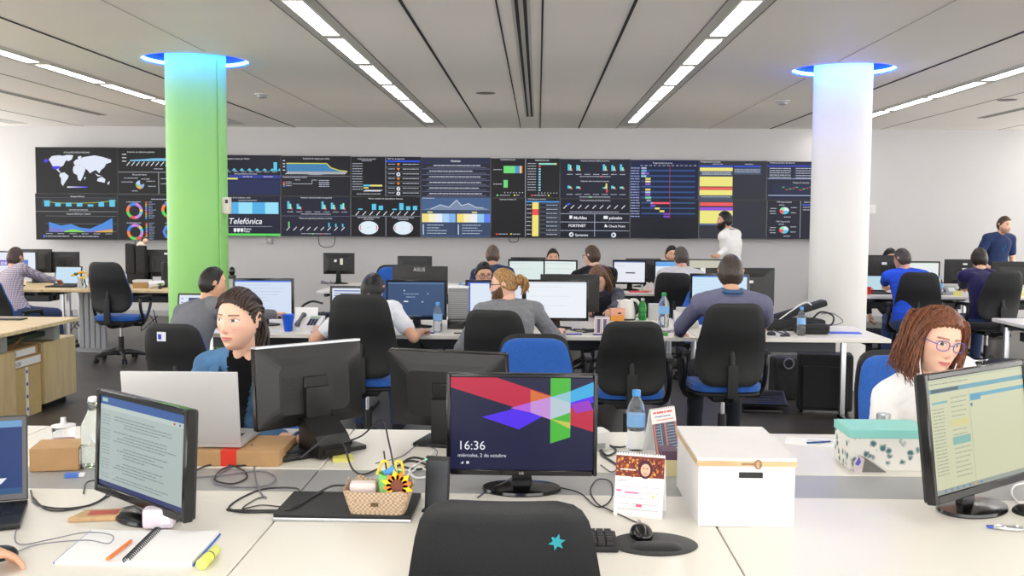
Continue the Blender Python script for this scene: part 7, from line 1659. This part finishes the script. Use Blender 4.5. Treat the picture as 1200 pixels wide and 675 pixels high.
gx = yb0.x-0.06; gy = (ya.y+yb0.y)/2
p = G(33, 474, 0.02)
t = thing('cardboard_box', 'tall pale carton with white and blue tape between the cabinets', 'box', (gx-0.25, ya.y+0.04, 0)); dd = yb0.y-ya.y-0.08
MB().box((0, 0, 0), (0.30, dd, 0.40), CARTON2 if False else mat('pale_carton', rgb(206, 178, 122), 0.85, noise=0.05, nscale=20), bev=0.003, seg=1).build('carton', t)
MB().box((0.3, dd*0.5-0.02, 0.01), (0.302, dd*0.5+0.02, 0.40), M['paper']).build('white_tape', t)
mb = MB()
for i in range(4): mb.box((0.302, dd*0.5-0.012, 0.05+i*0.1), (0.3035, dd*0.5+0.012, 0.075+i*0.1), pmat((70, 80, 190)))
mb.build('tape_print', t)
t = thing('cardboard_tray', 'flat carton with a white label, second from the top of the stack', 'box', (gx-0.26, ya.y+0.02, 0.402)); MB().box((0, 0, 0), (0.32, dd+0.02, 0.08), M['carton'], bev=0.003, seg=1).build('carton', t); MB().box((0.32, 0.02, 0.012), (0.322, dd, 0.07), M['paper']).build('paper_label', t)
vs, fs = text_geo('PH280', 0.045, 'LEFT'); MB().add([(0.3225, 0.03+x*0.9, 0.022+y) for x, y in vs], fs, pmat((70, 70, 80))).build('label_text', t)
t = thing('cardboard_box', 'open brown carton with raised flaps on top of the stack', 'box', (gx-0.26, ya.y+0.02, 0.484)); MB().box((0, 0, 0), (0.30, dd, 0.075), M['carton'], bev=0.003, seg=1).build('carton', t)
MB().box((0.0, 0.0, 0.0), (0.30, dd*0.55, 0.003), M['carton'], Matrix.Translation((0, 0, 0.075)) @ Matrix.Rotation(0.30, 4, 'X')).build('flap', t); MB().box((0.30, 0.02, 0.008), (0.302, dd*0.9, 0.06), M['paper']).build('paper_label', t)
vs, fs = text_geo('168', 0.045, 'LEFT'); MB().add([(0.3025, 0.05+x*0.9, 0.018+y) for x, y in vs], fs, pmat((70, 70, 80))).build('label_text', t)
p = g(6, 374.5); t = thing('phone', 'thin black device lying on the big maple desk', 'device', (p.x, p.y, 0.74)); MB().box((-0.14, -0.06, 0), (0.16, 0.06, 0.012), M['black_gloss'], bev=0.004).build('housing', t); MB().box((-0.13, -0.05, 0.012), (0.15, 0.05, 0.0128), M['black_plastic']).build('screen', t)
# ================================================================== second row things
def p2(px, Y): return (D(px, 300, Y).x, Y, ZD)
t = make_phone('white desk phone with a grey handset on the second row', p2(361, 7.72), R(-8), 1.0, c='white')
t = thing('file_stand', 'white card standing behind the white desk phone', 'card', p2(358, 7.95)); MB().box((-0.09, 0, 0), (0.09, 0.006, 0.15), M['paper'], Matrix.Rotation(-0.15, 4, 'X')).build('card', t); MB().box((-0.09, 0.0, 0), (0.09, 0.06, 0.006), M['paper']).build('foot', t)
t = thing('cup', 'leaning bright blue cup under the outstretched hand', 'cup', p2(337, 7.60)); MB().lathe([(0.03, 0), (0.045, 0.125), (0.042, 0.125), (0.028, 0.005)], pmat((20, 84, 200), 0.4), 24).build('cup_body', t); MB().lathe([(0.046, 0.118), (0.047, 0.128)], pmat((30, 100, 220), 0.4), 24).build('rim', t)
t = thing('webcam', 'black camera on the corner of the pale page monitor behind the denim woman', 'webcam', (D(272, 300, 8.03).x, 8.03, D(272, 326.5, 8.03).z)); MB().box((-0.025, -0.03, 0), (0.025, 0.02, 0.03), M['black_plastic'], bev=0.008).build('clamp', t); MB().sphere((0, -0.01, 0.06), 0.032, M['black_gloss'], sc=(0.8, 0.8, 1.1)).build('camera_head', t)
t = thing('pencil_tray', 'grey document with blue print left of the white phone', 'paper', p2(318, 7.58)); MB().box((-0.14, -0.05, 0), (0.10, 0.07, 0.003), M['paper']).build('sheet', t); MB().box((-0.13, 0.0, 0.003), (-0.07, 0.05, 0.006), pmat((50, 80, 210))).build('blue_card', t)
r = random.Random(12)
def tangle(label, px, Y, w, n, m='cable', rad=0.006, h=0.06, z=ZD):
    c = D(px, 300, Y); pts = []
    for i in range(n): a = r.uniform(0, 2*PI); k = r.uniform(0.3, 1); pts.append((c.x+w*k*math.cos(a), Y+0.12*k*math.sin(a), z+rad+r.uniform(0, h)*(0 if i % 2 else 1)))
    return cord(label, pts, rad, m, 4)
tangle('dark cable tangle right of the white desk phone', 382, 7.85, 0.10, 16); tangle('pale cable tangle under the striped screen', 388, 7.65, 0.10, 10, 'white_cable', 0.005, 0.03)
tangle('blue grey cable heap behind the white desk phone', 376, 8.15, 0.12, 12, 'grey_cable', 0.008, 0.05)
tangle('cable tangle at the foot of the white page monitor', 690, 7.75, 0.16, 14, 'cable', 0.004, 0.02); tangle('grey cable loops left of the purple grey sweater man', 784, 7.72, 0.13, 12, 'grey_cable', 0.003, 0.015); tangle('white cable heap by the purple grey sweater man hand', 800, 7.9, 0.09, 12, 'white_cable', 0.006, 0.05)
t = thing('keyboard', 'pale keyboard below the white desk phone', 'keyboard', p2(392, 7.53), 0.02); MB().box((-0.17, -0.05, 0), (0.17, 0.06, 0.015), M['grey_metal'], bev=0.004).build('base', t)
mb = MB(); [mb.box((-0.16+i*0.0215, -0.042+j*0.025, 0.015), (-0.16+i*0.0215+0.018, -0.042+j*0.025+0.02, 0.021), M['paper']) for i in range(15) for j in range(4)]; mb.build('keys', t)
t = thing('headset', 'black headset arch lying over the cables behind the striped screen', 'headset', (D(368, 300, 8.2).x, 8.2, ZD)); MB().tube([(-0.11, 0, 0.05), (-0.10, 0, 0.13), (-0.02, 0, 0.175), (0.07, 0, 0.16)], 0.009, M['black_plastic'], 8, smooth_pts=5).build('headband', t)
for q in (-0.11, 0.07): MB().sphere((q, 0, 0.05), 0.045, M['black_soft'], sc=(0.6, 1, 1)).build('ear_cup', t)
t = thing('bag', 'dark folded bag behind the cables next to the striped screen', 'bag', (D(375, 300, 8.26).x, 8.26-0.02, ZD)); MB().box((-0.16, -0.03, 0), (0.16, 0.03, 0.085), mat('blue_black_nylon', rgb(28, 44, 80), 0.7, noise=0.2, nscale=20, bump=0.5, bscale=40), bev=0.03, seg=4).build('pouch', t); MB().tube([(-0.1, -0.03, 0.07), (0, -0.045, 0.04), (0.1, -0.03, 0.07)], 0.008, M['black_fabric'], 6, smooth_pts=4).build('strap', t)
make_bottle('clear water bottle with a blue cap before the slate blue desktop screen', p2(513, 7.62), 0.225, 0.034)
t = thing('printer_unit', 'grey upright unit with a black foot between the two centre screens', 'computer', (D(537, 300, 7.85).x, 7.85, ZD), 0.0)
MB().box((-0.078, 0, 0.07), (0.078, 0.18, 0.315), mat('grey_ribbed', rgb(128, 128, 130), 0.5, noise=0.05), bev=0.006).build('housing', t); MB().box((-0.082, -0.03, 0), (0.082, 0.20, 0.075), M['black_gloss'], bev=0.01).build('base', t); MB().box((-0.078, 0.0, 0.316), (0.078, 0.17, 0.328), M['paper']).build('top_tray', t)
mb = MB(); [mb.box((-0.07, -0.002, 0.085+i*0.016), (0.07, 0.0, 0.090+i*0.016), M['grey_metal']) for i in range(13)]; mb.build('grille', t)
for px, lab, c in ((498, 'flat dark blue card by the hand of the bent man', (30, 50, 150)), (540, 'slim black remote between the two seated men', (24, 24, 28)), (672, 'flat blue violet sheet at the right hand of the bun man', (60, 60, 170)), (704, 'small dark blue card left of the empty black chair', (40, 50, 140))):
    t = thing('card', lab, 'card', p2(px, 7.53), 0.1); MB().box((-0.05, -0.02, 0), (0.07, 0.03, 0.006), pmat(c), bev=0.002, seg=1).build('card', t)
def cal3(cv):
    rr = random.Random(2); cv.rect(0, 0, 100, 100, (226, 222, 224)); 
    for x in (18, 60): cv.rect(x, 16, x+22, 96, (92, 104, 128))
    for x in (8, 46, 88): cv.rect(x, 10, x+5, 100, (222, 130, 110))
    cv.scrib(10, 4, 90, 5, (150, 120, 160), rr)
calendar('small tent calendar with dark blue columns left of the empty black chair', p2(706, 7.62), R(-8), 0.11, 0.13, cal3, 0.03)
# kettle, bottles, boxes
t = thing('kettle', 'white electric kettle with a dark handle gap on the second row', 'kettle', p2(737, 8.68), R(0))
KW = mat('white_kettle_plastic', rgb(226, 224, 218), 0.35, noise=0.02)
mb = MB(); mb.lathe([(0.075, 0.0), (0.082, 0.02), (0.078, 0.09), (0.064, 0.15), (0.058, 0.165), (0.02, 0.175)], KW, 32, T=Matrix.Translation((-0.02, 0, 0))); mb.prism([(-0.10, 0.165), (-0.06, 0.172), (-0.06, 0.13)], -0.02, 0.02, KW, 'Y'); mb.build('kettle_body', t)
MB().tube([(0.02, 0, 0.168), (0.065, 0, 0.165), (0.098, 0, 0.12), (0.100, 0, 0.06), (0.07, 0, 0.025)], 0.014, KW, 10, smooth_pts=4).build('handle', t); MB().box((0.048, -0.008, 0.05), (0.08, 0.008, 0.13), M['black_plastic'], bev=0.007).build('handle_grip', t); MB().lathe([(0.08, -0.0), (0.085, 0.004), (0.085, 0.014)], M['black_plastic'], 28, T=Matrix.Translation((-0.02, 0, 0))).build('power_base', t)
t = make_bottle('green glass bottle right of the white kettle', p2(754, 8.66), 0.185, 0.034, cap=(190, 200, 190), band=(60, 150, 70), body='green_glass', name='glass_bottle') if M.setdefault('green_glass', mat('green_bottle_glass', rgb(24, 130, 44), 0.12, noise=0.05)) else None
t = thing('tea_box', 'orange and pink tea carton left of the white kettle', 'box', p2(724, 8.60), 0.1); MB().box((-0.055, -0.03, 0), (0.055, 0.03, 0.045), pmat((240, 168, 80)), bev=0.003).build('lower_half', t); MB().box((-0.06, -0.034, 0.046), (0.06, 0.034, 0.105), pmat((238, 176, 150)), bev=0.003).build('upper_half', t); MB().box((0.0, -0.0365, 0.06), (0.03, -0.034, 0.07), pmat((40, 40, 40))).build('print', t)
t = thing('carton', 'pale grey carton behind the large water bottle', 'box', p2(768, 8.72)); MB().box((-0.05, -0.03, 0), (0.05, 0.05, 0.135), pmat((206, 204, 200)), bev=0.003).build('carton', t); MB().box((0.05, -0.032, 0), (0.068, 0.04, 0.12), M['black_plastic']).build('dark_side', t)
make_bottle('large water bottle with a green cap left of the purple grey sweater man', p2(779, 8.1), 0.275, 0.042, cap=(50, 160, 90))
t = thing('desk_phone', 'pale desk phone partly behind the purple grey sweater man', 'phone', p2(805, 8.12)); MB().prism([(-0.08, 0), (0.08, 0), (0.08, 0.13), (-0.08, 0.04)], -0.09, 0.09, M['phone_white'], 'X').build('body', t); MB().box((-0.07, 0.06, 0.12), (0.07, 0.08, 0.155), M['phone_white'], bev=0.008).build('handset', t)
t = thing('wrapped_sweet', 'small green lid on the desk right of the empty black chair', 'lid', p2(779, 7.52)); MB().lathe([(0.022, 0), (0.024, 0.018), (0.015, 0.024)], pmat((80, 160, 70)), 16, T=Matrix.Diagonal((1.4, 1, 1, 1))).build('lid', t)
# bags and cables at the right end
NY = mat('black_nylon', rgb(30, 30, 33), 0.75, noise=0.25, nscale=25, bump=0.8, bscale=35)
def softbox(mb, lo, hi, m, seed=1, rot=None, amp=0.012, bev=0.03):
    b2 = MB(); b2.box(lo, hi, m, bev=bev, seg=4); a = np.array(b2.v); a = a+np.stack([wob(a, seed+k, 22) for k in range(3)], 1)*amp; b2.v = [tuple(x) for x in a]
    if rot is not None: b2.v = [tuple(rot @ Vector(v)) for v in b2.v]
    mb.add(b2.v, b2.f, m, True)
t = thing('laptop_bag', 'black laptop bag slumped at the right end of the second row', 'bag', p2(935, 8.0), 0.0); mb = MB(); softbox(mb, (-0.28, -0.10, 0.0), (0.20, 0.16, 0.09), NY, 3); mb.build('main_pocket', t)
mb = MB(); softbox(mb, (-0.22, -0.06, -0.02), (0.24, 0.10, 0.03), NY, 5, Matrix.Translation((0, 0.02, 0.13)) @ Matrix.Rotation(-0.32, 4, 'Y')); mb.build('upper_flap', t)
MB().tube([(-0.20, -0.08, 0.05), (-0.05, -0.07, 0.16), (0.05, -0.06, 0.22), (0.10, -0.06, 0.20)], 0.005, M['white_cable'], 6, smooth_pts=4).build('white_strap', t); MB().tube([(0.1, -0.08, 0.09), (0.16, -0.1, 0.15), (0.26, -0.08, 0.12), (0.24, -0.1, 0.05), (0.12, -0.12, 0.06)], 0.007, NY, 6, smooth_pts=4).build('handle', t)
t = thing('pouch', 'soft black pouch right of the blue capped bottle', 'bag', p2(953, 7.72)); mb = MB(); softbox(mb, (-0.12, -0.05, 0), (0.12, 0.07, 0.07), NY, 8); mb.build('pouch', t); MB().tube([(-0.1, -0.056, 0.045), (0.1, -0.056, 0.045)], 0.003, M['dark_metal'], 6).build('zip', t)
make_bottle('water bottle with a blue cap before the black bags', p2(941, 7.60), 0.215, 0.031)
C_2 = lambda lab, pts, Y, rr=0.004, m='cable': cord(lab, [D(x, y, Y+dy) for x, y, dy in pts], rr, m, 5)
C_2('grey cable loop rising right of the black laptop bag', [(962, 368, 0.3), (975, 367, 0.3), (985, 373, 0.25), (987, 378, 0.1), (975, 381, 0), (958, 380, 0)], 7.95, 0.004, 'grey_cable')
C_2('black cable before the black laptop bag', [(905, 386, 0), (915, 390, 0), (925, 392, -0.05), (918, 387, 0.1), (930, 384, 0.1)], 7.62, 0.005)
t = thing('computer_mouse', 'black mouse beside the elbow of the purple grey sweater man', 'mouse', p2(906, 7.62)); MB().sphere((0, 0, 0.004), 0.028, M['black_plastic'], sc=(1.2, 1.5, 0.9)).build('shell', t)
t = thing('usb_hub', 'small black plug on the desk left of the blue capped bottle', 'adapter', p2(923, 7.53)); MB().box((-0.04, -0.012, 0), (0.03, 0.014, 0.014), M['black_plastic'], bev=0.003).build('housing', t); MB().box((0.03, -0.006, 0.003), (0.042, 0.008, 0.010), M['silver']).build('plug', t)
p = G(990, 390.5, ZD); t = thing('folder', 'flat bright blue folder at the right end of the second row', 'folder', (p.x, p.y, ZD), -0.05); MB().box((-0.115, -0.05, 0), (0.115, 0.05, 0.004), pmat((62, 100, 214)), bev=0.001, seg=1).build('cover', t); MB().box((-0.11, -0.047, 0.004), (0.112, 0.049, 0.0065), pmat((70, 108, 222))).build('flap', t)
t = thing('small_box', 'small orange box behind the elbow of the purple grey sweater man', 'box', p2(903, 8.24)); MB().box((-0.06, -0.02, 0), (0.06, 0.02, 0.03), pmat((232, 176, 60)), bev=0.003).build('carton', t); MB().box((-0.061, -0.021, 0.012), (0.061, 0.021, 0.018), M['paper']).build('band', t)
# suitcase, backpack, footrest, floor bags
p = G(970, 489, 0); t = thing('suitcase', 'black trolley suitcase under the right end of the second row', 'suitcase', (p.x, p.y+0.10, 0), R(-12))
SCM = mat('black_suitcase_cloth', rgb(20, 20, 22), 0.8, noise=0.2, nscale=40, bump=0.4, bscale=300)
MB().box((-0.22, 0, 0.03), (0.22, 0.22, 0.50), SCM, bev=0.04, seg=4).build('case', t); MB().box((-0.18, -0.03, 0.06), (0.18, 0.01, 0.40), SCM, bev=0.015, seg=3).build('front_pocket', t)
MB().tube([(-0.07, 0.1, 0.49), (-0.06, 0.1, 0.53), (0.06, 0.1, 0.53), (0.07, 0.1, 0.49)], 0.012, M['black_plastic'], 8, smooth_pts=3).build('handle', t)
for q in (-1, 1): MB().cyl((q*0.18-0.01, 0.12, 0.025), (q*0.18+0.01, 0.12, 0.025), 0.025, M['black_plastic']).build('wheel', t)
p = G(930, 470, 0); t = thing('backpack', 'black backpack with grey ring left of the trolley suitcase', 'backpack', (p.x-0.03, p.y+0.05, 0), 0.1); mb = MB(); softbox(mb, (-0.13, -0.02, 0), (0.13, 0.20, 0.38), NY, 12, bev=0.06); mb.build('sack', t); MB().tube([(-0.02+0.045*math.cos(a), -0.035, 0.33+0.045*math.sin(a)) for a in [2*PI*i/16 for i in range(16)]], 0.007, M['grey_cable'], 6, closed=True).build('ring', t)
p = G(892, 483, 0); t = thing('footrest', 'black ribbed footrest beside the purple grey sweater man chair', 'footrest', (p.x+0.02, p.y+0.10, 0), -0.1); MB().box((-0.20, -0.14, 0.0), (0.20, 0.15, 0.025), M['black_plastic'], Matrix.Translation((0, 0, 0.09)) @ Matrix.Rotation(0.25, 4, 'X'), bev=0.01).build('platform', t)
mb = MB(); [mb.box((-0.18, -0.12+i*0.035, 0.025), (0.18, -0.105+i*0.035, 0.03), M['black_soft'], Matrix.Translation((0, 0, 0.09)) @ Matrix.Rotation(0.25, 4, 'X')) for i in range(7)]; mb.build('ribs', t); MB().box((-0.16, -0.12, 0), (0.16, 0.14, 0.02), M['black_plastic'], bev=0.006).build('base', t); MB().box((-0.15, 0.09, 0.01), (0.15, 0.11, 0.12), M['black_plastic']).build('support', t)
# ================================================================== third row things
def p3(px, Y): return (D(px, 300, Y).x, Y, ZD)
t = thing('plush_doll', 'small brown haired doll in white sitting on the wide monitor left of the green column', 'doll', (D(165, 300, 12.80).x, 12.80, D(165, 292.5, 12.80).z+0.0), 0.3)
MB().lathe([(0.06, 0.0), (0.07, 0.03), (0.05, 0.08), (0.03, 0.11)], cloth((226, 218, 200)), 16, T=Matrix.Rotation(0.3, 4, 'Y')).build('dress', t); MB().sphere((0.045, 0, 0.125), 0.05, hair_mat((66, 40, 26)), sc=(1.1, 1, 0.85)).build('hair', t); MB().sphere((0.06, -0.03, 0.11), 0.036, pmat((226, 186, 160))).build('face', t)
t = thing('jacket', 'black jacket hung over the wide monitor left of the green column', 'jacket', (D(161, 300, 12.7).x, 12.68, 0.745)); mb = MB(); softbox(mb, (-0.13, -0.05, 0.12), (-0.01, 0.05, 0.50), NY, 21); softbox(mb, (0.0, -0.05, 0.12), (0.12, 0.05, 0.48), NY, 22); mb.build('sleeves', t); mb = MB(); softbox(mb, (-0.12, -0.03, 0.0), (0.12, 0.06, 0.2), NY, 23); mb.build('body', t)
t = thing('book_stand', 'slim black upright rack beside the green column on the maple desk', 'rack', p3(192, 12.2)); MB().box((-0.02, -0.05, 0), (0.02, 0.10, 0.30), M['dark_metal'], bev=0.006).build('upright', t); MB().box((-0.04, -0.06, 0), (0.04, 0.12, 0.015), M['dark_metal']).build('foot', t)
t = thing('wicker_box', 'small tan box holding paper rolls left of the green column', 'box', p3(166, 12.0)); MB().box((-0.09, -0.05, 0), (0.09, 0.07, 0.07), mat('tan_box', rgb(176, 140, 90), 0.8, noise=0.15, nscale=60), bev=0.005).build('box_body', t); MB().box((-0.095, -0.055, 0.07), (0.095, 0.075, 0.10), pmat((210, 208, 204)), bev=0.004).build('papers', t)
t = thing('paper_roll', 'white paper roll lying beside the tan box', 'paper roll', p3(178, 11.95)); MB().cyl((-0.05, 0, 0.045), (0.09, 0.12, 0.06), 0.045, M['paper'], 0.03).build('roll', t); MB().cyl((-0.054, -0.003, 0.045), (-0.052, -0.002, 0.045), 0.03, pmat((150, 150, 150))).build('core', t)
t = thing('potted_plant', 'tiny green plant by the slim black rack', 'plant', p3(187, 11.9)); MB().lathe([(0.02, 0), (0.028, 0.035)], pmat((70, 70, 72)), 14).build('pot', t); mb = MB()
for i in range(14):
    a = r.uniform(0, 2*PI); mb.tube([(0, 0, 0.03), (0.02*math.cos(a), 0.02*math.sin(a), 0.06), (0.045*math.cos(a), 0.045*math.sin(a), 0.055)], 0.005, pmat((80, 140, 60)), 5, rr=[0.003, 0.007, 0.002])
mb.build('leaves', t)
t = thing('flower_vase', 'glass vase with yellow flowers on the maple desk', 'vase', p3(96, 11.95)); MB().lathe([(0.05, 0), (0.06, 0.02), (0.055, 0.10), (0.065, 0.13)], M['clear'], 20).build('vase', t); mb = MB()
for i in range(16):
    a = r.uniform(0, 2*PI); k = r.uniform(0.02, 0.11); mb.sphere((k*math.cos(a), k*math.sin(a), r.uniform(0.12, 0.20)), 0.022, pmat(r.choice([(230, 178, 40), (214, 150, 40), (240, 210, 90), (110, 120, 60)])), 8, 6, sc=(1, 1, 0.6))
mb.build('flowers', t); mb = MB(); [mb.cyl((0, 0, 0.02), (0.03*math.cos(i), 0.03*math.sin(i), 0.14), 0.003, pmat((90, 120, 60)), n=6) for i in range(6)]; mb.build('stems', t)
t = thing('tumbler', 'dark tumbler beside the yellow flowers', 'cup', p3(108, 12.0)); MB().lathe([(0.035, 0), (0.045, 0.17), (0.041, 0.17), (0.03, 0.01)], M['black_plastic'], 20).build('cup_body', t); MB().lathe([(0.046, 0.16), (0.046, 0.172)], M['dark_metal'], 20).build('rim', t)
t = thing('sweets_bag', 'yellow and black speckled packet left of the empty chair', 'packet', p3(116, 11.85)); mb = MB(); softbox(mb, (-0.05, -0.03, 0), (0.04, 0.03, 0.12), pmat((60, 52, 40)), 31, bev=0.02); mb.build('packet', t); mb = MB(); [mb.sphere((r.uniform(-0.045, 0.03), -0.035, r.uniform(0.02, 0.11)), 0.012, pmat((230, 180, 50)), 8, 6) for i in range(9)]; mb.build('yellow_print', t)
t = thing('paper_stack', 'upright white papers between tumbler and empty chair', 'paper', p3(115, 12.25)); MB().box((-0.06, 0, 0), (0.06, 0.03, 0.19), M['paper'], Matrix.Rotation(-0.1, 4, 'X')).build('sheets', t); MB().box((-0.06, 0, 0), (0.06, 0.08, 0.01), M['dark_metal']).build('holder', t)
tangle('cables hanging under the maple desk at left', 92, 12.3, 0.12, 8, 'cable', 0.005, 0.3, 0.2); tangle('dark cables hanging under the second row desk in the centre', 495, 8.0, 0.25, 10, 'cable', 0.006, 0.3, 0.30)
tangle('cables hanging under the maple desk beside the green column', 176, 12.3, 0.15, 8, 'cable', 0.005, 0.3, 0.2); tangle('black cable heap under the second row desk right of the empty blue chair', 690, 8.0, 0.2, 12, 'cable', 0.008, 0.2, 0.4)
# right side
t = make_phone('grey desk phone between the two monitors at the right', p3(1113, 11.95), R(-5), 1.0); make_bottle('water bottle left of the grey desk phone at the right', p3(1103, 11.85), 0.22, 0.035, cap=(150, 180, 225))
for px, lab in ((1185, 'yellow sticky note pad left one, under the right edge monitor'), (1196, 'yellow sticky note pad right one, under the right edge monitor'), (1124, 'yellow note beside the grey desk phone')):
    t = thing('sticky_note', lab, 'note', p3(px, 11.72)); MB().box((-0.045, 0, 0), (0.045, 0.01, 0.085 if px > 1150 else 0.06), pmat((232, 226, 130)), Matrix.Rotation(-0.2, 4, 'X')).build('note', t)
t = thing('mug', 'red mug at the left end of the right hand desks', 'mug', p3(1018, 11.9)); MB().lathe([(0.035, 0), (0.04, 0.05), (0.04, 0.085), (0.036, 0.085), (0.033, 0.01)], pmat((206, 40, 36), 0.4), 20).build('cup_body', t); MB().tube([(0.038, 0, 0.07), (0.06, 0, 0.06), (0.06, 0, 0.03), (0.038, 0, 0.02)], 0.005, pmat((206, 40, 36), 0.4), 6, smooth_pts=3).build('handle', t)
for px, Y, y, sc_, lab in ((1028, 11.7, 402, 1.0, 'black backpack on the floor right of the white column'), (1190, 8.9, 410, 1.1, 'black bag under the white desk corner at the right border'), (1012, 12.1, 400, 0.8, 'dark bag on the floor beside the white column')):
    t = thing('backpack', lab, 'backpack', (D(px, 300, Y).x, Y, 0), 0.2); mb = MB(); softbox(mb, (-0.16*sc_, -0.1, 0), (0.16*sc_, 0.12, 0.36*sc_), NY, px, bev=0.07, amp=0.02); mb.build('sack', t); MB().tube([(-0.08, -0.12, 0.30*sc_), (-0.10, -0.15, 0.15*sc_), (-0.08, -0.12, 0.03)], 0.01, M['black_fabric'], 6, smooth_pts=4).build('strap', t)
# centre third row
t = thing('red_folder', 'red and pink folder on the third row desk left of the pale shirt man', 'folder', p3(748, 11.95), 0.1); MB().box((-0.10, -0.05, 0), (0.12, 0.06, 0.012), pmat((214, 60, 70)), bev=0.002).build('cover', t); MB().box((0.02, -0.04, 0.012), (0.16, 0.05, 0.02), pmat((228, 160, 130))).build('papers', t)
t = thing('desk_phone', 'dark desk phone atop the white page monitor line, third row', 'phone', p3(627, 11.95)); MB().box((-0.07, -0.06, 0), (0.07, 0.06, 0.05), M['black_plastic'], bev=0.02).build('body', t); MB().sphere((0, 0, 0.06), 0.05, M['black_gloss'], sc=(1.2, 0.9, 0.5)).build('handset', t)
tangle('white cables behind the angled far monitor', 765, 12.4, 0.15, 12, 'white_cable', 0.012, 0.08); t = thing('mug', 'white mug with dark pattern left of the pale shirt man', 'mug', p3(763, 12.0)); MB().lathe([(0.035, 0), (0.042, 0.09), (0.038, 0.09), (0.032, 0.01)], pmat((220, 214, 210)), 20).build('cup_body', t); MB().tube([(0.04, 0, 0.07), (0.065, 0, 0.06), (0.04, 0, 0.02)], 0.006, pmat((220, 214, 210)), 6, smooth_pts=3).build('handle', t)
make_bottle('far water bottle with a blue cap left of the black haired man', p3(540, 9.0) if False else (D(540, 300, 8.7).x, 8.70, ZD), 0.30, 0.035)
for px, lab in ((400, 'far white desk clutter of cables left of the low black monitor'),): tangle(lab, px-20, 12.9, 0.15, 8, 'grey_cable', 0.008, 0.05)
t = thing('wall_socket', 'small dark curved hook fixed on the back wall left of the white column', 'hook', (D(950, 346, WALLY).x, WALLY-0.006, D(950, 346, WALLY).z)); MB().tube([(0.06, 0, 0.14), (0.0, -0.02, 0.08), (-0.01, -0.02, 0.0), (0.04, 0, -0.09)], 0.02, M['black_plastic'], 8, smooth_pts=4).build('hook', t); MB().box((0.02, -0.004, -0.02), (0.06, 0.004, 0.10), M['black_plastic']).build('back_plate', t)
for px, py in ((316, 281), (1022, 245)):
    t = thing('wall_bracket', 'small pale fitting on the back wall '+('under the displays right of the green column' if px < 500 else 'right of the white column'), 'fitting', (D(px, py, WALLY).x, WALLY-0.001, D(px, py, WALLY).z)); MB().box((-0.05, -0.03, -0.07), (0.05, 0, 0.07), M['grey_metal' if px < 500 else 'white_paint'], bev=0.01).build('housing', t); MB().box((-0.02, -0.034, -0.02), (0.02, -0.03, 0.02), M['white_paint']).build('cover', t)
